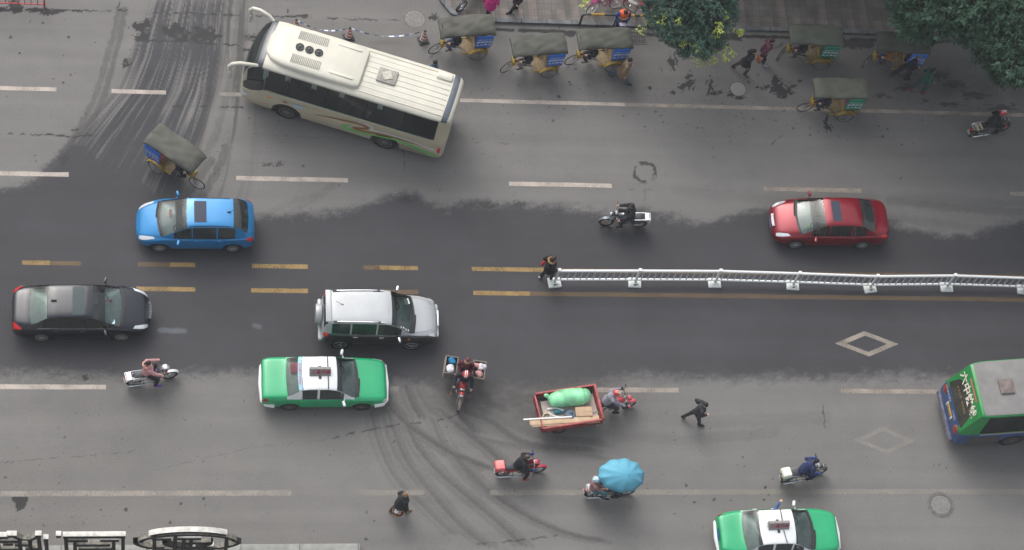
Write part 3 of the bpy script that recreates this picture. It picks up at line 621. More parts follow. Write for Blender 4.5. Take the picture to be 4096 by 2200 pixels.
def std(c, root, m, P):
    """everything a saloon or hatchback shares; P holds the stations"""
    gl = P.get('side', SG); fr, rr = P['ws'], P['rw']                   # windscreen (xtop, xbase), rear window (xbase, xtop)
    holes = [(fr[0], fr[1], 11, 16), (rr[0], rr[1], 11, 16)]+[(a, b, 9, 10) for a, b in P['win']]
    c.shell('body', m, root, holes, P.get('two'))
    c.patch('windscreen', P.get('wg', WG), root, fr[0], fr[1], 11, 16, off=-.004, nx=12, nv=8)
    c.patch('rear_window', P.get('rg', WG), root, rr[0], rr[1], 11, 16, off=-.004, nx=10, nv=8)
    for s_ in (-1, 1):
        for a, b in P['win']: c.patch('side_window', gl, root, a, b, 9, 10, s_, -.004, 8, 1)
        c.seam('window_trim', P.get('trim', STEEL), root, [(P['win'][0][0]-.05, 8.5), (P['win'][-1][1]+.05, 8.5)], s_, P.get('trimw', .02), .006)
        xd = P['doors']; mb = None
        for i, x in enumerate(xd): c.seam('door_seam', DARK, root, [(x, 1.5), (x, 8.4)], s_, .012)
        for x in P['handles']: A = c.S(x, 6.6, s_, .02); MB().box(A, (.17, .03, .035), bev=.012).obj('door_handle', P.get('hm', m), root)
    mb = MB()
    for i in range(2):
        x = fr[1]+.02+.03*i; mb.add(*([[c.S(x+.05-.02*abs(t), 11.5+t*4.4, sd_, .012+.008*i) for sd_ in (-1,) for t in (0, .25, .5, .75, 1)]+[c.S(x+.09-.02*abs(t), 11.5+t*4.4, sd_, .012+.008*i) for sd_ in (-1,) for t in (0, .25, .5, .75, 1)], [(k, k+1, k+6, k+5) for k in range(4)]]))
    mk('wiper', mb.v, mb.f, BLACK, root)
    c.patch('cowl', DARK, root, fr[1]-.015, fr[1]+.07, 11, 16, off=.004, nx=3, nv=8)
    zf = c.T[:, 3].max(); interior(c, root, P['dash'], rr[0], P['zs'], P['wd'], P.get('dashm', DASH), drv=P.get('drv', 1), shelf_x=P.get('shelf'), seat=P.get('seat', SEATM), rear=P.get('rear', True))
    ax = [a[0] for a in c.axles]
    MB().box(((c.x0+c.x1)/2, 0, .40), (c.x1-c.x0-.5, P['wd']*2-.62, .26), bev=.05).obj('underbody', BLACK, root)
    for x in ax:
        for s_ in (-1, 1): wheel(root, x, s_*(P['wy']), P['wr'], .2, P.get('rim', ALLOY), s_, P.get('spk', 10))
    for s_ in (-1, 1):
        A = c.S(P['mir'], 9, s_, 0); mirror_part(root, A.x, A.y, A.z+.02, s_, P.get('mm', m))
HL = LENS
# ---- blue hatchback, heading left
def hatchback():
    root = thing('hatchback', 'bright blue hatchback with a dark sunroof heading left beside the rickshaw', 'car', (-11.50, 1.60, 0), math.radians(180.6))
    m = paintm('blue_metallic_paint', (.012, .20, .48), .2, .34)
    T = [(-2.06, .42, .50, .66, .42, .70, .36, .74, 0), (-2.02, .34, .68, .80, .60, .86, .50, .92, 0), (-1.90, .27, .80, .94, .72, .98, .62, 1.06, -.04), (-1.72, .25, .84, .98, .77, 1.13, .64, 1.20, -.08), (-1.42, .25, .865, .98, .80, 1.40, .60, 1.44, -.06), (-1.18, .24, .87, .97, .81, 1.445, .59, 1.49, -.03),
         (-.6, .22, .875, .96, .82, 1.475, .59, 1.53, 0), (0, .22, .875, .95, .82, 1.48, .60, 1.54, .02), (.32, .22, .875, .95, .815, 1.44, .61, 1.50, .05), (.75, .22, .875, .945, .80, 1.20, .67, 1.26, .10), (1.20, .22, .87, .93, .77, .985, .72, 1.05, .15), (1.42, .23, .86, .87, .76, .90, .70, .97, .12),
         (1.75, .25, .80, .78, .68, .80, .62, .84, .06), (1.98, .27, .70, .68, .56, .70, .52, .73, .02), (2.10, .32, .56, .58, .46, .60, .42, .62, 0), (2.15, .38, .44, .52, .36, .54, .3, .55, 0)]
    c = Car(T, [(-1.28, .31), (1.33, .31)], .37)
    std(c, root, m, dict(ws=(.34, 1.22), rw=(-1.74, -1.24), win=[(-1.32, -.72), (-.66, .16), (.2, .82)], doors=[-1.0, -.68, .98], handles=[-.80, .02], dash=1.0, zs=.92, wd=.82, wr=.31, wy=.77, mir=.72, drv=1, rg=WGD, trim=BLACK, spk=14))
    c.patch('sunroof', mat('sunroof_glass', (.05, .06, .085), .45, 0, 0, .05, 2, .15), root, -.32, .10, 13.6, 16, off=.006, nx=5, nv=6)
    for s_ in (-1, 1):
        c.patch('headlight', HL, root, 0, 0, 0, 0, s_, .010, 10, 5, quad=[(1.48, 8.0), (2.06, 6.2), (2.04, 9.2), (1.56, 11.2)])
        c.patch('taillight', RED, root, 0, 0, 0, 0, s_, .010, 6, 5, quad=[(-2.0, 5.4), (-1.78, 6.0), (-1.70, 8.8), (-1.93, 8.8)])
        c.seam('roof_gutter', BLACK, root, [(-1.15, 12), (-.3, 12), (.3, 12)], s_, .03, .006)
    c.patch('grille', DARK, root, 2.10, 2.14, 1.2, 6.6, off=.006, nx=2, nv=5); plate(c, root, 2.16, .45, 1, '川R 5K218')
    c.seam('bonnet_seam', DARK, root, [(1.3, 11.4), (1.9, 11.2)], 1, .01); c.seam('bonnet_seam', DARK, root, [(1.3, 11.4), (1.9, 11.2)], -1, .01)
    MB().box((-1.12, 0, 1.52), (.14, .04, .06), bev=.02).tube([(-1.1, 0, 1.53), (-1.28, 0, 1.68)], .008, 5).obj('antenna', DARK, root)
    c.patch('bumper_cover', mat('blue_metallic_paint', (0, 0, 0)), root, -2.04, -1.98, .8, 5.4, off=.03, nx=2, nv=6)
    MB().box((.95, -.2, 1.02), (.10, .30, .05), bev=.02).obj('red_ornament', mat('red_cloth', (.45, .03, .03), .8), root)
# ---- red saloon, heading left
def red_saloon():
    root = thing('saloon_car', 'dark red saloon with chrome grille driving left beside the white median fence', 'car', (12.18, 2.14, 0), math.radians(180.4))
    m = paintm('red_metallic_paint', (.21, .006, .018), .4, .32)
    T = SAL
    c = Car(T, [(-1.28, .31), (1.34, .31)], .37)
    std(c, root, m, dict(ws=(.35, 1.22), rw=(-1.55, -.98), win=[(-1.22, -.70), (-.64, .18), (.22, .88)], doors=[-1.02, -.67, 1.02], handles=[-.80, .04], dash=1.0, zs=.92, wd=.80, wr=.31, wy=.76, mir=.78, drv=1, shelf=-1.35, rg=WGD, trim=BLACK, spk=10, side=glass('side_glass_black', (.10, .11, .12), .9)))
    c.patch('sunroof', mat('sunroof_glass', (.05, .06, .085), .45, 0, 0, .05, 2, .15), root, -.22, .10, 13.6, 16, off=.006, nx=5, nv=6)
    for s_ in (-1, 1):
        c.patch('headlight', HL, root, 0, 0, 0, 0, s_, .010, 10, 5, quad=[(1.62, 8.0), (2.14, 6.8), (2.14, 9.4), (1.75, 11.4)])
        c.patch('taillight', RED, root, 0, 0, 0, 0, s_, .010, 6, 5, quad=[(-2.14, 6.0), (-1.86, 6.6), (-1.88, 8.6), (-2.10, 9.0)])
        c.seam('bonnet_seam', DARK, root, [(1.3, 11.6), (2.0, 11.8)], s_, .01)
    g = MB()
    for k in range(13): y = -.24+.04*k; g.box((2.20-.2*y*y, y, .655), (.10, .014, .11), ry=.5)
    g.obj('grille', STEEL, root); g = MB(); g.box((2.185, 0, .64), (.09, .58, .10), ry=.5, bev=.03); g.obj('grille_surround', DARK, root)
    plate(c, root, 2.245, .44, 1, '川R 0A561')
    MB().box((.98, .45, 1.04), (.14, .12, .02)).obj('windscreen_sticker', mat('lime_sticker', (.4, .6, .05), .5), root)
SAL = [(-2.25, .42, .50, .66, .42, .70, .36, .72, 0), (-2.21, .34, .68, .82, .58, .90, .48, .93, 0), (-2.05, .26, .79, .92, .70, .985, .60, 1.02, -.03), (-1.75, .24, .84, .95, .76, 1.01, .68, 1.05, -.08), (-1.55, .24, .855, .955, .78, 1.06, .68, 1.10, -.10), (-1.0, .22, .865, .955, .80, 1.375, .60, 1.42, -.07), (-.75, .22, .87, .95, .805, 1.415, .59, 1.465, -.04),
       (-.2, .22, .87, .945, .81, 1.43, .59, 1.48, 0), (.1, .22, .87, .94, .81, 1.415, .59, 1.47, .02), (.35, .22, .87, .935, .805, 1.365, .61, 1.42, .05), (.8, .22, .865, .92, .79, 1.12, .66, 1.18, .09), (1.22, .22, .86, .895, .77, .95, .72, 1.00, .13), (1.5, .23, .85, .85, .76, .88, .70, .93, .10),
       (1.85, .25, .81, .78, .70, .80, .62, .83, .05), (2.08, .28, .72, .69, .60, .71, .54, .735, .02), (2.20, .33, .58, .58, .48, .60, .44, .62, 0), (2.25, .38, .46, .50, .40, .52, .34, .53, 0)]
def black_saloon():
    root = thing('saloon_car', 'black executive saloon with chrome window trim and grille heading right at the left edge', 'car', (-15.52, -1.93, 0), math.radians(.9))
    m = paintm('black_metallic_paint', (.009, .012, .021), .15, .30, .4)
    k = 4.74/4.5; T = [(a[0]*k, a[1], a[2]*1.045, a[3]*1.0, a[4]*1.045, a[5]*1.0, a[6]*1.05, a[7], a[8]) for a in SAL]
    c = Car(T, [(-1.36, .33), (1.39, .33)], .39)
    std(c, root, m, dict(ws=(.38, 1.32), rw=(-1.68, -1.04), win=[(-1.42, -.74), (-.68, .20), (.25, 1.0)], doors=[-1.15, -.71, 1.12], handles=[-.86, .05], dash=1.08, zs=.92, wd=.84, wr=.33, wy=.80, mir=.88, drv=1, shelf=-1.46, trim=STEEL, trimw=.03, spk=10, mm=m,
         side=glass('side_glass_black', (0, 0, 0), 0)))
    c.patch('sunroof', mat('dark_roof_glass', (.055, .075, .08), .4, 0, 0, .05, 2, .2), root, -.28, .12, 12.8, 16, off=.005, nx=5, nv=6)
    for s_ in (-1, 1):
        c.patch('headlight', HL, root, 0, 0, 0, 0, s_, .010, 10, 5, quad=[(1.78, 7.8), (2.30, 6.8), (2.28, 9.6), (1.86, 11.2)])
        c.patch('taillight', RED, root, 0, 0, 0, 0, s_, .010, 8, 5, quad=[(-2.36, 6.2), (-2.02, 6.6), (-2.02, 8.7), (-2.30, 10.6)])
        c.seam('bonnet_seam', DARK, root, [(1.4, 11.4), (2.15, 12.4)], s_, .01)
    g = MB()
    for q in range(11): y = -.30+.06*q; g.box((2.375-.3*y*y, y, .63), (.10, .018, .12), ry=.5)
    g.obj('grille', STEEL, root); g = MB(); g.box((2.36, 0, .61), (.09, .72, .10), ry=.5, bev=.03); g.obj('grille_surround', DARK, root)
    pass
    MB().box((-.92, 0, 1.50), (.20, .05, .07), bev=.024).obj('antenna', DARK, root)
    MB().box((1.10, -.62, 1.045), (.12, .16, .015)).obj('windscreen_sticker', mat('pale_sticker', (.5, .7, .75), .5), root)
    MB().ell((1.02, .16, 1.09), (.07, .06, .03)).obj('red_ornament', mat('red_cloth', (.45, .03, .03), .8), root)
def suv():
    root = thing('suv', 'silver off-roader with lower sides darkened for shade and a rear spare wheel heading right', 'car', (-5.14, -2.14, 0), math.radians(-.2))
    m = paintm('silver_paint', (.40, .42, .44), .1, .45, 0); low = paintm('shaded_silver_paint', (.03, .034, .034), .2, .3, .6)  # lower sides: silver body with its dark reflection put into the colour
    T = [(-1.98, .48, .62, .80, .54, .90, .50, .96, 0), (-1.94, .40, .74, .98, .66, 1.10, .58, 1.20, 0), (-1.86, .36, .84, 1.08, .75, 1.46, .60, 1.55, -.03), (-1.72, .34, .87, 1.08, .79, 1.60, .635, 1.66, -.03), (-1.4, .32, .88, 1.07, .81, 1.655, .64, 1.71, -.02), (-.5, .32, .885, 1.05, .83, 1.675, .655, 1.74, 0), (.2, .32, .885, 1.04, .83, 1.645, .66, 1.71, .03),
         (.42, .32, .885, 1.03, .825, 1.59, .665, 1.66, .05), (.80, .32, .88, 1.02, .81, 1.31, .69, 1.38, .09), (1.12, .32, .88, 1.01, .79, 1.065, .74, 1.13, .13), (1.35, .33, .875, .98, .79, 1.01, .74, 1.07, .10), (1.75, .34, .85, .91, .75, .93, .70, .98, .05), (2.02, .36, .78, .80, .64, .82, .58, .86, .02), (2.14, .40, .64, .68, .54, .70, .48, .73, 0), (2.19, .45, .50, .60, .44, .62, .38, .63, 0)]
    c = Car(T, [(-1.30, .35), (1.25, .35)], .42)
    std(c, root, m, dict(ws=(.40, 1.13), rw=(-1.93, -1.80), win=[(-1.66, -1.02), (-.96, -.10), (-.04, .80)], doors=[-1.0, -.07, .98], handles=[-.80, .12], dash=.95, zs=1.0, wd=.84, wr=.35, wy=.80, mir=.78, drv=1, rg=WGD, trim=STEEL, trimw=.025, spk=5, hm=STEEL, mm=STEEL,
        two=(low, lambda x, j: j < 8 and x > -1.9), side=glass('green_tint_glass', (.14, .18, .17), .85, .22)))
    for s_ in (-1, 1):
        r = MB(); pts = [c.S(x, 12.2, s_, .03) for x in np.linspace(-1.55, .15, 8)]; r.tube(pts, .022, 6); r.obj('roof_rail', STEEL, root)
        r = MB()
        for x in (-1.5, -.1): r.box(c.S(x, 12.2, s_, .022), (.26, .07, .05), bev=.02)
        r.obj('rail_foot', DARK, root)
        c.patch('headlight', HL, root, 0, 0, 0, 0, s_, .012, 10, 5, quad=[(1.80, 8.0), (2.08, 6.8), (2.08, 9.6), (1.86, 11.6)])
        c.patch('taillight', RED, root, 0, 0, 0, 0, s_, .012, 6, 5, quad=[(-1.95, 5.8), (-1.80, 5.9), (-1.78, 8.8), (-1.91, 8.8)])
        c.seam('bonnet_seam', DARK, root, [(1.25, 12.2), (1.95, 13.4)], s_, .012); A = c.S(1.1, 5.5, s_, .012); MB().box(A, (.07, .02, .04)).obj('side_repeater', ORANGE, root)
    MB().box((-1.80, 0, 1.70), (.20, 1.24, .05), bev=.022).obj('spoiler', m, root)
    MB().box((-2.02, 0, .52), (.16, 1.62, .2), bev=.07).obj('rear_bumper', m, root); MB().box((2.14, 0, .56), (.2, 1.3, .18), bev=.08).obj('front_bumper', m, root)
    e = bpy.data.objects.new('spare_wheel', None); col.objects.link(e); e.parent = root; e.location = (-2.1, .05, .93)
    MB().lathe([(.30, -.12), (.345, -.10), (.36, -.02), (.36, .05), (.345, .10), (.2, .11)], axis='y', n=30).obj('spare_cover', m, e); e.rotation_euler = (0, 0, math.pi/2)
    MB().box((2.20, 0, .74), (.06, .62, .10), bev=.02).obj('grille', STEEL, root)
    MB().tube([(-1.30, .05, 1.70), (-1.55, .12, 1.86)], .008, 5).ell((-1.30, .05, 1.71), (.04, .03, .02)).obj('antenna', DARK, root)
    MB().box((1.05, .46, 1.17), (.16, .22, .01), rz=.3).obj('windscreen_paper', WHITE, root)
    s = MB(); [s.cyl(c.S(.75+.09*i, 12.2+.3*(i % 2), -1, .004), c.S(.75+.09*i, 12.2+.3*(i % 2), -1, .008), .035, 10) for i in range(4)]; s.obj('windscreen_sticker', WHITE, root)
def taxi(label, loc, rz, round_):
    root = thing('taxi', label, 'taxi', loc, rz, 'green and white taxis')
    g = paintm('taxi_green_paint', (.010, .35, .145), .0, .4, .5); wh = paintm('taxi_white_paint', (.70, .73, .75), 0, .35, 0)
    T = [(-2.27, .46, .72, .72, .66, .78, .62, .80, 0), (-2.24, .36, .79, .88, .73, .93, .68, .95, 0), (-2.05, .30, .835, .93, .78, .985, .72, 1.01, -.02), (-1.45, .26, .845, .94, .80, 1.01, .73, 1.04, -.05), (-1.28, .25, .85, .94, .80, 1.07, .72, 1.10, -.07), (-.80, .24, .85, .93, .805, 1.36, .63, 1.40, -.05), (-.6, .24, .85, .925, .805, 1.39, .62, 1.425, -.03),
         (0, .24, .85, .92, .805, 1.40, .62, 1.44, 0), (.20, .24, .85, .92, .805, 1.385, .63, 1.43, .02), (.38, .24, .85, .915, .80, 1.33, .64, 1.38, .05), (.72, .24, .85, .91, .79, 1.10, .69, 1.15, .08), (.98, .24, .85, .90, .79, .955, .74, .99, .11), (1.25, .25, .845, .88, .785, .915, .73, .945, .09), (1.8, .27, .83, .82, .76, .845, .70, .87, .04), (2.10, .30, .79, .76, .70, .78, .64, .80, .02), (2.22, .38, .72, .66, .62, .68, .56, .70, 0), (2.26, .44, .66, .56, .58, .58, .5, .59, 0)]
    T = [[t[0]*.972]+list(t[1:]) for t in T]
    if round_:
        for t in T:
            e = min(1, max(0, (abs(t[0])-1.2)/1.05)); k = 1-.16*e*e
            t[2] *= k; t[4] *= k*(1-.03*e); t[6] *= k*(1-.03*e); t[8] += (.05 if t[0] > 0 else -.05)*(1-abs(abs(t[0])-.9))
    c = Car(T, [(-1.22, .30), (1.30, .30)], .37)
    std(c, root, g, dict(ws=(.34, 1.0), rw=(-1.30, -.78), win=[(-.95, -.42), (-.34, .24), (.30, .70)] if round_ else [(-.82, -.30), (-.22, .62)], doors=[-.95, -.30, .86], handles=[-.80, -.12], dash=.85, zs=.90, wd=.79, wr=.30, wy=.74, mir=.66, drv=1, shelf=-1.08, trim=BLACK,
        rim=STEELR, spk=8, hm=wh if round_ else g, mm=wh, two=(wh, lambda x, j: (j >= 8 and -1.30 < x < 1.0) or (j >= 8 and -1.34 < x <= -1.2 and j < 11)), side=SG))
    ws_ = 1.0-.16*(1 if round_ else 0)
    fb = MB(); rb = MB()
    for mb_, x, sg in ((fb, 2.16, 1), (rb, -2.18, -1)):
        pts = [(x-sg*(.42), -.86*ws_, .50), (x-sg*.12, -.80*ws_, .50), (x, -.66*ws_, .50), (x+sg*.05, 0, .50), (x, .66*ws_, .50), (x-sg*.12, .80*ws_, .50), (x-sg*.42, .86*ws_, .50)]
        mb_.tube(pts, .085, 8)
    fb.obj('front_bumper', wh, root); rb.obj('rear_bumper', wh, root)
    for s_ in (-1, 1):
        c.patch('headlight', HL, root, 0, 0, 0, 0, s_, .010, 6, 4, quad=[(2.02, 5.5), (2.18, 5.5), (2.18, 7.6), (2.06, 7.6)])
        c.patch('taillight', mat('dull_red_lens', (.25, .015, .015), .3), root, 0, 0, 0, 0, s_, .010, 6, 4, quad=[(-2.19, 5.5), (-2.02, 5.5), (-2.0, 8), (-2.18, 8)])
        c.seam('bonnet_crease', mat('green_crease', (.008, .22, .10), .5), root, [(1.3, 13.0), (2.1, 13.6)], s_, .012)
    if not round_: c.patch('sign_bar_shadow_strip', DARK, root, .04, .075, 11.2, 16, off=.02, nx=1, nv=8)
    else:
        c.patch('sign_cable', DARK, root, 0, 0, 0, 0, -1, .02, 1, 8, quad=[(.03, 11.2), (.06, 11.2), (-.02, 15.2), (-.05, 15.2)]); c.patch('sign_cable', DARK, root, 0, 0, 0, 0, 1, .02, 1, 8, quad=[(-.06, 11.2), (-.03, 11.2), (-.02, 15.2), (-.05, 15.2)])
    sx = -.22; e = bpy.data.objects.new('roof_sign', None); col.objects.link(e); e.parent = root; e.location = (sx, 0, 1.44)
    pr = [(-.13, 0), (-.13, .03), (.03, .24), (.10, .24), (.13, .20), (.13, 0)]; v = [(x, y, z) for x in (-.37, .37) for y, z in pr]; k = len(pr)
    mk('sign_box', v, [tuple(range(k)), tuple(range(2*k-1, k-1, -1))]+[(i, k+i, k+(i+1) % k, (i+1) % k) for i in range(k)], mat('weathered_sign_box', (.24, .225, .22), .6, var=.25, vscale=14), e, 30)
    place_text('sign_text', '八喜排骨', .17, mat('faded_red_text', (.25, .03, .06), .6), e, (.03, -.055, .137), (1, 0, 0), (0, .16, .21), bold=.004)
    MB().box((sx, 0, 1.43), (.1, .5, .03)).obj('sign_mount', DARK, root)
    if round_:
        MB().ell((-.52, -.05, 1.45), (.04, .03, .02)).tube([(-.52, -.05, 1.45), (-.66, 0, 1.52)], .007, 5).obj('antenna', DARK, root)
        MB().box((-2.225, 0, .78), (.02, .44, .12), bev=.01).obj('licence_plate', PLATE, root)
    else:
        c.patch('rear_window_banner', mat('banner_print', (.30, .55, .68), .6, var=.2, vscale=20), root, -.92, -.80, 11.3, 16, off=.008, nx=2, nv=8)
        place_text('banner_text', '欢迎乘坐出租车', .10, mat('banner_red', (.6, .05, .1), .6), root, c.S(-.86, 15.9, -1, .016), (0, -1, 0), (.86, 0, .5), xs=1.2)
        MB().box((-1.04, .36, .98), (.34, .36, .12), bev=.05).obj('red_cushion', mat('red_cushion', (.65, .06, .10), .8), root)
    return root, c
hatchback(); red_saloon(); black_saloon(); suv()
taxi('green and white taxi with a red cushion in the rear window, beside the silver off-roader', (-7.06, -4.58, 0), math.radians(.5), False)
TX2, TX2C = taxi('rounder green and white taxi with the driver\'s arm hanging out, at the bottom edge', (8.78, -10.30, 0), math.radians(1.8), True)
# ------------------------------------------------------------------ buses
CREAM = mat('cream_bus_paint', (.50, .45, .325), .35, .05, .6, .05, 1.5, dirt=1.0); CREAMR = mat('cream_roof_paint', (.555, .54, .465), .5, 0, .2, .06, 1.5)
BG = glass('bus_glass', (.10, .14, .15), .8); SLATE = mat('slate_panel', (.04, .048, .06), .35, .2, .5)
def ribbon(name, m, parent, pts, y, wds, side=-1):
    """a painted swoosh: flat band on the flank; pts are (x, z)"""
    n = 40; P = np.array(pts, float); t = np.linspace(0, 1, len(P)); tt = np.linspace(0, 1, n)
    x = pch(tt, t, P[:, 0]); z = pch(tt, t, P[:, 1]); w_ = pch(tt, t, np.array(wds)); v = []; f = []
    for i in range(n):
        j = min(i+1, n-1); k = max(i-1, 0); d = Vector((x[j]-x[k], z[j]-z[k])); d.normalize(); v += [(x[i]-d.y*w_[i]/2, y, z[i]+d.x*w_[i]/2), (x[i]+d.y*w_[i]/2, y, z[i]-d.x*w_[i]/2)]
    for i in range(n-1): f.append((2*i, 2*i+1, 2*i+3, 2*i+2))
    return mk(name, v, f, m, parent)
def coach():
    # local: +X forward, seen flank is the left (+Y) one
    root = thing('coach', 'cream coach with brown and green swooshes turning across the upper left lanes', 'bus', (-6.08, 6.89, 0), math.radians(162.0))
    L0, L1 = -4.17, 3.72
    # x, zb, w, zs(window sill), ws, zr, wr, zc, bow
    T = [(L0, .62, .98, 1.60, .96, 2.72, .86, 2.84, -.02), (L0+.05, .50, 1.09, 1.60, 1.07, 2.88, .94, 3.00, -.04), (L0+.25, .42, 1.15, 1.60, 1.14, 2.96, 1.02, 3.10, -.04), (L0+1, .36, 1.17, 1.60, 1.165, 2.96, 1.06, 3.12, 0), (0, .34, 1.17, 1.58, 1.165, 2.96, 1.06, 3.12, 0), (2.6, .34, 1.17, 1.54, 1.16, 2.96, 1.06, 3.11, 0),
         (3.05, .34, 1.16, 1.40, 1.14, 2.92, 1.03, 3.06, .03), (3.30, .35, 1.13, 1.22, 1.10, 2.76, .98, 2.90, .06), (3.52, .38, 1.07, 1.15, 1.03, 2.30, .90, 2.48, .10), (3.66, .42, .99, 1.08, .95, 1.60, .86, 1.75, .12), (3.70, .46, .93, 1.05, .90, 1.22, .82, 1.30, .12), (L1, .55, .84, .98, .80, 1.08, .74, 1.12, .10)]
    c = Car(T, [(-1.96, .47), (1.86, .47)], .56)
    holes = [(3.06, 3.66, 11, 16)]+[(-3.72, 3.52, 9, 10)]
    c.shell('body', CREAM, root, holes, (CREAMR, lambda x, j: j >= 10))
    c.patch('windscreen', BG, root, 3.06, 3.66, 11, 16, off=-.004, nx=12, nv=8)
    for s_ in (-1, 1):
        for a, b in ((-3.70, -2.55), (-2.50, -1.02), (-.97, .48), (.53, 1.92), (1.96, 2.78), (2.82, 3.50)):
            c.patch('side_window', BG, root, a, b, 9, 10, s_, -.006, 6, 1)
        c.patch('window_band', mat('black_glass_trim', (.02, .028, .03), .12, 0, .5), root, 2.9, 3.62, 8.1, 9.4, s_, .006, 6, 3); c.seam('window_line', mat('teal_line', (.03, .16, .15), .4), root, [(-3.6, 8.9), (2.9, 8.9)], s_, .03, .008)
        c.patch('roof_front_panel', SLATE, root, 2.95, 3.16, 10, 16, s_, .008, 4, 8)
        c.seam('body_seam', mat('beige_seam', (.35, .32, .27), .6), root, [(-3.7, 3.2), (-2.6, 3.2)], s_, .015); c.seam('body_seam', mat('beige_seam', (0, 0, 0)), root, [(-1.3, 3.2), (1.2, 3.2)], s_, .015)
        for x in (-2.52, -1.0, .5, 1.94): c.patch('window_pillar', BLACK, root, x-.025, x+.025, 9, 10, s_, .001, 1, 1)
        wheel(root, 1.86, s_*1.02, .47, .26, STEELR, s_, 10, .6); wheel(root, -1.96, s_*1.02, .47, .26, STEELR, s_, 10, .6)
        A = c.S(-3.98, 4, s_, .01); MB().box(A, (.10, .06, .34), bev=.025).obj('taillight', RED, root); A = c.S(2.55, 5.0, s_, .012); MB().box(A, (.16, .02, .05)).obj('side_repeater', ORANGE, root)
        c.patch('headlight', HL, root, 0, 0, 0, 0, s_, .012, 6, 4, quad=[(3.45, 2.6), (3.70, 2.6), (3.70, 5.2), (3.40, 4.4)])
        m = MB(); m.tube([(3.12, s_*.98, 2.86), (3.35, s_*1.10, 2.98), (3.75, s_*1.2, 3.02), (4.02, s_*1.26, 2.90), (4.12, s_*1.28, 2.72), (4.10, s_*1.28, 2.5)], [.06, .065, .07, .075, .08, .08], 10); m.box((4.08, s_*1.28, 2.28), (.14, .24, .46), bev=.06)
        m.obj('wing_mirror', CREAMR, root)
    MB().box((0, 0, .75), (7.0, 1.5, .6)).obj('underbody', BLACK, root); MB().box((-.1, 0, 1.15), (7.2, 2.1, .1)).obj('floor', CABIN, root)
    BS = mat('blue_seat_cloth', (.06, .09, .22), .9); CU = mat('grey_green_curtain', (.22, .27, .25), .9)
    for i, x in enumerate(np.arange(-3.3, 2.4, .78)):
        for y in (-.82, -.42, .42, .82):
            m = MB(); m.box((x, y, 1.55), (.42, .38, .12), bev=.04); m.box((x-.22, y, 1.88), (.1, .38, .66), ry=-.15, bev=.04); m.obj('seat', BS, root)
    for x in (2.72, 1.9, .9, -.15, -1.6):
        m = MB(); [m.tube([(x+.05*k, 1.09, 1.5), (x+.05*k, 1.05, 2.85)], .03, 6) for k in range(4)]; m.obj('curtain', CU, root)
    MB().box((-.55, .95, 1.95), (.16, .2, .4), bev=.06).obj('red_headrest_cover', mat('red_cloth2', (.4, .02, .04), .8), root)
    # roof: ribs, air conditioning pod, hatch, small rear fairing
    z = 3.075; m = MB()
    for k in range(9): y = -.88+.22*k; m.box((-2.0, y, 3.13-.065*y*y-.005), (3.5, .03, .018), bev=.006)
    m.obj('roof_rib', CREAMR, root)
    pod = [(-.62, .52, .10), (-.55, .80, .20), (-.35, .90, .25), (.6, .92, .27), (1.6, .92, .27), (2.35, .88, .25), (2.75, .74, .19), (2.98, .50, .10), (3.05, .3, .03)]
    v = []; f = []; N = 13
    for x, w_, h in pod:
        for k in range(N): t = math.pi*k/(N-1); sx = math.copysign(abs(math.cos(t))**.35, math.cos(t)); v.append((x, -sx*w_, 3.05+h*abs(math.sin(t))**.35))
    for i in range(len(pod)-1):
        for k in range(N-1): f.append((i*N+k, i*N+k+1, (i+1)*N+k+1, (i+1)*N+k))
    f.append(tuple(range(N))); f.append(tuple(range((len(pod)-1)*N+N-1, (len(pod)-1)*N-1, -1)))
    P = mk('air_conditioner', v, f, CREAMR, root, 40)
    zt = 3.326
    for y in (-.52, .52):
        g = MB()
        for k in range(17): g.box((.98+.066*k, y, zt), (.028, .36, .014), bev=.004)
        g.obj('vent', mat('vent_shade', (.25, .245, .22), .7), P)
    for k in range(3):
        x = 1.12+.42*k*.85; fan = MB(); fan.lathe([(.155, 0), (.155, .03), (.14, .045), (.13, .02)], (x+.05, 0, zt-.005), 24); fan.obj('fan', mat('fan_dark', (.02, .03, .035), .4), P)
        h = MB(); h.lathe([(.045, 0), (.045, .04), (.02, .05)], (x+.05, 0, zt+.01), 14)
        for q in range(5): a = q*1.2566; h.box((x+.05+.08*math.cos(a), .08*math.sin(a), zt+.03), (.09, .03, .01), rz=a)
        h.obj('fan_hub', DARK, P)
    for y in (-.62, .62): MB().box((.15, y, 3.315), (.9, .10, .03), bev=.02).obj('pod_moulding', CREAMR, P)
    MB().box((-1.45, .0, 3.15), (.72, .60, .10), bev=.04).obj('roof_hatch', mat('hatch_grey', (.30, .29, .265), .7, var=.2, vscale=8), root); MB().box((-1.45, 0, 3.21), (.34, .34, .04), bev=.03, rz=.5).obj('hatch_lid', mat('hatch_pale', (.5, .48, .40), .7, var=.2), root)
    MB().box((-3.45, -.72, 3.10), (.62, .30, .18), bev=.08).obj('roof_fairing', CREAMR, root)
    c.patch('rear_roof_band', mat('blue_grey_band', (.07, .085, .11), .35, .2, .5), root, -4.0, -3.78, 10.2, 16, off=.008, nx=3, nv=8)
    MB().box((-4.055, 0, 2.15), (.02, 1.7, .9), bev=.01).obj('rear_window', SG, root)
    y = 1.185; Z = lambda z: z
    BR = mat('brown_stripe', (.27, .13, .055), .5); GR = mat('green_stripe', (.12, .50, .10), .5); WS = mat('white_stripe', (.68, .70, .72), .5)
    ribbon('brown_swoosh', BR, root, [(.8, .98), (.2, 1.12), (-.5, 1.22), (-1.0, 1.28), (-1.24, 1.17), (-1.0, 1.0), (-.70, .90), (-1.0, .84), (-1.7, 1.0), (-2.5, 1.08), (-3.4, 1.08)], y, [.03, .06, .09, .12, .14, .14, .10, .10, .10, .08, .03])
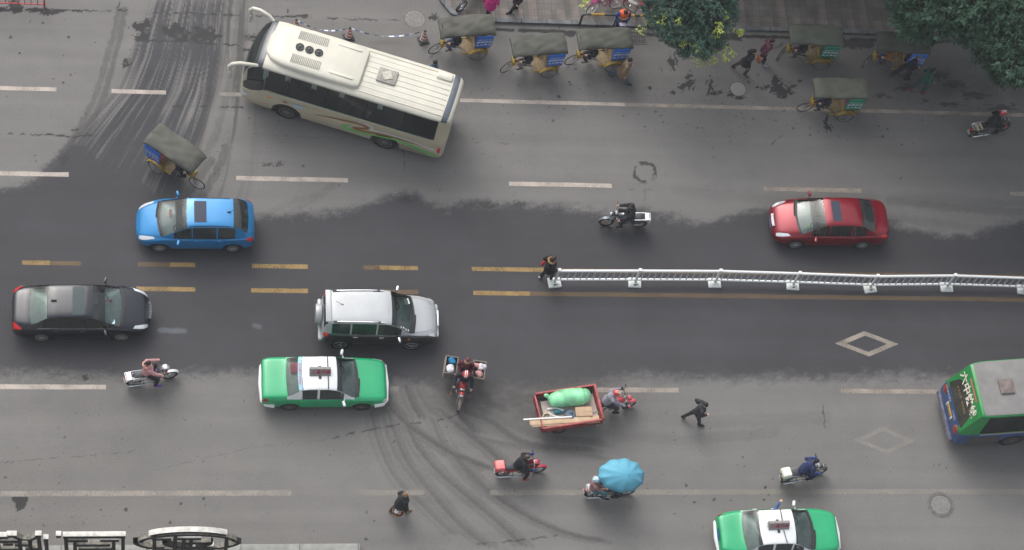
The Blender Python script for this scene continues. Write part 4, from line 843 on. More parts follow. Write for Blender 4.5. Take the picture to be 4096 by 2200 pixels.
    ribbon('green_swoosh', GR, root, [(-.6, 1.0), (-.36, .84), (-.52, .68), (-1.0, .70), (-1.75, .86), (-2.4, .95), (-3.0, .86), (-3.95, .62)], y+.002, [.05, .13, .13, .10, .08, .10, .12, .12])
    ribbon('white_swoosh', WS, root, [(-.8, 1.38), (-1.2, 1.40), (-1.42, 1.28), (-1.35, 1.12), (-1.9, 1.18), (-2.7, 1.20), (-3.8, 1.06)], y+.001, [.03, .06, .08, .07, .06, .07, .05])
    m = MB()
    for x, z_, a, b in ((1.95, 1.18, .22, .10),): m.ell((x-.5, y, 1.20), (.20, .004, .11), 20, 8)
    m.obj('pale_blue_emblem', mat('emblem_blue', (.38, .50, .62), .5), root); MB().ell((1.95, y, 1.22), (.09, .004, .06), 16, 8).obj('brown_emblem', BR, root)
    MB().ell((3.15, 1.10, .66), (.26, .03, .11), 18, 8).obj('pale_blue_emblem', mat('emblem_blue', (0, 0, 0)), root)
    m = MB(); [m.tube([(-3.6+.06*k, 1.178, .5), (-3.6+.06*k, 1.178, .8)], .008, 4) for k in range(19)]; m.obj('engine_grille', DARK, root)
coach()
def citybus():
    # heading right, rear face visible; body leaves the frame on the right
    root = thing('city_bus', 'grey roofed city bus with green pillars and a blue rear, cut by the right edge', 'bus', (16.02, -5.70, 0), math.radians(4.5))
    BL = mat('blue_bus_paint', (.025, .070, .20), .45, 0, .4, .1, 2, dirt=.8); GN = mat('green_bus_trim', (.015, .23, .055), .45, 0, .4); GR = mat('dusty_grey_roof', (.205, .20, .198), .85, 0, 0, .14, 2.2)
    T = [(-.36, .62, .98, 1.28, .97, 1.36, .93, 1.37, 0), (-.32, .50, 1.08, 1.32, 1.07, 1.50, 1.0, 1.52, -.01), (-.22, .42, 1.12, 1.33, 1.11, 1.88, 1.01, 1.90, -.01), (-.04, .38, 1.15, 1.34, 1.14, 2.55, 1.01, 2.58, -.02), (.04, .36, 1.155, 1.34, 1.145, 2.76, 1.02, 2.82, -.02), (.30, .34, 1.16, 1.35, 1.15, 2.82, 1.07, 2.90, -.02), (1, .32, 1.17, 1.35, 1.16, 2.83, 1.09, 2.92, 0), (5, .32, 1.17, 1.35, 1.16, 2.83, 1.09, 2.92, 0), (8.2, .34, 1.15, 1.35, 1.14, 2.8, 1.05, 2.88, 0), (8.4, .5, 1.0, 1.35, 1.0, 2.4, .9, 2.5, 0)]
    c = Car(T, [(1.95, .45), (6.2, .45)], .53)
    def two(x, j): return j >= 8
    c.shell('body', BL, root, [(.35, 8.0, 9, 10)], (GN, two))
    for s_ in (-1, 1):
        for a, b in ((.38, 1.5), (1.55, 2.9), (2.95, 4.3), (4.35, 5.7), (5.75, 7.9)): c.patch('side_window', BG, root, a, b, 9, 10, s_, -.004, 4, 1)
        wheel(root, 1.95, s_*1.03, .45, .25, STEELR, s_, 8, .6); wheel(root, 6.2, s_*1.03, .45, .25, STEELR, s_, 8, .6)
        c.patch('lower_panel', mat('grey_brown_skirt', (.085, .08, .08), .7), root, .1, 1.35, 1.0, 5.2, s_, .008, 8, 3); c.patch('lower_panel', mat('grey_brown_skirt', (0, 0, 0)), root, 2.55, 5.6, 1.0, 5.2, s_, .008, 8, 3); c.seam('yellow_line', mat('dull_yellow', (.35, .22, .05), .6), root, [(.5, 8.6), (3.5, 8.6)], s_, .03, .01); c.seam('white_line', WHITE, root, [(.4, 7.2), (4, 7.2)], s_, .03, .01)
    v = []; f = []
    roof = c.patch('roof_panel', GR, root, .14, 8.1, 12, 16, off=.02, nx=30, nv=5)
    mb = MB(); mb.box((1.12, 0, 2.97), (.56, .58, .09), bev=.04); mb.obj('roof_hatch', mat('rusty_hatch', (.17, .14, .13), .8, var=.3, vscale=5), root)
    # rear face: window with cream lettering, tail lights, emblem, plate
    def rear(name, m, y0, y1, z0, z1, off=.012, bev=.02):
        zs_ = lambda z: -.375-off+max(0, (z-1.40))*.283
        vv = []; ff = []
        n = 8
        for i in range(n+1):
            z_ = z0+(z1-z0)*i/n
            for y in np.linspace(y0, y1, 9): vv.append((zs_(z_)+.05*abs(y)**3, y, z_))
        for i in range(n):
            for j in range(8): a = i*9+j; ff.append((a, a+9, a+10, a+1))
        return mk(name, vv, ff, m, root, 40)
    rear('rear_panel', BL, -1.0, 1.0, .62, 1.60, .008); rear('rear_window', mat('rear_glass_dark', (.035, .035, .03), .15, 0, .6, .3, 3), -.99, .99, 1.50, 2.68, .018)
    rear('green_header', GN, -1.0, 1.0, 2.68, 2.76, .015); rear('rear_red_strip', mat('faded_red_strip', (.50, .13, .13), .6, var=.15), -.42, .50, 2.66, 2.75, .022)
    ux = (0, -1, 0); uy = (.283, 0, 1)
    place_text('window_lettering', '六中快线', .44, mat('cream_lettering', (.72, .69, .56), .6), root, (-.14, .02, 2.38), ux, uy, bold=.012)
    place_text('slogan_text', '安全文明 · 优质服务', .13, mat('ochre_text', (.32, .22, .07), .6), root, (-.25, 0, 1.96), ux, uy)
    place_text('rear_text', 'HAND', .20, mat('pale_blue_text', (.55, .60, .72), .6), root, (-.405, .50, 1.34), ux, (0, 0, 1), bold=.004); place_text('rear_text', '1102', .20, mat('pale_blue_text', (0, 0, 0)), root, (-.405, -.32, 1.34), ux, (0, 0, 1), bold=.004)
    MB().box((-.40, -.02, 1.05), (.03, .50, .17), bev=.012).obj('licence_plate', mat('yellow_plate', (.55, .33, .04), .5), root); place_text('plate_text', '川R 11027', .12, BLACK, root, (-.418, -.02, 1.05), ux, (0, 0, 1))
    m = MB(); m.box((-.41, .27, 1.05), (.03, .06, .2)); m.box((-.41, -.31, 1.05), (.03, .06, .2)); m.obj('plate_lamp', WHITE, root)
    for s_ in (-1, 1): MB().ell((-.39, s_*.80, 1.12), (.05, .15, .20), 18, 10).obj('taillight', mat('dark_red_lens', (.26, .02, .02), .3, 0, .5), root); MB().ell((-.375, s_*.80, 1.12), (.04, .17, .235), 18, 10).obj('taillight_surround', mat('amber_rim', (.25, .15, .05), .4), root)
    MB().box((-.39, 0, .48), (.16, 2.0, .22), bev=.07).obj('rear_bumper', mat('scuffed_bumper', (.10, .11, .17), .6, 0, 0, .4, 5), root)
    place_text('bumper_text', '保持车距 安全行车', .15, mat('faded_pink_text', (.42, .30, .33), .7), root, (-.475, -.42, .49), ux, (0, 0, 1))
    MB().box((4, 0, .7), (7.6, 1.5, .5)).obj('underbody', BLACK, root); MB().box((4.1, 0, 1.1), (7.6, 2.1, .1)).obj('floor', CABIN, root)
citybus()
# ------------------------------------------------------------------ people: one remeshed surface per body and per garment
def caps(mb, a, b, ra, rb, n=10):
    """tapered limb with round ends"""
    a = Vector(a); b = Vector(b); d = b-a; L = d.length
    if L < 1e-5: return mb.ell(a, (ra, ra, ra), n, 6)
    d /= L; pts = []; rs = []
    for k in (-1, -.75, -.4): pts.append(a+d*ra*k); rs.append(ra*math.sqrt(1-k*k)+1e-4)
    pts.append(a); rs.append(ra); pts.append(b); rs.append(rb)
    for k in (.4, .75, 1): pts.append(b+d*rb*k); rs.append(rb*math.sqrt(1-k*k)+1e-4)
    return mb.tube(pts, rs, n)
def remesh(name, mb, m, parent, vox=.013, smooth=2):
    me = bpy.data.meshes.new(name); me.from_pydata(mb.v, [], mb.f); me.update()
    bm = bmesh.new(); bm.from_mesh(me); bmesh.ops.recalc_face_normals(bm, faces=bm.faces); bm.to_mesh(me); bm.free()
    o = bpy.data.objects.new(name, me); col.objects.link(o)
    r = o.modifiers.new('r', 'REMESH'); r.mode = 'VOXEL'; r.voxel_size = vox; r.use_smooth_shade = True
    if smooth: s = o.modifiers.new('s', 'SMOOTH'); s.factor = .5; s.iterations = smooth
    n = bpy.data.meshes.new_from_object(o.evaluated_get(bpy.context.evaluated_depsgraph_get())); o.modifiers.clear(); o.data = n; bpy.data.meshes.remove(me)
    n.materials.clear(); n.materials.append(m); n.name = name
    if parent: o.parent = parent
    return o
def ik(p, t, l1, l2, pole):
    p = Vector(p); t = Vector(t); d = t-p; L = min(d.length, (l1+l2)*.999); L = max(L, abs(l1-l2)+.02); u = d.normalized(); t = p+u*L
    a = (l1*l1-l2*l2+L*L)/(2*L); h = math.sqrt(max(0, l1*l1-a*a)); w_ = Vector(pole); w_ = w_-u*w_.dot(u)
    if w_.length < 1e-4: w_ = Vector((0, 0, 1))
    return p+u*a+w_.normalized()*h, t
CLOTH = {}
def cloth(c, rough=.85, var=.22): return mat('cloth_%02x%02x%02x' % tuple(int(min(.99, q)*255) for q in c), c, rough, 0, 0, var, 9, bump=.25)
def person(label, loc, rz, hip=(0, 0, .90), lean=(0.03, 0), feet=None, toes=None, hands=None, look=(0, 0), jacket=(.02, .02, .025), trousers=(.02, .025, .04), shoes=(.02, .02, .02), hair='short', coat=0, bulk=1.0, scale=1.0,
           hairc=None, hood=None, helmet=None, skirt=None, scarf=None, knee_out=0, group=None, vest=None, twist=0, gloves=None, elbow=(-.6, 0, -.8), headup=0, cat='person'):
    """+X is forward; feet/hands are targets (L, R) with L at +Y"""
    hp = Vector(hip); T = .50
    ln = Vector((lean[0], lean[1], 0)); sp = Vector((ln.x, ln.y, 1)); sp.normalize()
    sh = hp+sp*T; nk = sh+sp*.07+Vector((lean[0]*.05, 0, 0)); fwd = Vector((1, 0, 0)); side = Vector((0, 1, 0))
    if twist: Rt = Matrix.Rotation(twist, 3, 'Z'); side_s = Rt@side
    else: side_s = side
    hd = nk+Vector((sp.x*.12+.02, sp.y*.12, .135-abs(lean[0])*.03))
    shL = sh+side_s*.185-sp*.03; shR = sh-side_s*.185-sp*.03; hL = hp+side*.095; hR = hp-side*.095
    feet = feet or ((.02, .10, .07), (.0, -.10, .07)); hands = hands or ((.08, .27, .80), (.08, -.27, .80))
    kL, aL = ik(hL, feet[0], .43, .42, (1, .12+knee_out, .15)); kR, aR = ik(hR, feet[1], .43, .42, (1, -.12-knee_out, .15))
    eL, wL = ik(shL, hands[0], .285, .26, (elbow[0], .45, elbow[2])); eR, wR = ik(shR, hands[1], .285, .26, (elbow[0], -.45, elbow[2]))
    toes = toes or ((1, .12, -.12), (1, -.12, -.12))
    yaw = Matrix.Rotation(look[0], 3, 'Z'); pit = Matrix.Rotation(look[1], 3, 'Y'); HR = yaw@pit
    Hd = lambda v: hd+HR@Vector(v)
    b = MB()
    b.ell(Hd((-.005, 0, .02)), (.092, .075, .105), 18, 12, HR); b.ell(Hd((.022, 0, -.05)), (.062, .055, .07), 14, 9, HR); caps(b, Hd((.085, 0, .015)), Hd((.105, 0, -.02)), .010, .015, 8)
    caps(b, Hd((.075, .022, -.058)), Hd((.075, -.022, -.058)), .012, .012, 8)
    for s_ in (1, -1): b.ell(Hd((-.005, s_*.076, -.01)), (.022, .012, .032), 10, 6, HR); caps(b, Hd((.080, s_*.014, .036)), Hd((.074, s_*.045, .036)), .010, .010, 6)
    caps(b, nk-sp*.05, hd-Vector((0, 0, .04)), .052, .05)
    caps(b, sh-sp*.10, sh-sp*.36, .135, .12); caps(b, hp+sp*.10, hp, .125, .135); caps(b, shL, shR, .06, .06)
    for S_, E_, W_ in ((shL, eL, wL), (shR, eR, wR)): caps(b, S_, E_, .052, .042); caps(b, E_, W_, .040, .028)
    for Hh, Kk, Aa in ((hL, kL, aL), (hR, kR, aR)): caps(b, Hh, Kk, .085, .058); caps(b, Kk, Aa, .055, .038)
    for (Aa, tt) in ((aL, toes[0]), (aR, toes[1])): t = Vector(tt).normalized(); caps(b, Aa-Vector((0, 0, .025)), Aa+t*.15-Vector((0, 0, .03)), .036, .028)
    for s_, E_, W_ in ((1, eL, wL), (-1, eR, wR)):                           # palm, four bent fingers of unequal length, thumb from the side
        d = (W_-E_).normalized(); d = (d+Vector((.25, 0, -.1))).normalized(); lat = d.cross(Vector((0, 0, 1))); lat = lat.normalized() if lat.length > .05 else Vector((0, 1, 0)); dn = d.cross(lat).normalized()
        if dn.z > 0: dn = -dn
        pc = W_+d*.05
        for q in (-.026, 0, .026): caps(b, W_+lat*q*.6, pc+d*.03+lat*q, .017, .015, 8)
        for q, ln_ in ((-.034, .040), (-.012, .048), (.011, .045), (.033, .034)):
            r0 = pc+d*.035+lat*q; r1 = r0+(d*.8+dn*.5).normalized()*ln_*.6; r2_ = r1+(d*.3+dn*.9).normalized()*ln_*.6; caps(b, r0, r1, .0092, .0088, 7); caps(b, r1, r2_, .0086, .0078, 7)
        t0 = W_+d*.02-lat*s_*.026; t1 = t0+(d*.6-lat*s_*.8+dn*.3).normalized()*.04; caps(b, t0, t1, .012, .010, 7); caps(b, t1, t1+(d*.9+dn*.4).normalized()*.026, .010, .009, 7)
    root = remesh('person', b, SKIN, None, .011, 1); tag(root, label, cat, group); root.location = loc; root.rotation_euler = (0, 0, rz); root.scale = (scale,)*3
    m = MB()
    for s_ in (1, -1): m.ell(Hd((.082, s_*.030, .018)), (.010, .014, .009), 8, 5, HR)
    m.obj('eyes', HAIR, root)
    # garments
    B = bulk
    t = MB(); caps(t, hp+sp*.10, hp-Vector((0, 0, .02)), .135, .150)
    for Hh, Kk, Aa in ((hL, kL, aL), (hR, kR, aR)): caps(t, Hh, Kk, .102, .076); caps(t, Kk, Aa+(Kk-Aa).normalized()*.03, .074, .060)
    if skirt: caps(t, hp, hp+(kL+kR-2*hp)*.35, .17, .21)
    remesh('trousers', t, cloth(trousers), root, .014)
    j = MB(); caps(j, sh-sp*.09, sh-sp*.34, .155*B, .150*B, 14); caps(j, hp+sp*.14, hp+sp*.01, .150*B, .165*B, 14); caps(j, shL, shR, .078*B, .078*B); caps(j, nk-sp*.05, nk-sp*.015, .085, .075)
    for S_, E_, W_ in ((shL, eL, wL), (shR, eR, wR)):
        caps(j, S_, E_, .076*B, .064*B); caps(j, E_, W_-(W_-E_).normalized()*.02, .062*B, .050*B)
        fo = Vector((.0, 0, -.02)); j.ell((S_+E_)/2+fo, (.068*B,)*3, 10, 7)
    for k in range(3): q = hp+sp*(.12+.11*k); j.ell(q+Vector((.02, .03-.03*k, 0)), (.165*B, .175*B, .045), 16, 7)
    if coat:
        mid = (hL+hR)/2; kk = (kL+kR)/2; caps(j, mid, mid+(kk-mid)*coat, .175*B, .205*B, 14); caps(j, hL, hL+(kL-hL)*coat*.9, .12, .135); caps(j, hR, hR+(kR-hR)*coat*.9, .12, .135)
    J = remesh('coat' if coat else 'jacket', j, cloth(jacket), root, .014)
    if vest:
        v_ = MB(); caps(v_, sh-sp*.07, sh-sp*.36, .172*B, .172*B, 16); caps(v_, shL*.8+shR*.2, shR*.8+shL*.2, .100*B, .100*B); remesh('safety_vest', v_, cloth(vest, .6), root, .014)
        g = MB(); c0 = sh-sp*.22
        g.v, g.f = [], []
        pts = [c0+HR@Vector((0, 0, 0))+Vector((math.cos(a)*.188*B, math.sin(a)*.192*B, 0)) for a in np.linspace(0, 2*math.pi, 25)[:-1]]; g.tube(pts, .018, 6, closed=True); g.obj('reflective_band', mat('reflective_yellow', (.75, .72, .18), .4), root)
    for (Aa, tt) in ((aL, toes[0]), (aR, toes[1])):
        s2 = MB(); q = Vector(tt).normalized(); caps(s2, Aa-Vector((0, 0, .02))-q*.03, Aa+q*.17-Vector((0, 0, .035)), .052, .040, 10); caps(s2, Aa, Aa+Vector((0, 0, .03)), .048, .048); remesh('shoe', s2, cloth(shoes, .6, .1), root, .012, 1)
    if gloves:
        for W_, E_ in ((wL, eL), (wR, eR)): g = MB(); d = (W_-E_).normalized(); caps(g, W_-d*.03, W_+d*.12, .052, .055); remesh('glove', g, cloth(gloves), root, .014)
    hm = HAIR if not hairc else cloth(hairc, .6)
    h = MB()
    if helmet is None and hair != 'none':
        h.ell(Hd((-.018, 0, .045)), (.100, .086, .098), 18, 12, HR)
        h.ell(Hd((-.055, 0, .0)), (.062, .080, .085), 14, 9, HR)
        if hair == 'long': caps(h, Hd((-.07, 0, -.01)), Hd((-.10, 0, -.17)), .075, .055)
        if hair == 'bun': caps(h, Hd((-.10, 0, .05)), Hd((-.15, 0, .05)), .045, .035)
        if hair == 'pony': caps(h, Hd((-.10, 0, .04)), Hd((-.17, 0, -.06)), .035, .022)
        o = remesh('hair' if hair != 'cap' else 'cap', h, hm, root, .012, 1)
    if helmet:
        h = MB(); h.ell(Hd((-.012, 0, .045)), (.135, .122, .125), 22, 14, HR); o = h.obj('helmet', mat('helmet_%02x' % int(helmet[0]*255), helmet, .2, 0, .8), root)
        st_ = MB()
        for y in (-.03, .03):
            for k in range(7): a = -1.0+.33*k; st_.ell(Hd((math.sin(a)*.128-.012, y, math.cos(a)*.12+.047)), (.03, .016, .012), 8, 5, HR)
        st_.obj('helmet_stripe', WHITE, o); vz = MB(); vz.ell(Hd((.045, 0, .02)), (.095, .10, .06), 16, 10, HR); vz.obj('visor', mat('smoke_visor', (.10, .11, .12), .1, 0, .8), o)
    if hood:
        h = MB()
        for a in np.linspace(0, 2*math.pi, 19)[:-1]: h.ell(nk+Vector((-.055+.115*math.cos(a), .125*math.sin(a), .035-.02*math.cos(a))), (.045, .045, .045), 8, 6)
        remesh('fur_hood', h, cloth(hood, .95, .4), root, .014)
    if scarf:
        h = MB(); [h.ell(nk+Vector((.07*math.cos(a), .075*math.sin(a), .01)), (.038, .038, .038), 8, 6) for a in np.linspace(0, 6.28, 14)]; remesh('scarf', h, cloth(scarf), root, .014)
    return root
def heading(px0, py0, px1, py1): a = G(px0, py0); b = G(px1, py1); return math.atan2(b.y-a.y, b.x-a.x)
def walk(s=.34, sw=1): return ((s*sw, .09, .075), (-s*sw, -.09, .11))
# walkers -------------------------------------------------------------
person('person in black coat with tan fur hood and red bag by the fence end', G(2183, 1113), math.radians(18), feet=((-.20, .10, .09), (.14, -.11, .075)), hands=((-.02, .26, .92), (.22, -.20, .98)), jacket=(.012, .012, .013), trousers=(.02, .02, .022), shoes=(.62, .55, .55), hood=(.30, .19, .09), coat=.35, bulk=1.12, lean=(.02, 0), toes=((.5, .3, -.1), (-.3, -1, -.1)), hair='long', hairc=(.035, .02, .018), look=(.1, .15))
bag = tag(MB().box((0, 0, 0), (.24, .08, .26), rz=.3, bev=.035).tube([(-.07, 0, .12), (-.05, 0, .24), (.05, 0, .24), (.07, 0, .12)], .012, 6).obj('handbag', cloth((.55, .03, .03))), 'bright red handbag held by the person at the fence end', 'bag')
p_ = G(2163, 1095, 0); put(bag, (p_.x, p_.y+.10, .72), .5)
person('person in dark jacket and boots striding right across the lower lanes', G(2768, 1686), math.radians(-8), feet=((-.38, .08, .14), (.26, -.10, .075)), hands=((-.02, .30, .98), (.28, -.16, 1.12)), lean=(.16, 0), jacket=(.022, .024, .030), trousers=(.022, .024, .03), bulk=1.05, look=(-.75, .25), toes=((.6, .2, -.8), (1, -.2, 0)))
person('dark hooded figure walking with a basket of goods near the bottom centre', G(1594, 2046), math.radians(20), feet=((-.26, .10, .10), (.24, -.10, .075)), hands=((.25, .22, 1.0), (.12, -.34, .74)), jacket=(.015, .018, .022), trousers=(.02, .022, .025), coat=.4, bulk=1.2, lean=(.06, -.02), hairc=(.20, .13, .07), shoes=(.14, .07, .045), look=(-.3, .2))
e = thing('basket', 'round wicker basket of pink and white goods beside the dark hooded figure', 'basket', (G(1586, 2072).x, G(1586, 2072).y+.05, .36))
bk = MB().lathe([(.14, 0), (.17, .06), (.20, .16), (.185, .16), (.155, .06), (.13, .02)], n=22); [bk.ring((0, 0, .03+.03*k), .152+.012*k, .010, 'z', 22, 5) for k in range(5)]; bk.obj('basket_body', mat('wicker', (.17, .10, .05), .9, var=.3, vscale=20), e)
MB().ring((0, 0, .12), .19, .012, 'y', 16, 6, 0, 180).obj('handle', mat('wicker', (0, 0, 0)), e)
m = MB(); m.ell((-.05, .0, .17), (.10, .09, .05)); m.obj('white_goods', cloth((.6, .62, .66)), e); m = MB(); m.ell((.08, .03, .17), (.08, .09, .05)).ell((.05, -.08, .17), (.06, .05, .04)); m.obj('pink_goods', cloth((.5, .24, .22)), e)
person('person in brown coat and blue jeans striding past the third rickshaw', G(2478, 325), math.radians(-12), feet=((-.42, .10, .13), (.30, -.08, .075)), hands=((.24, .22, 1.02), (.06, -.30, .86)), jacket=(.20, .135, .085), trousers=(.035, .085, .15), coat=.75, lean=(.12, 0), bulk=1.05, scarf=(.30, .26, .20), hairc=(.012, .012, .015), toes=((.7, .2, -.7), (1, -.1, 0)))
person('person in black dress and dark boots with an orange bag left of the pair', G(2968, 290), math.radians(-10), feet=((-.45, .10, .14), (.10, -.10, .075)), hands=((.18, .22, .96), (.05, -.28, .84)), jacket=(.013, .014, .018), trousers=(.05, .028, .024), coat=.55, hair='long', lean=(.10, 0), shoes=(.07, .03, .03), toes=((.7, .2, -.7), (.8, -.5, 0)))
ob = tag(MB().box((0, 0, 0), (.10, .28, .30), bev=.04).obj('shoulder_bag', cloth((.35, .10, .035))), 'orange brown shoulder bag at the side of the person in black dress', 'bag'); q_ = G(3003, 272); put(ob, (q_.x+.08, q_.y-.15, .92), .2)
person('person in maroon patterned jacket walking at the right of the pair', G(3036, 247), math.radians(-18), feet=((-.10, .10, .09), (.16, -.10, .075)), hands=((.16, .24, .95), (.12, -.26, .92)), jacket=(.11, .032, .06), trousers=(.013, .016, .026), bulk=1.12, lean=(.16, 0), hair='short', shoes=(.3, .3, .36), look=(0, .1))
person('person in dark suit taking a long stride beside the last rickshaw', G(3608, 312), math.radians(8), feet=((-.50, .10, .14), (.12, -.10, .075)), hands=((-.10, .28, .90), (.28, -.18, 1.05)), jacket=(.012, .015, .028), trousers=(.014, .018, .03), lean=(.22, 0), hairc=(.12, .11, .10), toes=((.7, .2, -.7), (1, 0, 0)), look=(0, .3))
person('person in dark green top with red shoes walking under the right tree', G(3672, 366), math.radians(10), feet=((-.40, .10, .12), (.10, -.10, .075)), hands=((.25, .20, 1.05), (.22, -.22, 1.0)), jacket=(.01, .075, .06), trousers=(.02, .05, .06), shoes=(.22, .008, .02), lean=(.18, 0), toes=((.8, .2, -.5), (1, -.2, 0)), hair='long')
person('person in pink padded coat and black leggings by the parked motorcycle', G(1950, 62, .13), math.radians(-75), feet=((-.22, .08, .10), (.12, -.08, .075)), hands=((.18, .24, .95), (-.1, -.26, .92)), jacket=(.55, .03, .20), trousers=(.012, .012, .018), coat=.4, bulk=1.15)
person('person in black trousers with a blue bag at the top edge of the pavement', G(2062, 42, .13), math.radians(190), feet=((.22, .08, .075), (-.05, -.08, .09)), hands=((.1, .26, .85), (.1, -.30, .70)), jacket=(.012, .014, .016), trousers=(.014, .016, .018), bulk=1.05)
bb = tag(MB().box((0, 0, 0), (.2, .10, .26), bev=.04).obj('shopping_bag', cloth((.03, .22, .50))), 'blue shopping bag carried by the person at the top edge', 'bag'); q_ = G(2034, 25, .13); put(bb, (q_.x-.05, q_.y+.4, .62), .3)
person('person in black trousers half hidden by the top of the small tree', G(2915, 33, .13), math.radians(-30), feet=((.10, .08, .075), (-.28, -.08, .12)), jacket=(.014, .015, .02), trousers=(.012, .014, .018), lean=(.05, 0))
person('person in blue jacket and dark cap mostly hidden behind the cream coach', G(1722, 338), math.radians(170), jacket=(.04, .08, .15), trousers=(.03, .035, .05), hair='cap', hairc=(.02, .025, .025))
# taxi driver: only shoulder, arm and hand show, but the whole upper body sits in the car
tr = math.radians(1.8); d0 = Vector((8.78, -10.30, 0))+Matrix.Rotation(tr, 3, 'Z')@Vector((-.10, .42, 0))
person('taxi driver in blue with forearm resting out of the open window', d0, tr, hip=(0, 0, .50), lean=(-.25, 0), feet=((.75, .08, .30), (.72, -.12, .30)), hands=((.20, .60, 1.06), (.42, -.1, .90)), jacket=(.045, .11, .28), trousers=(.02, .02, .03), elbow=(.2, 0, -.5), cat='person')
# ------------------------------------------------------------------ two wheelers
def spoked(parent, x, r, name='wheel', rimm=None, ty=.022, n=18, w_=.0, y=0, rz=0, hub=.03, tyre=BLACK):
    e = bpy.data.objects.new(name, None); col.objects.link(e); e.parent = parent; e.location = (x, y, r); e.rotation_euler = (0, 0, rz); e.empty_display_size = .2
    MB().ring((0, 0, 0), r-ty, ty, 'y', 32, 8).obj('tyre', tyre, e)
    m = MB(); m.ring((0, 0, 0), r-ty*2.1, ty*.55, 'y', 32, 6); m.cyl((0, -.04, 0), (0, .04, 0), hub, 12)
    for k in range(n): a = 2*math.pi*k/n; m.tube([(hub*math.cos(a+.5), .03*(-1)**k, hub*math.sin(a+.5)), ((r-ty*2)*math.cos(a), 0, (r-ty*2)*math.sin(a))], .0035 if n > 12 else .010, 4)
    m.obj('rim', rimm or GREYM, e); return e
SEAT = mat('black_vinyl_seat', (.035, .04, .05), .45, var=.1)
def moto(label, loc, rz, body, rimm=None, box=None, rack=True, shield=None, fender=None, seatc=None, turn=0, group='motorcycles in the street', front_only=False, basket=False, name='motorcycle', mirrors=True):
    t = thing(name, label, 'motorcycle', loc, rz, group); bm_ = mat('moto_%02x%02x%02x' % tuple(int(q*255) for q in body), body, .3, .1, .7, .08); fm = bm_ if fender is None else mat('moto_%02x%02x%02x' % tuple(int(q*255) for q in fender), fender, .3, .1, .7, .08)
    spoked(t, .64, .29, 'front_wheel', rimm, .04, 10, rz=turn, hub=.06); spoked(t, -.62, .28, 'rear_wheel', rimm, .045, 10, hub=.07)
    m = MB(); m.tube([(.42, 0, .92), (.36, 0, .55), (.10, 0, .30), (-.30, 0, .30), (-.62, 0, .30)], .026, 8); m.tube([(.40, 0, .82), (.0, 0, .70), (-.40, 0, .70), (-.78, 0, .78)], .024, 8); m.tube([(-.30, 0, .68), (-.62, .07, .30)], .018, 6); m.tube([(-.30, 0, .68), (-.62, -.07, .30)], .018, 6); m.obj('frame', DARK, t)
    f = MB(); [f.tube([(.40, s_*.08, .95), (.46, s_*.08, .80), (.64, s_*.08, .30)], [.022, .024, .028], 8) for s_ in (-1, 1)]; f.obj('fork', STEEL, t)
    h = MB(); h.tube([(.24, .34, 1.02), (.34, .26, 1.02), (.40, .10, .99), (.40, -.10, .99), (.34, -.26, 1.02), (.24, -.34, 1.02)], .014, 8); h.tube([(.20, .35, 1.02), (.32, .29, 1.02)], .021, 8); h.tube([(.20, -.35, 1.02), (.32, -.29, 1.02)], .021, 8)
    if mirrors:
        for s_ in (-1, 1): h.tube([(.34, s_*.24, 1.02), (.36, s_*.30, 1.16)], .007, 6); h.box((.36, s_*.34, 1.19), (.03, .11, .07), bev=.014)
    h.obj('handlebar', DARK, t)
    g = MB()
    for k in range(9):
        a = math.radians(30+14*k); g.box((.64+.33*math.cos(a), 0, .29+.33*math.sin(a)), (.09, .10, .012), ry=math.pi/2-a+math.pi)
    g.obj('front_fender', fm, t)
    if shield:          # underbone with a leg shield
        v = []; f_ = []; P = [(.60, 1.02, .13), (.52, .90, .17), (.42, .76, .21), (.34, .60, .23), (.30, .45, .20), (.22, .36, .12)]
        for x, z, wd in P:
            for k in range(7): q = -1+k/3; v.append((x-.10*q*q, q*wd, z))
        for i in range(len(P)-1):
            for k in range(6): f_.append((i*7+k, i*7+k+1, i*7+k+8, i*7+k+7))
        s_ = mk('leg_shield', v, f_, mat('moto_%02x%02x%02x' % tuple(int(q*255) for q in shield), shield, .3, 0, .7, .08), t, 40)
        for sd_ in (-1, 1): MB().box((.50, sd_*.13, .90), (.05, .10, .05), bev=.02, rz=sd_*.3).obj('turn_signal', RED, s_)
        MB().box((.47, 0, 1.03), (.16, .20, .12), bev=.05).obj('handle_cover', mat('moto_%02x%02x%02x' % tuple(int(q*255) for q in shield), (0, 0, 0)), t)
        MB().box((.02, 0, .58), (.5, .14, .16), bev=.05).obj('tunnel_cover', DARK, t)
    else:
        k = MB(); k.ell((.12, 0, .84), (.27, .145, .15), 18, 12, Matrix.Rotation(.18, 3, 'Y')); k.obj('fuel_tank', bm_, t); MB().cyl((.14, 0, .975), (.14, 0, 1.0), .035, 12).obj('fuel_cap', STEEL, t)
    MB().ell((.52, 0, .93), (.10, .095, .095)).obj('headlight_shell', bm_ if not shield else DARK, t); MB().ell((.575, 0, .93), (.055, .075, .075)).obj('headlight', LENS, t)
    d_ = MB(); d_.box((.40, 0, 1.05), (.08, .16, .05), bev=.02); d_.obj('instruments', GREYM, t)
    s = MB(); s.box((-.28, 0, .795), (.66, .25, .10), bev=.045); s.box((-.46, 0, .83), (.30, .24, .06), bev=.03); s.obj('seat', SEAT if seatc is None else mat('seat_c', seatc, .5), t)
    sc_ = MB(); [sc_.box((-.42, s_*.12, .66), (.50, .04, .16), bev=.02) for s_ in (-1, 1)]; sc_.obj('side_cover', bm_, t)
    en = MB(); en.box((.03, 0, .40), (.34, .22, .22), bev=.05); en.cyl((.14, 0, .42), (.26, 0, .60), .075, 14); [en.box((.17+.02*k, 0, .47+.035*k), (.17, .18, .010), ry=-.6) for k in range(4)]; en.obj('engine', GREYM, t)
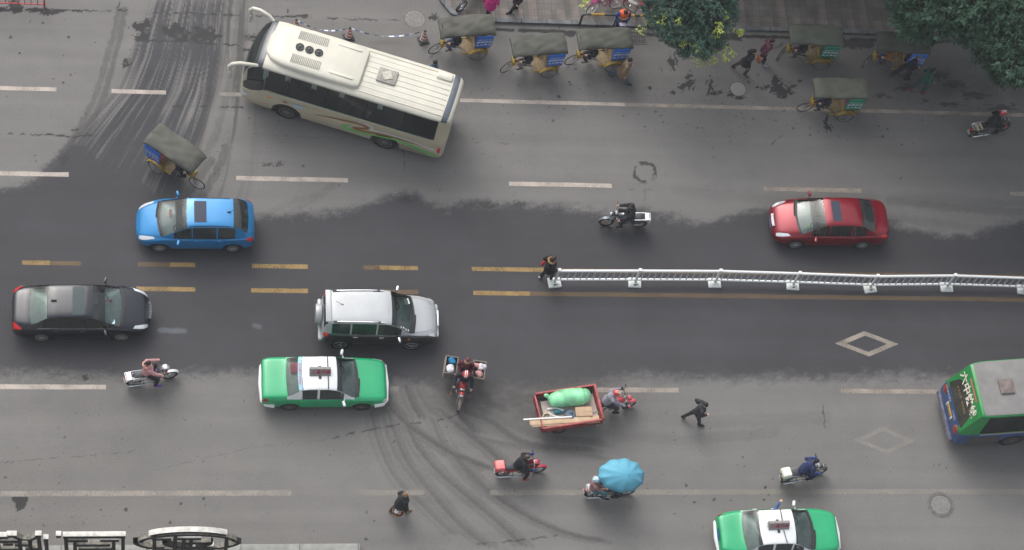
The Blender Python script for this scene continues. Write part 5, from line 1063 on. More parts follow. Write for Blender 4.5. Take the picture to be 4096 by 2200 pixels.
    ex = MB(); ex.tube([(.22, -.09, .45), (.24, -.14, .28), (.0, -.16, .24), (-.25, -.17, .28), (-.85, -.19, .38)], [.018, .018, .02, .045, .045], 10); ex.obj('exhaust', STEEL, t)
    g = MB()
    for k in range(7): a = math.radians(35+18*k); g.box((-.62+.33*math.cos(a), 0, .29+.33*math.sin(a)), (.11, .13, .012), ry=math.pi/2-a+math.pi)
    g.obj('rear_fender', DARK if not fender else fm, t); MB().box((-.90, 0, .66), (.07, .14, .08), bev=.025).obj('taillight', RED, t)
    MB().box((-.96, 0, .48), (.02, .20, .16)).obj('licence_plate', mat('dusty_plate', (.35, .35, .36), .6, var=.3, vscale=30), t)
    pg = MB(); pg.tube([(.06, .26, .30), (.06, -.26, .30)], .014, 6); pg.tube([(-.30, .24, .36), (-.30, -.24, .36)], .012, 6); pg.obj('footrest', DARK, t)
    if rack:
        r = MB(); [r.tube([(-.30, s_*.15, .80), (-.62, s_*.15, .85), (-.92, s_*.14, .86)], .014, 6) for s_ in (-1, 1)]; r.tube([(-.92, -.14, .86), (-.92, .14, .86)], .014, 6); r.box((-.80, 0, .865), (.16, .27, .016)); [r.tube([(-.62, s_*.15, .85), (-.62, s_*.17, .50), (-.35, s_*.17, .44)], .011, 6) for s_ in (-1, 1)]; r.obj('luggage_rack', STEEL, t)
    if box:
        b = MB(); b.box((-.84, 0, .98), (.38, .40, .24), bev=.09); bx = b.obj('top_box', mat('box_%02x%02x%02x' % tuple(int(q*255) for q in box), box, .35, 0, .5, .06), t); l = MB(); l.box((-.84, 0, 1.10), (.29, .30, .035), bev=.03); l.obj('lid_panel', mat('boxlid_%02x' % int(box[1]*255), tuple(min(.8, q*1.15+.12) for q in box), .4), bx)
        MB().box((-1.03, 0, 1.0), (.03, .10, .05), bev=.012).obj('latch', DARK, bx)
    return t
def rider(label, base, rz, x=-.16, z=.90, group=None, hands=None, feet=None, lean=(.16, 0), **k):
    hands = hands or ((.27, .30, 1.06), (.27, -.30, 1.06)); feet = feet or ((.10, .20, .37), (.10, -.20, .37)); R = Matrix.Rotation(rz, 3, 'Z'); o = Vector((x, 0, 0))
    return person(label, Vector(base)+R@o, rz, hip=(0, 0, z+.02), lean=lean, hands=tuple((h[0]-x, h[1], h[2]) for h in hands), feet=tuple((f[0]-x, f[1], f[2]) for f in feet), toes=((1, .15, -.1), (1, -.15, -.1)), knee_out=.35, **k)
def at2(p_front, p_rear, r=.29, wb=1.26):
    a = G(*p_front, r); b = G(*p_rear, r); rz = math.atan2(a.y-b.y, a.x-b.x); c = (a+b)/2; return Vector((c.x, c.y, 0)), rz
b_, r_ = at2((2431, 887), (2554, 893)); moto('black motorcycle with silver rack ridden left through the dark wet lane', b_, r_, (.03, .035, .04), rimm=mat('muddy_rim', (.16, .13, .10), .7, .3), fender=(.10, .13, .15))
rider('rider in black bent over the black motorcycle with silver rack', b_, r_, jacket=(.010, .012, .018), trousers=(.012, .014, .02), bulk=1.08, hairc=(.02, .014, .012), lean=(.10, 0), look=(0, .4))
b_, r_ = at2((677, 1499), (535, 1526)); moto('white underbone motorcycle with silver rack below the black saloon', b_, r_, (.62, .63, .62), rimm=GREYM, shield=(.66, .68, .67), fender=(.68, .70, .70))
rider('rider in pale pink fleece with purple shoes on the white motorcycle', b_, r_, jacket=(.50, .26, .27), trousers=(.014, .014, .018), shoes=(.17, .03, .38), hood=(.58, .30, .25), hair='bun', bulk=1.12, lean=(.04, 0), feet=((.08, .24, .33), (.08, -.30, .30)))
b_, r_ = at2((2153, 1876), (2008, 1890)); moto('red motorcycle with salmon pink top box near the bottom centre', b_, r_, (.40, .02, .045), box=(.60, .10, .10), fender=(.42, .02, .05), shield=(.38, .02, .045), rack=False)
rider('rider in black with orange shoes on the red motorcycle with pink box', b_, r_, jacket=(.010, .012, .018), trousers=(.012, .014, .022), shoes=(.34, .06, .03), hairc=(.09, .055, .035), bulk=1.1, lean=(.26, 0), look=(0, .5), gloves=(.02, .05, .22), feet=((.08, .22, .34), (.10, -.33, .30)))
b_, r_ = at2((3286, 1884), (3136, 1917)); moto('dark motorcycle with cream top box in the lower right lane', b_, r_, (.03, .035, .04), box=(.62, .62, .52), rack=True, fender=(.03, .03, .035))
rider('rider in navy blue with blue handlebar muffs on the motorcycle with cream box', b_, r_, jacket=(.018, .03, .10), trousers=(.014, .02, .05), bulk=1.12, lean=(.42, 0), helmet=None, hairc=(.012, .013, .016), look=(0, .5), gloves=(.025, .07, .30))
b_, r_ = at2((4021, 507), (3890, 533)); moto('dark motorcycle with cream saddle strap at the far upper right', b_, r_, (.05, .02, .025), rimm=mat('muddy_rim', (0, 0, 0)), rack=True); RT = b_
pk = tag(MB().box((0, -.06, 0), (.10, .34, .10), bev=.03).box((.17, -.06, 0), (.07, .34, .09), bev=.03).box((.08, 0, -.03), (.2, .08, .05)).obj('strapped_parcel', cloth((.42, .38, .30))), 'two cream rolls strapped across the rack of the far upper right motorcycle', 'parcel'); put(pk, b_+Matrix.Rotation(r_, 3, 'Z')@Vector((-.78, 0, .93)), r_)
rider('rider in black with red helmet on the motorcycle at the far upper right', b_, r_, jacket=(.012, .015, .022), trousers=(.012, .014, .02), helmet=(.50, .02, .03), bulk=1.1, lean=(.35, 0), look=(0, .3), gloves=(.25, .02, .04))
moto('parked motorcycle with chrome wheels at the top edge beside the large manhole', Vector((G(1846, 26, .42).x-.64*math.cos(math.radians(-128)), G(1846, 26, .42).y-.64*math.sin(math.radians(-128)), .13)), math.radians(-128), (.03, .03, .035), rimm=STEEL, rack=True, turn=-.25)
# loaded motorcycle coming towards the viewer
b_, r_ = at2((1836, 1612), (1852, 1492)); moto('red motorcycle loaded with two side baskets coming down between the taxi and the cargo tricycle', b_, r_, (.42, .02, .03), rimm=mat('muddy_rim', (0, 0, 0)), rack=False, fender=(.20, .15, .13))
rider('rider in navy with red and white helmet on the motorcycle with side baskets', b_, r_, jacket=(.012, .015, .025), trousers=(.09, .095, .13), helmet=(.60, .03, .03), bulk=1.12, lean=(.22, 0), look=(0, .2), x=-.12, feet=((.16, .30, .36), (.16, -.30, .36)), shoes=(.20, .08, .05))
rider('passenger in maroon knit hat and jacket behind the red helmet rider', b_, r_, x=-.52, z=.93, jacket=(.10, .022, .035), trousers=(.05, .04, .045), hair='cap', hairc=(.11, .025, .035), lean=(.05, 0), hands=((-.25, .18, 1.10), (-.25, -.18, 1.10)), feet=((-.28, .22, .42), (-.28, -.22, .42)), scarf=(.3, .22, .15))
WK = mat('grey_wicker', (.20, .18, .155), .9, var=.45, vscale=26, bump=.6)
def pannier(side, label, goods):
    t = thing('side_basket', label, 'basket', b_+Matrix.Rotation(r_, 3, 'Z')@Vector((-.55, side*.50, .48)), r_, 'wicker side baskets on the loaded motorcycle')
    m = MB(); L_, W_, H_ = .66, .42, .42
    for x, y, dx, dy in ((0, W_/2, L_, .03), (0, -W_/2, L_, .03), (L_/2, 0, .03, W_), (-L_/2, 0, .03, W_)): m.box((x, y, H_/2), (dx, dy, H_))
    m.box((0, 0, .015), (L_, W_, .03)); 
    for k in range(7):
        z = .04+.06*k; m.tube([(L_/2+.02, W_/2+.02, z), (-L_/2-.02, W_/2+.02, z), (-L_/2-.02, -W_/2-.02, z), (L_/2+.02, -W_/2-.02, z)], .011, 5, closed=True)
    m.obj('basket_body', WK, t)
    for gl, n_, cm, c, r in goods:
        g = MB(); q = random.Random(sum(map(ord, n_)))
        for k in range(6): g.ell((c[0]+q.uniform(-.07, .07), c[1]+q.uniform(-.06, .06), c[2]+q.uniform(-.03, .04)), (r*q.uniform(.6, 1), r*q.uniform(.6, 1), r*.7), 10, 7)
        o = remesh(n_, g, cloth(cm), None, .02, 1); o.location = t.location; o.rotation_euler = (0, 0, r_); tag(o, gl, 'bag')
pannier(-1, 'open wicker side basket holding blue and white bags', [('crumpled bright blue bag in the left side basket', 'blue_bag', (.01, .17, .36), (-.15, 0, .38), .14), ('crumpled white bag in the left side basket', 'white_bag', (.62, .62, .68), (.14, -.02, .40), .15)])
pannier(1, 'open wicker side basket holding pink and white bags', [('pink plastic bag of goods in the right side basket', 'pink_bag', (.50, .26, .26), (.15, .02, .36), .13), ('pale white bag in the right side basket', 'pale_bag', (.58, .56, .60), (-.10, .10, .38), .12), ('reddish bag at the back of the right side basket', 'reddish_bag', (.42, .20, .20), (-.12, -.09, .36), .11)])
# scooter under an umbrella
rs = math.radians(3); b_ = G(2430, 1981); moto('pale blue scooter half hidden under the sky blue umbrella', b_, rs, (.12, .35, .42), rack=True, shield=(.12, .35, .42), name='scooter', mirrors=False)
rider('driver of the pale blue scooter hidden under the umbrella', b_, rs, jacket=(.05, .12, .18), trousers=(.03, .035, .05), x=-.02, hands=((.27, .30, 1.06), (.12, -.05, 1.15)))
rider('passenger in pale blue helmet sticking out behind the umbrella', b_, rs, x=-.66, z=.90, jacket=(.30, .16, .15), trousers=(.05, .13, .16), helmet=(.30, .55, .66), lean=(-.10, 0), hands=((-.3, .16, 1.1), (-.3, -.16, 1.1)), feet=((-.25, .25, .42), (-.25, -.25, .42)))
uc = G(2515, 1899, 2.02); U_ = thing('umbrella', 'large sky blue umbrella held over the pale blue scooter', 'umbrella', uc, 0)
UM = mat('sky_blue_nylon', (.10, .36, .50), .6, var=.07, vscale=3); v = [(0, 0, 0)]; f = []; R_ = [.18, .38, .56, .70]; n = 10; stretch = 1.0
for q, rr in enumerate(R_):
    for k in range(n*4):
        a = 2*math.pi*k/(n*4)+.2; s_ = (k % 4)/4; sag = math.cos((s_-.0)*2*math.pi)
        r2_ = rr*(1-.035*(1-sag)*(q/3)); zz = -.30*(rr/.70)**2-.02*(1-sag)*(q/3)
        x = r2_*math.cos(a)*(1.12 if math.cos(a) > 0 else 1.35)-.10; v.append((x if rr > .2 else r2_*math.cos(a)-.03, r2_*math.sin(a)*.87, zz))
m4 = n*4
for k in range(m4): f.append((0, 1+k, 1+(k+1) % m4))
for q in range(3):
    for k in range(m4): f.append((1+q*m4+k, 1+(q+1)*m4+k, 1+(q+1)*m4+(k+1) % m4, 1+q*m4+(k+1) % m4))
cn = mk('canopy', v, f, UM, U_, 24); cn.rotation_euler = (math.radians(16), math.radians(5), 0)
so_ = cn.modifiers.new('t', 'SOLIDIFY'); so_.thickness = .004
m = MB()
for k in range(n): a = 2*math.pi*k/n+.2; m.tube([(0, 0, -.02), (.4*math.cos(a), .38*math.sin(a), -.12), (.66*math.cos(a), .64*math.sin(a), -.29)], .005, 4)
rb_ = m.obj('rib', GREYM, U_); rb_.rotation_euler = cn.rotation_euler; MB().tube([(0, 0, .05), (-.05, -.05, -.5), (-.22, -.16, -.85)], .010, 6).obj('shaft', GREYM, U_); MB().ell((0, 0, .03), (.02, .02, .03)).obj('finial', UM, U_)
# ------------------------------------------------------------------ cargo tricycle with its load
P4 = [G(2144, 1570, .98), G(2379, 1534, .98), G(2413, 1684, .98), G(2163, 1722, .98)]
fr = (P4[1]+P4[2])/2; rr = (P4[0]+P4[3])/2; rc = math.atan2(fr.y-rr.y, fr.x-rr.x); Lb = (fr-rr).length-.04; Wb = 1.34; cb = (fr+rr)/2; cb = Vector((cb.x, cb.y, 0))
t = thing('cargo_tricycle', 'red open bed cargo tricycle carrying a green sack, boards and a box', 'cargo tricycle', cb, rc)
RD = mat('scuffed_red_paint', (.33, .07, .07), .6, 0, .1, .4, 5); BED = mat('pinkish_board_floor', (.50, .42, .39), .8, var=.12, vscale=3); RDD = mat('shaded_red_steel', (.22, .035, .04), .6, 0, 0, .3, 6)
MB().box((0, 0, .62), (Lb, Wb-.06, .04)).obj('bed_floor', mat('dark_bed_steel', (.10, .09, .085), .7, var=.3), t)
for nm, c_, d_ in (('side_board', (0, Wb/2, .80), (Lb, .035, .36)), ('side_board', (0, -Wb/2, .80), (Lb, .035, .36)), ('head_board', (Lb/2, 0, .84), (.05, Wb+.04, .44)), ('tail_board', (-Lb/2, 0, .78), (.035, Wb-.04, .32))):
    MB().box(c_, d_, bev=.008).obj(nm, RDD if nm != 'head_board' else RD, t)
    m = MB()
    if d_[0] > 1: m.box((0, c_[1], c_[2]+.20), (Lb, .075, .05), bev=.015); m.box((0, c_[1]*1.035, c_[2]+.05), (Lb, .03, .04), bev=.01); [m.box((-Lb/2+.2+k*(Lb-.4)/4, c_[1]*1.035, c_[2]), (.05, .03, .34), bev=.008) for k in range(5)]
    else: m.box((c_[0], 0, c_[2]+d_[2]/2+.02), (.09 if nm == 'head_board' else .06, Wb, .05), bev=.015); [m.box((c_[0], -Wb/2+.1+k*(Wb-.2)/3, c_[2]), (.07, .06, d_[2]), bev=.008) for k in range(4)]
    m.obj('rail', RD, t)
for s_ in (-1, 1):
    wheel(t, -.35, s_*(Wb/2-.16), .28, .13, STEELR, s_, 8, .6); 
m = MB(); [m.tube([(-Lb/2+.1, s_*.3, .5), (Lb/2, s_*.3, .5), (Lb/2+.35, s_*.08, .52), (Lb/2+.9, 0, .55)], .03, 8) for s_ in (-1, 1)]; m.box((-.35, 0, .32), (.12, Wb-.4, .12), bev=.03); m.obj('chassis', DARK, t)
spoked(t, Lb/2+1.28, .29, 'front_wheel', GREYM, .045, 10, rz=.2, hub=.06); x0 = Lb/2+1.28
m = MB(); [m.tube([(x0-.24, s_*.09, .95), (x0, s_*.09, .30)], .024, 8) for s_ in (-1, 1)]; m.obj('fork', STEEL, t)
m = MB(); m.tube([(x0-.42, .38, 1.05), (x0-.28, .28, 1.05), (x0-.24, 0, 1.0), (x0-.28, -.28, 1.05), (x0-.42, -.38, 1.05)], .016, 8); [m.tube([(x0-.28, s_*.28, 1.05), (x0-.22, s_*.36, 1.18)], .008, 6) for s_ in (-1, 1)]; [m.box((x0-.22, s_*.38, 1.22), (.04, .13, .08), bev=.02) for s_ in (-1, 1)]; m.obj('handlebar', DARK, t)
MB().box((x0+.02, 0, .63), (.34, .14, .05), bev=.03).obj('front_fender', mat('moto_red', (.40, .03, .05), .3, 0, .7), t); MB().box((x0-.12, -.02, 1.0), (.15, .19, .15), bev=.05).obj('headlight_shell', mat('moto_red', (0, 0, 0)), t); MB().box((x0-.2, -.34, .98), (.12, .14, .1), bev=.04).obj('red_hand_guard', mat('moto_red', (0, 0, 0)), t)
MB().ell((x0-.52, 0, .86), (.26, .14, .14)).obj('fuel_tank', mat('moto_red', (0, 0, 0)), t); MB().box((x0-.95, 0, .80), (.5, .28, .12), bev=.05).obj('seat', SEAT, t); MB().box((x0-.62, 0, .45), (.4, .24, .3), bev=.06).obj('engine', GREYM, t)
Rc = Matrix.Rotation(rc, 3, 'Z'); W3 = lambda p: cb+Rc@Vector(p)
person('driver in grey jacket with red helmet on the red cargo tricycle', W3((x0-.98, 0, 0)), rc, hip=(0, 0, .93), lean=(.30, 0), hands=((.58, .34, 1.09), (.58, -.34, 1.09)), feet=((.34, .26, .42), (.34, -.26, .42)), knee_out=.4, jacket=(.24, .24, .29), trousers=(.03, .03, .04), helmet=(.62, .03, .02), bulk=1.12, look=(-.3, .6), gloves=(.03, .03, .04))
def load(o, label, cat_, p, rz=0): tag(o, label, cat_); put(o, W3(p), rc+rz); return o
def grect(pts, z): return [cb+(Vector((0, 0, 0))) for _ in pts]
load(MB().box((0, 0, 0), (1.95, 1.05, .02)).obj('floor_sheet', BED), 'pale pinkish board lying on the cargo bed', 'board', (.08, -.06, .70))
g = MB(); q = random.Random(5)
for k in range(15): a = k/14; wv = min(1, .80+a*.9)*(1 if a < .9 else .86); g.ell((-.60+1.16*a, .02*math.sin(5*a), .27+.01*math.sin(9*a)), (.21, .33*wv, .27*wv), 16, 10)
for k in range(14): a = q.uniform(0, 6.28); caps(g, (-.74, 0, .24), (-.0+q.uniform(-.2, .5), .335*math.cos(a), .27+.27*math.sin(a)), .04, .018, 6)
caps(g, (-.72, 0, .30), (-.84, .12, .36), .07, .05); g.ell((-.86, .17, .38), (.10, .08, .06))
GSM = mat('green_plastic_sack', (.22, .60, .33), .4, 0, .2, .40, 2.2, bump=.5); o = remesh('sack', g, GSM, None, .02, 2); load(o, 'bulging light green plastic sack on the cargo tricycle', 'sack', (.14, .35, .68), math.radians(0))
bx = MB().box((0, 0, .15), (.60, .36, .30), bev=.012).box((0, 0, .305), (.60, .02, .006)); load(bx.obj('cardboard_box', mat('cardboard', (.47, .33, .215), .8, var=.12)), 'closed brown cardboard box on the cargo tricycle', 'box', (.50, -.26, .69), -.12)
load(MB().box((0, 0, 0), (2.45, .27, .025), bev=.004).box((-.2, .02, .026), (2.2, .20, .02), bev=.004).obj('plank', mat('pale_plywood', (.50, .37, .24), .75, var=.15, vscale=4)), 'long pale wooden planks sticking out behind the cargo tricycle', 'plank', (-.22, -.50, .92), -.09)
load(MB().box((0, 0, 0), (1.75, .045, .03)).obj('white_batten', WHITE), 'thin white batten sticking out furthest behind the cargo tricycle', 'batten', (-.85, -.30, .98), -.10)
g = MB(); g.ell((0, 0, .15), (.24, .24, .17)); caps(g, (0, .0, .25), (.02, .05, .33), .07, .05); [caps(g, (0, .02, .28), (.17*math.cos(a), .16*math.sin(a), .12), .03, .02, 6) for a in np.linspace(0, 5.5, 7)]
load(remesh('sack', g, mat('slate_cloth_sack', (.09, .125, .165), .85, var=.3, bump=.4), None, .016, 1), 'dark slate coloured cloth sack beside the cardboard box', 'sack', (.02, -.30, .68), 0)
m = MB(); [m.ring((0, 0, .03+.025*k), .135+.012*(k % 2), .020, 'z', 26, 6) for k in range(5)]; load(m.obj('hose_coil', mat('pale_yellow_hose', (.50, .48, .34), .6, var=.15)), 'coil of pale yellow hose in the rear corner of the cargo bed', 'hose', (-.82, -.18, .66))
m = MB(); m.ell((0, 0, .1), (.16, .10, .09)).tube([(-.1, 0, .12), (.2, -.05, .14), (.34, .03, .1)], .03, 6); load(remesh('teal_bundle', m, cloth((.04, .20, .24)), None, .018, 1), 'small teal bundle in the middle of the cargo bed', 'bundle', (-.38, -.04, .67), -.1)
m = MB(); m.tube([(-.3, .05, .1), (0, .1, .13), (.28, .02, .12)], .035, 8).tube([(-.26, -.05, .1), (-.1, -.2, .11), (.14, -.24, .1)], .025, 8); load(m.obj('white_pipes', WHITE), 'bent white pipes tangled round the teal bundle', 'pipe', (-.46, .0, .69), -.2)
m = MB(); m.box((0, 0, 0), (.30, .03, .02)); m.cyl((.18, 0, 0), (.18, .0, .02), .05); load(m.obj('hand_trowel', mat('pale_green_metal', (.30, .38, .30), .5)), 'small pale tool lying in front of the cardboard box', 'tool', (.88, -.28, .70), .2)
# ------------------------------------------------------------------ pedal rickshaws
YEL = mat('worn_yellow_paint_metal', (.29, .19, .035), .55, 0, .1, .3, 6); TARP = lambda i: mat('olive_tarpaulin_%d' % i, [(.078, .078, .066), (.070, .071, .062), (.068, .073, .060), (.076, .086, .072), (.058, .062, .055), (.090, .098, .075), (.080, .081, .070)][i], .8, 0, 0, .30, 1.6, bump=1.0)
WOOD = mat('slat_wood', (.22, .165, .09), .85, var=.3, vscale=9); BLUEB = mat('banner_blue', (.012, .13, .52), .5, var=.05); GREENB = mat('banner_green', (.008, .20, .11), .5, var=.05); BT = mat('banner_white_text', (.62, .66, .75), .6)
FRM = mat('dark_bicycle_frame', (.05, .045, .04), .5, .3)
def rickshaw(i, label, base, rz, green=False, turn=0.0, seatc=(.15, .03, .06), riderk=None, rlabel=None, cw=.90, fd=0):
    t = thing('pedal_rickshaw', label, 'rickshaw', base, rz, 'pedal rickshaws with olive canopies')
    spoked(t, 1.58, .33, 'front_wheel', GREYM, .017, 20, rz=turn, hub=.025); [spoked(t, 0, .33, 'rear_wheel', GREYM, .017, 20, y=s_*.41, hub=.03) for s_ in (-1, 1)]
    m = MB(); m.tube([(1.40, 0, .86), (1.0, 0, .45), (.92, 0, .32), (.0, 0, .33)], .018, 7); m.tube([(1.38, 0, .74), (.80, 0, .68), (.92, 0, .32)], .016, 7); m.tube([(.80, 0, .70), (.84, 0, .55)], .016, 6); m.tube([(0, -.43, .33), (0, .43, .33)], .02, 6)
    [m.tube([(.80, s_*.05, .40), (.1, s_*.30, .36)], .014, 6) for s_ in (-1, 1)]; m.obj('frame', FRM, t)
    m = MB(); [m.tube([(1.42, s_*.04, .62), (1.58, s_*.05, .33)], .012, 6) for s_ in (-1, 1)]; m.tube([(1.36, 0, .98), (1.42, 0, .62)], .016, 6); m.obj('fork', FRM, t)
    m = MB(); m.tube([(1.12, .27, .98), (1.28, .25, 1.02), (1.36, .0, .99), (1.28, -.25, 1.02), (1.12, -.27, .98)], .012, 7); m.obj('handlebar', FRM, t)
    MB().box((.80, 0, .72), (.25, .17, .07), bev=.03).obj('saddle', BLACK, t)
    m = MB(); m.ring((.92, .05, .30), .095, .009, 'y', 20, 5); [m.tube([(.92, s_*.05, .30), (.92+s_*.14, s_*.09, .30+s_*.06)], .010, 5) for s_ in (-1, 1)]; m.obj('crankset', FRM, t)
    MB().box((1.42, .03, .80), (.10, .30, .24), bev=.01).box((1.30, .03, .70), (.2, .28, .02)).obj('front_box', YEL, t)
    # passenger box: sloping slatted foot floor, bench, yellow side frames with mudguards
    m = MB(); [m.box((.57-.075*k, 0, .385+.006*k), (.062, .62, .02)) for k in range(7)]; m.obj('foot_floor', WOOD, t)
    m = MB(); m.box((-.08, 0, .60), (.42, .68, .05), bev=.01); m.box((.12, 0, .49), (.03, .68, .24)); m.box((-.33, 0, .80), (.05, .70, .55), ry=-.12, bev=.012); m.obj('bench', YEL, t)
    MB().box((-.08, 0, .66), (.40, .64, .09), bev=.035).box((-.29, 0, .86), (.09, .62, .36), ry=-.12, bev=.035).obj('cushion', mat('cushion_%02x%02x' % (int(seatc[0]*255), int(seatc[2]*255)), seatc, .8), t)
    for s_ in (-1, 1):
        m = MB(); m.tube([(.64, s_*.33, .37), (.30, s_*.34, .40), (.16, s_*.36, .62), (.12, s_*.36, 1.0), (.10, s_*.38, 1.78)], .020, 6); m.tube([(-.36, s_*.36, .50), (-.40, s_*.38, 1.76)], .018, 6); m.box((-.08, s_*.355, .52), (.46, .02, .24)); m.box((.40, s_*.335, .40), (.44, .025, .07)); m.obj('side_frame', YEL, t)
        m = MB()
        for k in range(9): a = math.radians(20+17.5*k); m.box((.38*math.cos(a), s_*.41, .33+.38*math.sin(a)), (.125, .12, .012), ry=math.pi/2-a+math.pi)
        m.obj('mudguard', YEL, t)
        bl = GREENB if green else BLUEB
        x0_, x1_ = -.42, .24; y = s_*(cw/2+.012); v = []; f = []; fl = .05+.03*((i*7) % 3)
        for a in range(7):
            for b in range(7): z = 1.78-.88*b/6; v.append((x0_+(x1_-x0_)*a/6+s_*.0, y-s_*(.03*(b/6))+s_*.012*math.sin(a*1.7+b*.8+i), z))
        for a in range(6):
            for b in range(6): f.append((a*7+b, a*7+b+1, (a+1)*7+b+1, (a+1)*7+b))
        bn = mk('banner', v, f, bl, t, 60); sd = bn.modifiers.new('t', 'SOLIDIFY'); sd.thickness = .006; sd.offset = 0
        ux = (-1, 0, 0) if s_ > 0 else (1, 0, 0); uy = Vector((0, s_*.03, .88)).normalized(); xc = (x0_+x1_)/2; P = lambda z: (xc, y-s_*(.03*(1.78-z)/.88)+s_*.03, z)
        for bd, sz, z, bo in (('全民动员', .155, 1.36, .004), ('人人参与', .155, 1.15, .004), ('创建文明卫生城市', .068, 1.53, .001)): place_text('banner_text', bd, sz, BT, bn, P(z), ux, uy, bold=bo, xs=1.0)
    # canopy: cloth sheet sagging between hoops, hanging hem
    nx, ny = 24, 14; v = []; f = []; xa, xb = -.50, 1.62; q = np.random.default_rng(i+11); ph = q.uniform(0, 6, 4)
    for a in range(nx+1):
        for b in range(ny+1):
            u = a/nx; w_ = -1+2*b/ny; x = xa+(xb-xa)*u; arch = 1-.0*u; z = 1.90+.06*(1-w_*w_)-.05*math.cos(u*math.pi*2*1.0+ph[0])*.5*(1-abs(w_)**3)-.03*abs(math.sin(u*math.pi*2.2+ph[1]))*(1-abs(w_))
            z += .012*math.sin(u*9+w_*5+ph[2])+.008*math.sin(u*17-w_*9+ph[3])
            z += .022*math.exp(-((u-.35-.25*w_-.1*math.sin(ph[2]))/.03)**2)+.018*math.exp(-((u-.62+.3*w_-.1*math.sin(ph[3]))/.025)**2)
            if i == 0: z += .10*max(0, 1-abs(u-.30)*2.6)*(1-.4*abs(w_))
            if u > .9: z -= (u-.9)*1.2
            if u < .06: z -= (.06-u)*1.2
            yy = w_*cw/2*(1-.06*max(0, u-.85)*6)*(1+.012*math.sin(u*11+ph[1])); z -= .05*abs(w_)**8
            v.append((x, yy, z))
    for a in range(nx):
        for b in range(ny): A = a*(ny+1)+b; f.append((A, A+ny+1, A+ny+2, A+1))
    # hem
    per = [a*(ny+1) for a in range(nx+1)]+[nx*(ny+1)+b for b in range(1, ny+1)]+[a*(ny+1)+ny for a in range(nx-1, -1, -1)]+[b for b in range(ny-1, 0, -1)]
    n0 = len(v)
    for k, p in enumerate(per): x, y, z = v[p]; v.append((x*1.0+(.012 if x > 1 else 0), y*1.005, z-.075-.012*math.sin(k*.9)))
    L_ = len(per)
    for k in range(L_): f.append((per[k], per[(k+1) % L_], n0+(k+1) % L_, n0+k))
    cnp = mk('canopy', v, f, TARP(i), t, 50); sd = cnp.modifiers.new('t', 'SOLIDIFY'); sd.thickness = .008
    m = MB(); [m.tube([(x, -cw/2+.05, 1.80), (x, 0, 1.90), (x, cw/2-.05, 1.80)], .012, 5) for x in (-.42, .10, .85, 1.52)]; [m.tube([(-.42, s_*(cw/2-.06), 1.805), (1.52, s_*(cw/2-.06), 1.805)], .012, 5) for s_ in (-1, 1)]; m.tube([(1.40, 0, .95), (1.46, 0, 1.82)], .014, 6); m.obj('canopy_hoops', FRM, t)
    if rlabel:
        R = Matrix.Rotation(rz, 3, 'Z'); k = dict(jacket=(.018, .022, .035), trousers=(.07, .08, .12), shoes=(.10, .075, .05)); k.update(riderk or {})
        person(rlabel, Vector(base)+R@Vector((.78, 0, 0)), rz, hip=(0, 0, .82), lean=(.36, 0), hands=((.34, .24, 1.03), (.34, -.24, 1.03)), feet=((.26, .12, .38), (.04, -.12, .26)), toes=((1, .1, -.1), (1, -.1, -.1)), **k)
    return t
def rk(pf, pr, adj=37): 
    a = G(pf[0], pf[1], .33); b = G(pr[0], pr[1], .33); b = Vector((b.x, b.y, 0)); a = Vector((a.x, a.y, 0))
    d = (a-b).normalized(); nrm = Vector((-d.y, d.x, 0)); nrm = nrm if nrm.y > 0 else -nrm; b = b+nrm*.41; d = a-b; return b, math.atan2(d.y, d.x)
for i, (pf, pr, lab, gr, tn, rl, kk) in enumerate([
    ((1734, 194), (1901, 220), 'rickshaw with lighter olive canopy nearest the traffic cones', False, .35, 'rickshaw driver in jeans under the canopy nearest the cones', dict(trousers=(.09, .11, .17))),
    ((2021, 268), (2185, 292), 'rickshaw parked second along the kerb, in front of the dark gutter', False, .45, 'rickshaw driver in black with pale trousers on the second rickshaw', dict(trousers=(.18, .17, .17))),
    ((2283, 239), (2443, 269), 'rickshaw parked third, in front of the worker in the orange vest', False, .3, 'rickshaw driver in dark clothes on the third rickshaw', dict(trousers=(.03, .035, .05))),
    ((3122, 215), (3273, 258), 'rickshaw with green banner waiting at the kerb right of the walking pair', True, .9, 'rickshaw driver in dark jacket behind the walking pair', dict(trousers=(.10, .07, .09))),
    ((3464, 243), (3617, 287), 'rickshaw with blue banner half under the large right tree', False, .8, 'rickshaw driver in faded orange under the large right tree', dict(jacket=(.20, .09, .03), trousers=(.02, .05, .10))),
    ((3200, 428), (3371, 467), 'rickshaw with green banner riding across the solid white line', True, .1, 'rickshaw driver with a pale cap riding over the solid white line', dict(trousers=(.03, .04, .07), hair='cap', hairc=(.45, .46, .48)))]):
    b_, r_ = rk(pf, pr); rickshaw(i, lab, b_, r_, gr, tn, seatc=[(.07, .02, .06), (.12, .10, .08), (.14, .13, .16), (.10, .09, .08), (.20, .10, .14), (.22, .12, .14)][i], riderk=kk, rlabel=rl)
b_ = G(648, 638, .33); b_ = Vector((b_.x, b_.y, 0)); rickshaw(6, 'rickshaw turning diagonally out of the side street above the blue hatchback', b_, math.radians(-37), False, 0.2, riderk=dict(jacket=(.02, .022, .03), trousers=(.02, .024, .035)), rlabel='rickshaw driver in black pedalling above the blue hatchback', cw=.98)
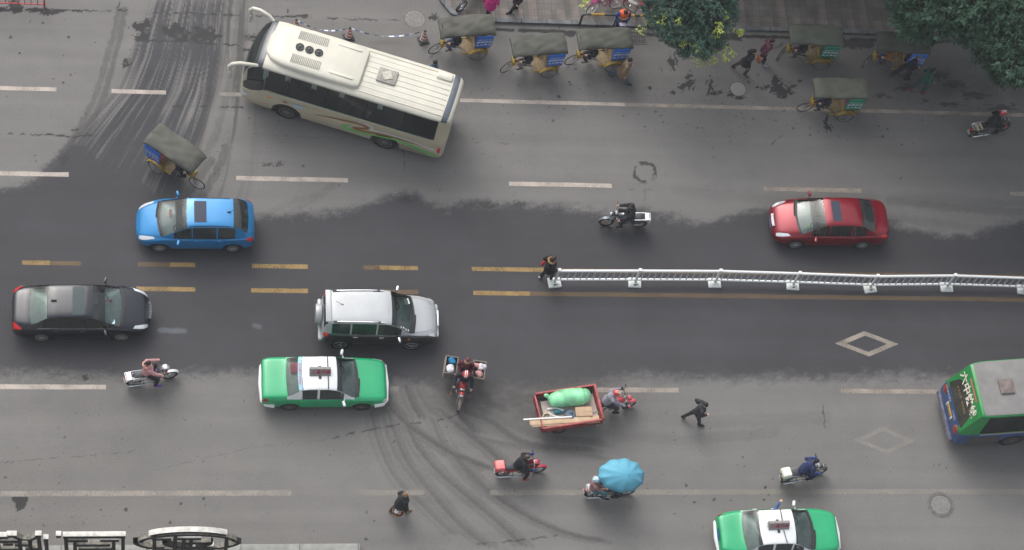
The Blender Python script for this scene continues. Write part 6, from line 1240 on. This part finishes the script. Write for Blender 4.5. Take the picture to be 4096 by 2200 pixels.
# ------------------------------------------------------------------ white median fence
FW = mat('white_fence_paint', (.74, .76, .77), .45, var=.06, vscale=12); FG = mat('galvanised_baluster', (.42, .47, .52), .4, .2); RUST = mat('rusty_base_hole', (.10, .075, .045), .9, var=.4, vscale=20)
posts = [G(2217, 1132), G(2538, 1132), G(2857, 1133), G(3170, 1142), G(3478, 1153), G(3785, 1150), G(4092, 1160), G(4400, 1166)]
group_f = 'white median fence panels'
for i in range(7):
    a, b = posts[i], posts[i+1]; d = (b-a); L_ = d.length; rz = math.atan2(d.y, d.x)
    lab = ['white fence panel at the open left end, next to the person with the fur hood', 'second white fence panel from the open left end', 'third white fence panel from the open left end', 'fourth white fence panel, below the front of the red saloon', 'fifth white fence panel, below the rear of the red saloon', 'sixth white fence panel, last complete one before the right edge', 'last white fence panel cut by the right edge of the picture'][i]
    t = thing('fence_panel', lab, 'fence', (a.x, a.y, 0), rz, group_f)
    MB().tube([(0, 0, 1.02), (L_, 0, 1.02)], .052, 10).obj('top_rail', FW, t); MB().tube([(0, 0, .30), (L_, 0, .30)], .046, 10).obj('bottom_rail', FW, t)
    n = 12; first = None
    for k in range(n):
        x = L_*(k+.75)/(n+.5)
        if first is None: first = MB().box((0, 0, .66), (.034, .034, .66)).obj('baluster', FG, t); first.location = (x, 0, 0)
        else: c = first.copy(); col.objects.link(c); c.parent = t; c.location = (x, 0, 0)
    MB().box((0, 0, .56), (.078, .078, 1.04), bev=.01).obj('post', mat('grey_white_post', (.55, .57, .59), .4), t)
    cp = MB(); cp.box((0, 0, 1.10), (.125, .125, .07), bev=.02); cp.obj('post_cap', FW, t)
    bs = MB(); v = [(x*.24, y*.20, .004) for x, y in ((-1, -1), (1, -1), (1, 1), (-1, 1))]+[(x*.235, y*.195, .06) for x, y in ((-1, -1), (1, -1), (1, 1), (-1, 1))]+[(x*.09, y*.09, .13) for x, y in ((-1, -1), (1, -1), (1, 1), (-1, 1))]
    bs.add(v, [(3, 2, 1, 0)]+[(q*4+k, q*4+(k+1) % 4, (q+1)*4+(k+1) % 4, (q+1)*4+k) for q in (0, 1) for k in range(4)]+[(8, 9, 10, 11)])
    o = bs.obj('base', mat('base_white', (.66, .69, .67), .6, var=.15, vscale=9), t); o.rotation_euler = (0, 0, [.1, -.05, .03, -.04, .12, .02, -.1][i])
    if i not in (2, 5): MB().box((.02, -.12, .105), (.16 if i < 2 else .10, .05, .03), rz=.2, bev=.01).obj('rust_patch', RUST, t)
# ------------------------------------------------------------------ traffic cones with tape
CW_ = mat('cone_white', (.68, .66, .65), .5); CR_ = mat('cone_red', (.42, .03, .045), .5)
tops = []
for lab, (px, py) in (('striped traffic cone partly behind the coach roof', (1181, 118)), ('striped traffic cone in the middle of the three', (1394, 150)), ('striped traffic cone nearest the first rickshaw', (1692, 162))):
    p = G(px, py); t = thing('traffic_cone', lab, 'traffic cone', p, .3, 'red and white striped traffic cones')
    MB().box((0, 0, .03), (.40, .40, .06), bev=.03).obj('base', mat('cone_rubber', (.05, .055, .055), .8), t); MB().lathe([(.15, .05), (.15, .10), (.125, .12)], n=20).obj('collar', mat('cone_rubber', (0, 0, 0)), t)
    mb = MB(); r0 = lambda z: .135-.085*(z-.10)/.55
    v = []; f = []; fi = []; nz, na = 22, 20
    for a in range(nz+1):
        z = .10+.55*a/nz
        for k in range(na): an = 2*math.pi*k/na; v.append((r0(z)*math.cos(an), r0(z)*math.sin(an), z))
    for a in range(nz):
        for k in range(na): f.append((a*na+k, a*na+(k+1) % na, (a+1)*na+(k+1) % na, (a+1)*na+k)); fi.append(1 if ((a/nz*3.2+k/na*1.0) % 1) < .45 else 0)
    mk('cone_body', v, f, None, t, 40, [CW_, CR_], fi); MB().lathe([(.052, .65), (.055, .70), (.03, .73)], n=14).obj('tip', mat('cone_rubber', (0, 0, 0)), t); tops.append(p+Vector((0, 0, .70)))
def tape(a, b, sag, name, lab):
    v = []; f = []; fi = []
    for k in range(31): u = k/30; p = a.lerp(b, u)-Vector((0, 0, sag*4*u*(1-u))); tw = u*5; q = Vector((0, math.cos(tw), math.sin(tw)))*.028; v += [p-q, p+q]
    for k in range(30): f.append((2*k, 2*k+2, 2*k+3, 2*k+1)); fi.append(1 if (k//2) % 2 else 0)
    o = mk(name, v, f, None, None, None, [WHITE, mat('tape_blue', (.12, .18, .38), .5)], fi); return tag(o, lab, 'tape')
tape(tops[0], tops[1], .45, 'barrier_tape', 'twisted white and blue barrier tape sagging from the coach to the middle cone'); tape(tops[1], tops[2], .5, 'barrier_tape', 'twisted white and blue barrier tape between the middle and right cones')
# ------------------------------------------------------------------ red railing, top left
RP = mat('red_railing_paint', (.42, .04, .05), .5, var=.2); a = G(178, 28, .0); b = G(-120, 18, .0); d = b-a; L_ = d.length
t = thing('red_railing', 'red metal railing in the top left corner', 'railing', (a.x, a.y, 0), math.atan2(d.y, d.x))
MB().tube([(0, 0, .18), (L_, 0, .18)], .028, 6).obj('bottom_rail', RP, t); MB().tube([(0, 0, 1.05), (L_, 0, 1.05)], .028, 6).obj('top_rail', RP, t); MB().tube([(0, 0, 0), (0, 0, 1.15)], .035, 8).obj('post', RP, t)
for k in range(12): MB().tube([(.25+k*.235, 0, .18), (.25+k*.235, 0, 1.05)], .016, 6).obj('bar', RP, t)
# ------------------------------------------------------------------ steel guard rail, road worker, parked bicycles
GD = mat('dark_green_pipe', (.03, .045, .045), .5, .2); GY = mat('dull_yellow_band', (.40, .24, .035), .6, var=.2); a = G(2318, 98, .13); b = G(2592, 106, .13)
t = thing('guard_rail', 'low pipe guard rail with yellow bands behind the third rickshaw', 'guard rail', a, math.atan2(b.y-a.y, b.x-a.x)); L_ = (b-a).length
MB().tube([(0, 0, 0), (0, 0, .62), (.05, 0, .72), (.14, 0, .76), (L_-.14, 0, .76), (L_-.05, 0, .72), (L_, 0, .62), (L_, 0, 0)], .045, 10).obj('rail', GD, t)
for x0_, x1_ in ((.32, .84), (1.75, 2.05), (2.25, 2.36)): MB().tube([(x0_, 0, .76), (x1_, 0, .76)], .05, 10).obj('yellow_band', GY, t)
MB().tube([(L_/2, 0, 0), (L_/2, 0, .74)], .035, 8).obj('leg', GD, t)
w_ = G(2470, 118, .13); person('road worker in orange safety vest sitting on the guard rail', (w_.x, w_.y+.02, .13), math.radians(-92), hip=(0, 0, .90), lean=(.30, 0), hands=((.32, .12, .98), (.32, -.12, .98)), feet=((.30, .14, .10), (.30, -.14, .10)), jacket=(.02, .05, .22), trousers=(.02, .03, .08), vest=(.70, .10, .01), look=(0, .7), bulk=1.12)
ph_ = tag(MB().box((0, 0, 0), (.24, .14, .015), bev=.005).obj('paper', mat('lilac_paper', (.62, .58, .75), .5)), 'pale lilac paper in the hands of the road worker', 'paper'); put(ph_, (w_.x-.02, w_.y-.40, 1.14), .05)
def bicycle(label, base, rz, c, rimm=None, group='bicycles parked behind the guard rail', rx=0):
    t = thing('bicycle', label, 'bicycle', base, rz, group); fm = mat('bike_%02x%02x%02x' % tuple(int(q*255) for q in c), c, .4, .2, .4)
    spoked(t, .52, .33, 'front_wheel', rimm or STEEL, .016, 20, rz=.25); spoked(t, -.52, .33, 'rear_wheel', rimm or STEEL, .016, 20)
    m = MB(); m.tube([(.36, 0, .80), (.0, 0, .30), (-.16, 0, .72)], .018, 7); m.tube([(.36, 0, .74), (-.12, 0, .62)], .018, 7); [m.tube([(0, s_*.03, .30), (-.52, s_*.05, .33), (-.14, s_*.03, .62)], .011, 6) for s_ in (-1, 1)]; m.obj('frame', fm, t)
    m = MB(); [m.tube([(.40, s_*.04, .70), (.52, s_*.05, .33)], .011, 6) for s_ in (-1, 1)]; m.tube([(.34, 0, .95), (.40, 0, .70)], .014, 6); m.obj('fork', fm, t)
    m = MB(); m.tube([(.15, .27, .96), (.28, .22, 1.0), (.34, 0, .96), (.28, -.22, 1.0), (.15, -.27, .96)], .011, 7); m.obj('handlebar', STEEL, t)
    MB().box((-.17, 0, .78), (.25, .16, .07), bev=.03).obj('saddle', BLACK, t)
    g = MB(); [g.box((.52+.37*math.cos(q), 0, .33+.37*math.sin(q)), (.10, .05, .01), ry=math.pi/2-q+math.pi) for q in np.radians([40, 58, 76, 94, 112, 130])]; [g.box((-.52+.37*math.cos(q), 0, .33+.37*math.sin(q)), (.10, .05, .01), ry=math.pi/2-q+math.pi) for q in np.radians([20, 38, 56, 74, 92, 110, 128, 146])]; g.obj('mudguard', fm, t)
    bk = MB(); bk.box((.55, 0, .86), (.24, .30, .02)); [bk.tube([(.55+x*.12, y*.15, .86), (.55+x*.15, y*.18, 1.08)], .006, 4) for x in (-1, 0, 1) for y in (-1, 0, 1) if x or y]; [bk.tube([(.55-k*.13, -k*.16, z), (.55+k*.13, -k*.16, z), (.55+k*.13, k*.16, z), (.55-k*.13, k*.16, z)], .007, 4, closed=True) for k, z in ((1, .92), (1.06, 1.0), (1.12, 1.08))]; bk.obj('basket', fm, t)
    r = MB(); r.box((-.60, 0, .72), (.34, .13, .015)); [r.tube([(-.7, s_*.06, .72), (-.52, s_*.06, .36)], .006, 4) for s_ in (-1, 1)]; r.obj('carrier', GREYM, t); MB().ring((0, -.04, .30), .09, .008, 'y', 18, 5).obj('crankset', GREYM, t)
    t.rotation_euler = (rx, 0, rz); return t
bicycle('magenta bicycle with white front tyre left of the road worker', G(2415, 52, .13)+Vector((0, .1, 0)), math.radians(197), (.25, .02, .12), rimm=WHITE, rx=.1)
bicycle('crimson bicycle leaning close behind the road worker', G(2470, 28, .13)+Vector((0, .15, 0)), math.radians(150), (.22, .02, .05), rx=-.12)
bicycle('red bicycle under the small tree, right of the road worker', G(2602, 52, .13)+Vector((0, .1, 0)), math.radians(205), (.30, .02, .035), rx=.12)
# ------------------------------------------------------------------ trees
def leafmat(name, c, var=.45):
    m = mat(name, c, .62, 0, 0, var, 1.3, .22); n = m.node_tree; b = n.nodes['Principled BSDF']; b.inputs['Subsurface Weight'].default_value = 0; return m
def leaves(name, m, parent, C, per, ln, wd, rg, droop=.35, up=.5):
    """radial sprigs of leaf blades round the centres C"""
    C = np.asarray(C); n = len(C); k = per; N = n*k
    c = np.repeat(C, k, 0); az = rg.uniform(0, 2*np.pi, N); el = rg.normal(up*.4-droop, .45, N); L_ = ln*rg.uniform(.7, 1.25, N); W_ = wd*rg.uniform(.7, 1.2, N)
    d = np.stack([np.cos(az)*np.cos(el), np.sin(az)*np.cos(el), np.sin(el)], -1); s = np.stack([-np.sin(az), np.cos(az), rg.normal(0, .35, N)], -1); s /= np.linalg.norm(s, axis=1)[:, None]
    nrm = np.cross(d, s); b0 = c+d*(L_*.08)[:, None]; mid = c+d*(L_*.5)[:, None]+nrm*(L_*.06)[:, None]; tip = c+d*L_[:, None]-np.array([0, 0, 1])*(L_*.18)[:, None]
    v = np.stack([b0, mid+s*W_[:, None]/2, tip, mid-s*W_[:, None]/2], 1).reshape(-1, 3); i = np.arange(N)*4; q = np.stack([i, i+1, i+2, i+3], -1).astype(np.int32)
    me = bpy.data.meshes.new(name); me.vertices.add(len(v)); me.vertices.foreach_set('co', v.astype(np.float32).ravel()); me.loops.add(q.size); me.loops.foreach_set('vertex_index', q.ravel())
    me.polygons.add(N); me.polygons.foreach_set('loop_start', np.arange(0, q.size, 4, dtype=np.int32)); me.update(calc_edges=True); me.materials.append(m)
    o = bpy.data.objects.new(name, me); col.objects.link(o); o.parent = parent; return o
def sprigs(blobs, dens, rg, base):
    out = []
    for (px, py, z, r) in blobs:
        c = G(px, py, z)-base; n = int(dens*r*r)
        for _ in range(n):
            d = rg.normal(size=3); d /= np.linalg.norm(d); d[2] = abs(d[2])*1.0 if rg.random() < .72 else d[2]; k = rg.uniform(.55, 1.05)+.16*math.sin(d[0]*7+d[1]*5+px)
            out.append((c.x+d[0]*r*k, c.y+d[1]*r*k, c.z+d[2]*r*.62*k))
    return out
BARK = mat('grey_brown_bark', (.10, .08, .06), .9, var=.35, vscale=12, bump=.5)
def tree(label, base, blobs, mleaf, per, ln, wd, dens, seed, young=None, r0=.17):
    rg = np.random.default_rng(seed); base = Vector(base); t = thing('tree', label, 'tree', base)
    tr = MB(); H = min(z for _, _, z, _ in blobs)*.6; fork = Vector((0, 0, H)); tr.tube([(0, 0, 0), (.03, -.04, H*.5), fork], [r0, r0*.85, r0*.72], 12)
    tr.obj('trunk', BARK, t)
    for (px, py, z, r) in blobs:
        c = G(px, py, z)-base; mid = fork.lerp(c, .5)+Vector((rg.uniform(-.3, .3), rg.uniform(-.2, .2), .35)); m = MB(); m.tube([fork-Vector((0, 0, .1)), mid, c-Vector((0, 0, r*.2))], [r0*.42, r0*.26, .02], 7)
        for q in range(5): d = Vector(rg.normal(size=3)).normalized(); m.tube([c-Vector((0, 0, r*.25)), c+Vector((d.x*r*.8, d.y*r*.8, d.z*r*.4))], [.022, .008], 5)
        m.obj('branch', BARK, t)
    C = sprigs(blobs, dens, rg, base); leaves('crown', mleaf, t, C, per, ln, wd, rg)
    if young:
        Y = []
        for (px, py, z) in [q for i_, q in enumerate(young) if i_ % 4]:
            c = G(px, py, z)-base
            for _ in range(7): Y.append((c.x+rg.normal(0, .08), c.y+rg.normal(0, .09), c.z+.12+rg.normal(0, .08)))
        leaves('young_leaves', mat('young_leaf_yellow', (.38, .46, .085), .5, var=.35, vscale=3), t, Y, 5, .095, .050, rg, .4)
    return t
B1 = [(2690, 10, 4.6, .95), (2640, -20, 4.6, .6), (2810, -10, 4.9, 1.0), (2770, 60, 4.4, .7), (2890, 20, 4.6, .65), (2925, 70, 4.3, .32), (2915, -30, 4.8, .5), (2625, 75, 4.2, .42), (2590, 30, 4.3, .32), (2660, 120, 4.0, .42), (2710, 105, 4.2, .66), (2790, 125, 4.2, .70), (2880, 105, 4.2, .45), (2845, 150, 4.0, .4), (2800, 180, 3.7, .62), (2735, 200, 3.5, .34), (2690, 165, 3.6, .36), (2870, 175, 3.6, .38), (2820, 215, 3.4, .28), (2700, -150, 5, 1.9), (2850, -150, 5.2, 1.7)]
Y1 = [(2580, 105, 3.8), (2562, 118, 3.8), (2596, 96, 3.8), (2710, 88, 4.6), (2716, 96, 4.5), (2735, 172, 3.9), (2727, 178, 3.8), (2870, 128, 4.4), (2898, 133, 4.0), (2920, 128, 4.0), (2950, 132, 4.0), (2958, 140, 3.9), (2922, 150, 3.8), (2785, 235, 3.4), (2797, 255, 3.3), (2812, 228, 3.4), (2840, 225, 3.4), (2848, 243, 3.3), (2852, 256, 3.2), (2905, 200, 3.5), (2912, 178, 3.5), (2920, 215, 3.4), (2880, 213, 3.4),
      (2900, 238, 3.3), (2930, 238, 3.3), (2862, 142, 4.2), (2874, 106, 4.6), (2905, 75, 4.6), (2930, 75, 4.5), (2665, 75, 4.6), (2780, 205, 3.8), (2788, 185, 4.0), (2345, 8, 4.4), (2352, 0, 4.5), (2330, 24, 4.3), (2636, 92, 4.3), (2610, 88, 4.2)]
tree('small dark green tree with yellow shoots overhanging the kerb', (G(2725, 0).x, 12.4, .13), B1, leafmat('small_leaf_green', (.050, .105, .078)), 7, .125, .050, 430, 3, Y1, .13)
B2 = [(3690, 15, 6, 1.15), (3630, 70, 5.5, .75), (3640, 0, 5.8, .9), (3720, 110, 5.5, .75), (3640, 130, 5.2, .48), (3700, 150, 5.2, .35), (3850, 30, 7, 1.6), (3840, 115, 6, .7), (4000, 100, 7, 1.3), (3930, 160, 6.2, .7), (3960, 230, 6, .65), (4030, 260, 6, .85), (4060, 300, 5.5, .6), (4000, 320, 5.3, .35), (4150, 200, 7, 1.7),
      (4100, 50, 7.5, 1.8), (3950, -100, 8, 2.2), (3750, -130, 7, 1.8), (4110, -150, 8, 2.3), (4190, 310, 6, .9), (4300, 100, 7, 2.2), (4350, 300, 6.5, 1.6), (3700, -350, 8, 2.5), (3950, -350, 9, 2.8), (4200, -350, 9, 2.8), (3480, -260, 7, 1.5)]  # the last crown masses lie out of view, added to deepen the shade
tree('large dark green tree filling the top right corner', (20.3, 12.6, .13), B2, leafmat('palmate_leaf_green', (.042, .092, .058)), 8, .19, .060, 260, 5, None, .22)
# ------------------------------------------------------------------ unseen building beyond the pavement, added and sized to shade the upper right
WALL = mat('pale_render_wall', (.30, .285, .26), .85, var=.15, vscale=.6)
sb = thing('shade_building', 'unseen pale building added beyond the top edge to shade the street', 'building', (28, 18.6, 0))
MB().box((0, 4, 7), (44, 12, 14)).obj('wall', WALL, sb); MB().box((0, 4, 14.1), (44.6, 12.6, .25)).obj('roof', KC, sb)
for k in range(10):
    for z in (4.8, 8.2, 11.6): w0 = MB().box((-20+k*4.4, -2.02, z), (1.9, .06, 1.5)).obj('window', mat('window_frame_white', (.6, .6, .6), .5), sb); MB().box((-20+k*4.4, -2.06, z), (1.7, .03, 1.3)).obj('pane', mat('dark_pane', (.03, .04, .05), .1, 0, .5), w0)
# ------------------------------------------------------------------ low roof with old sign characters, bottom left
ztop = 8.2; yl = G(340, 2136, ztop).y
lb = thing('roof_building', 'low flat roofed building carrying the old sign characters below the picture', 'building', (-16, yl-3.2, 0))
MB().box((0, 0, 3.0), (17, 6.6, 6.0)).obj('wall', WALL, lb); MB().box((0, 0, 6.06), (17.2, 6.7, .12)).obj('roof', KC, lb)
SW = mat('weathered_white_edge', (.56, .55, .51), .6, var=.3, vscale=5); SD = mat('shaded_rusty_inside', (.028, .024, .022), .9, var=.5, vscale=7); SG2 = mat('grimy_edge', (.20, .19, .165), .8, var=.5, vscale=9)  # dark inside colour holds rust plus the shade of the unlit faces
def XL(px, z=ztop): return G(px, 2136, z).x
def sign(label, x0, strokes, posts_, arcs=()):
    """strokes: (x0, x1, z, clean) horizontal channel bars; posts: (x, z0, z1)"""
    t = thing('sign_character', label, 'sign', (x0, yl, 6.12), 0, 'old metal sign characters on the low roof')
    for xa, xb, z, cl in strokes:
        o = MB().box(((xa+xb)/2, 0, z-.11), (xb-xa, .15, .20), bev=.01).obj('channel_bar', SD, t); MB().box(((xa+xb)/2, .0, z+.004), (xb-xa+.02, .155, .02), bev=.006).obj('top_edge', SW if cl else SG2, o)
    for x, z0, z1 in posts_: MB().box((x, -.02, (z0+z1)/2), (.11, .14, z1-z0), bev=.01).obj('channel_post', SD, t)
    for pts, w_, m_ in arcs:
        v = []; f = []
        for k, (x, z) in enumerate(pts):
            a = Vector(pts[max(0, k-1)]); b = Vector(pts[min(len(pts)-1, k+1)]); tt = (b-a).normalized(); nx_, nz_ = -tt.y, tt.x
            if nz_ < 0: nx_, nz_ = -nx_, -nz_
            for yy in (-.085, .085):
                for h in (0, -.15): v.append((x+nx_*h, yy, z+nz_*h))
        for k in range(len(pts)-1):
            a = 4*k; f += [(a, a+2, a+6, a+4), (a+1, a+5, a+7, a+3), (a, a+4, a+5, a+1), (a+2, a+3, a+7, a+6)]
        mk('curved_channel', v, f, None, t, None, [SD, m_], [1 if i % 4 == 0 else 0 for i in range(len(f))])
    return t
H_ = 2.08; s_ = lambda px: (px)/119.0
sign('old sign character of stacked white edged bars, middle of the three', XL(222), [(.22, 2.07, H_, 1), (.02, .16, H_+.06, 1), (.25, .95, H_-.34, 0), (1.32, 1.88, H_-.33, 1), (.62, 1.62, H_-.74, 0), (.66, 1.68, H_-1.12, 0), (.3, 1.9, .5, 0)], [(.30, .1, H_-.1), (2.0, .1, H_-.1), (.56, .1, H_-.5), (1.72, .1, H_-.4)])
ov = lambda a0, a1, rx, rz, cx, cz: [(cx+rx*math.cos(math.radians(a)), cz+rz*math.sin(math.radians(a))) for a in np.linspace(a0, a1, 26)]
x3 = XL(552); cx3 = 1.50
sign('oval old sign emblem with a bright curved top edge, right of the three', x3, [(.42, 1.0, H_-.22, 1), (1.05, 1.9, H_-.20, 1), (1.32, 1.55, H_-.62, 0), (1.6, 2.2, H_-.60, 0), (.25, .80, H_-1.02, 0), (1.6, 2.3, H_-1.0, 1), (2.25, 2.6, H_-1.1, 0)], [(.50, .1, H_), (1.12, .1, H_+.1), (1.38, .1, H_-.3), (1.60, .1, H_-.3), (2.68, .1, H_-.25)],
     [(ov(152, 32, 1.36, .66, cx3+.02, H_-.26), 0, SW), (ov(180, -180, 1.50, .70, cx3, H_-.55), 0, SG2), (ov(180, 360, .62, .40, 1.5, H_-.62), 0, SD)])
sign('jagged old sign character cut by the left edge, left of the three', XL(-40), [(0, .52, H_+.0, 1), (.50, .78, H_+.10, 1), (1.33, 1.50, H_+.10, 1), (1.56, 1.70, H_-.22, 1), (.0, .80, H_-.36, 0), (1.10, 1.22, H_-.36, 1), (.35, .65, H_-.62, 0), (.7, 1.2, H_-.70, 0), (.1, .9, H_-1.1, 0), (1.0, 1.5, H_-1.05, 0)], [(.2, .1, H_), (.85, .1, H_-.3), (1.42, .1, H_), (1.63, .1, H_-.3), (1.15, .1, H_-.4)],
     [([(.78, H_), (.95, H_-.18), (1.15, H_-.24), (1.33, H_)], 0, SG2)])
# ------------------------------------------------------------------ thin city haze between the high viewpoint and the street
hz = MB().box((0, -10, 49.5), (900, 900, 103)).obj('haze', None, None, None); hz.data.materials.clear()
hm = bpy.data.materials.new('haze_air'); hm.use_nodes = True; hn = hm.node_tree; hn.nodes.remove(hn.nodes['Principled BSDF'])
pv = hn.nodes.new('ShaderNodeVolumePrincipled'); pv.inputs['Color'].default_value = (.92, .95, 1, 1); pv.inputs['Density'].default_value = .00034; hn.links.new(pv.outputs[0], hn.nodes['Material Output'].inputs['Volume'])
hz.data.materials.append(hm); hz['kind'] = 'stuff'; hz['label'] = 'thin grey city haze over the whole street'; hz['category'] = 'haze'
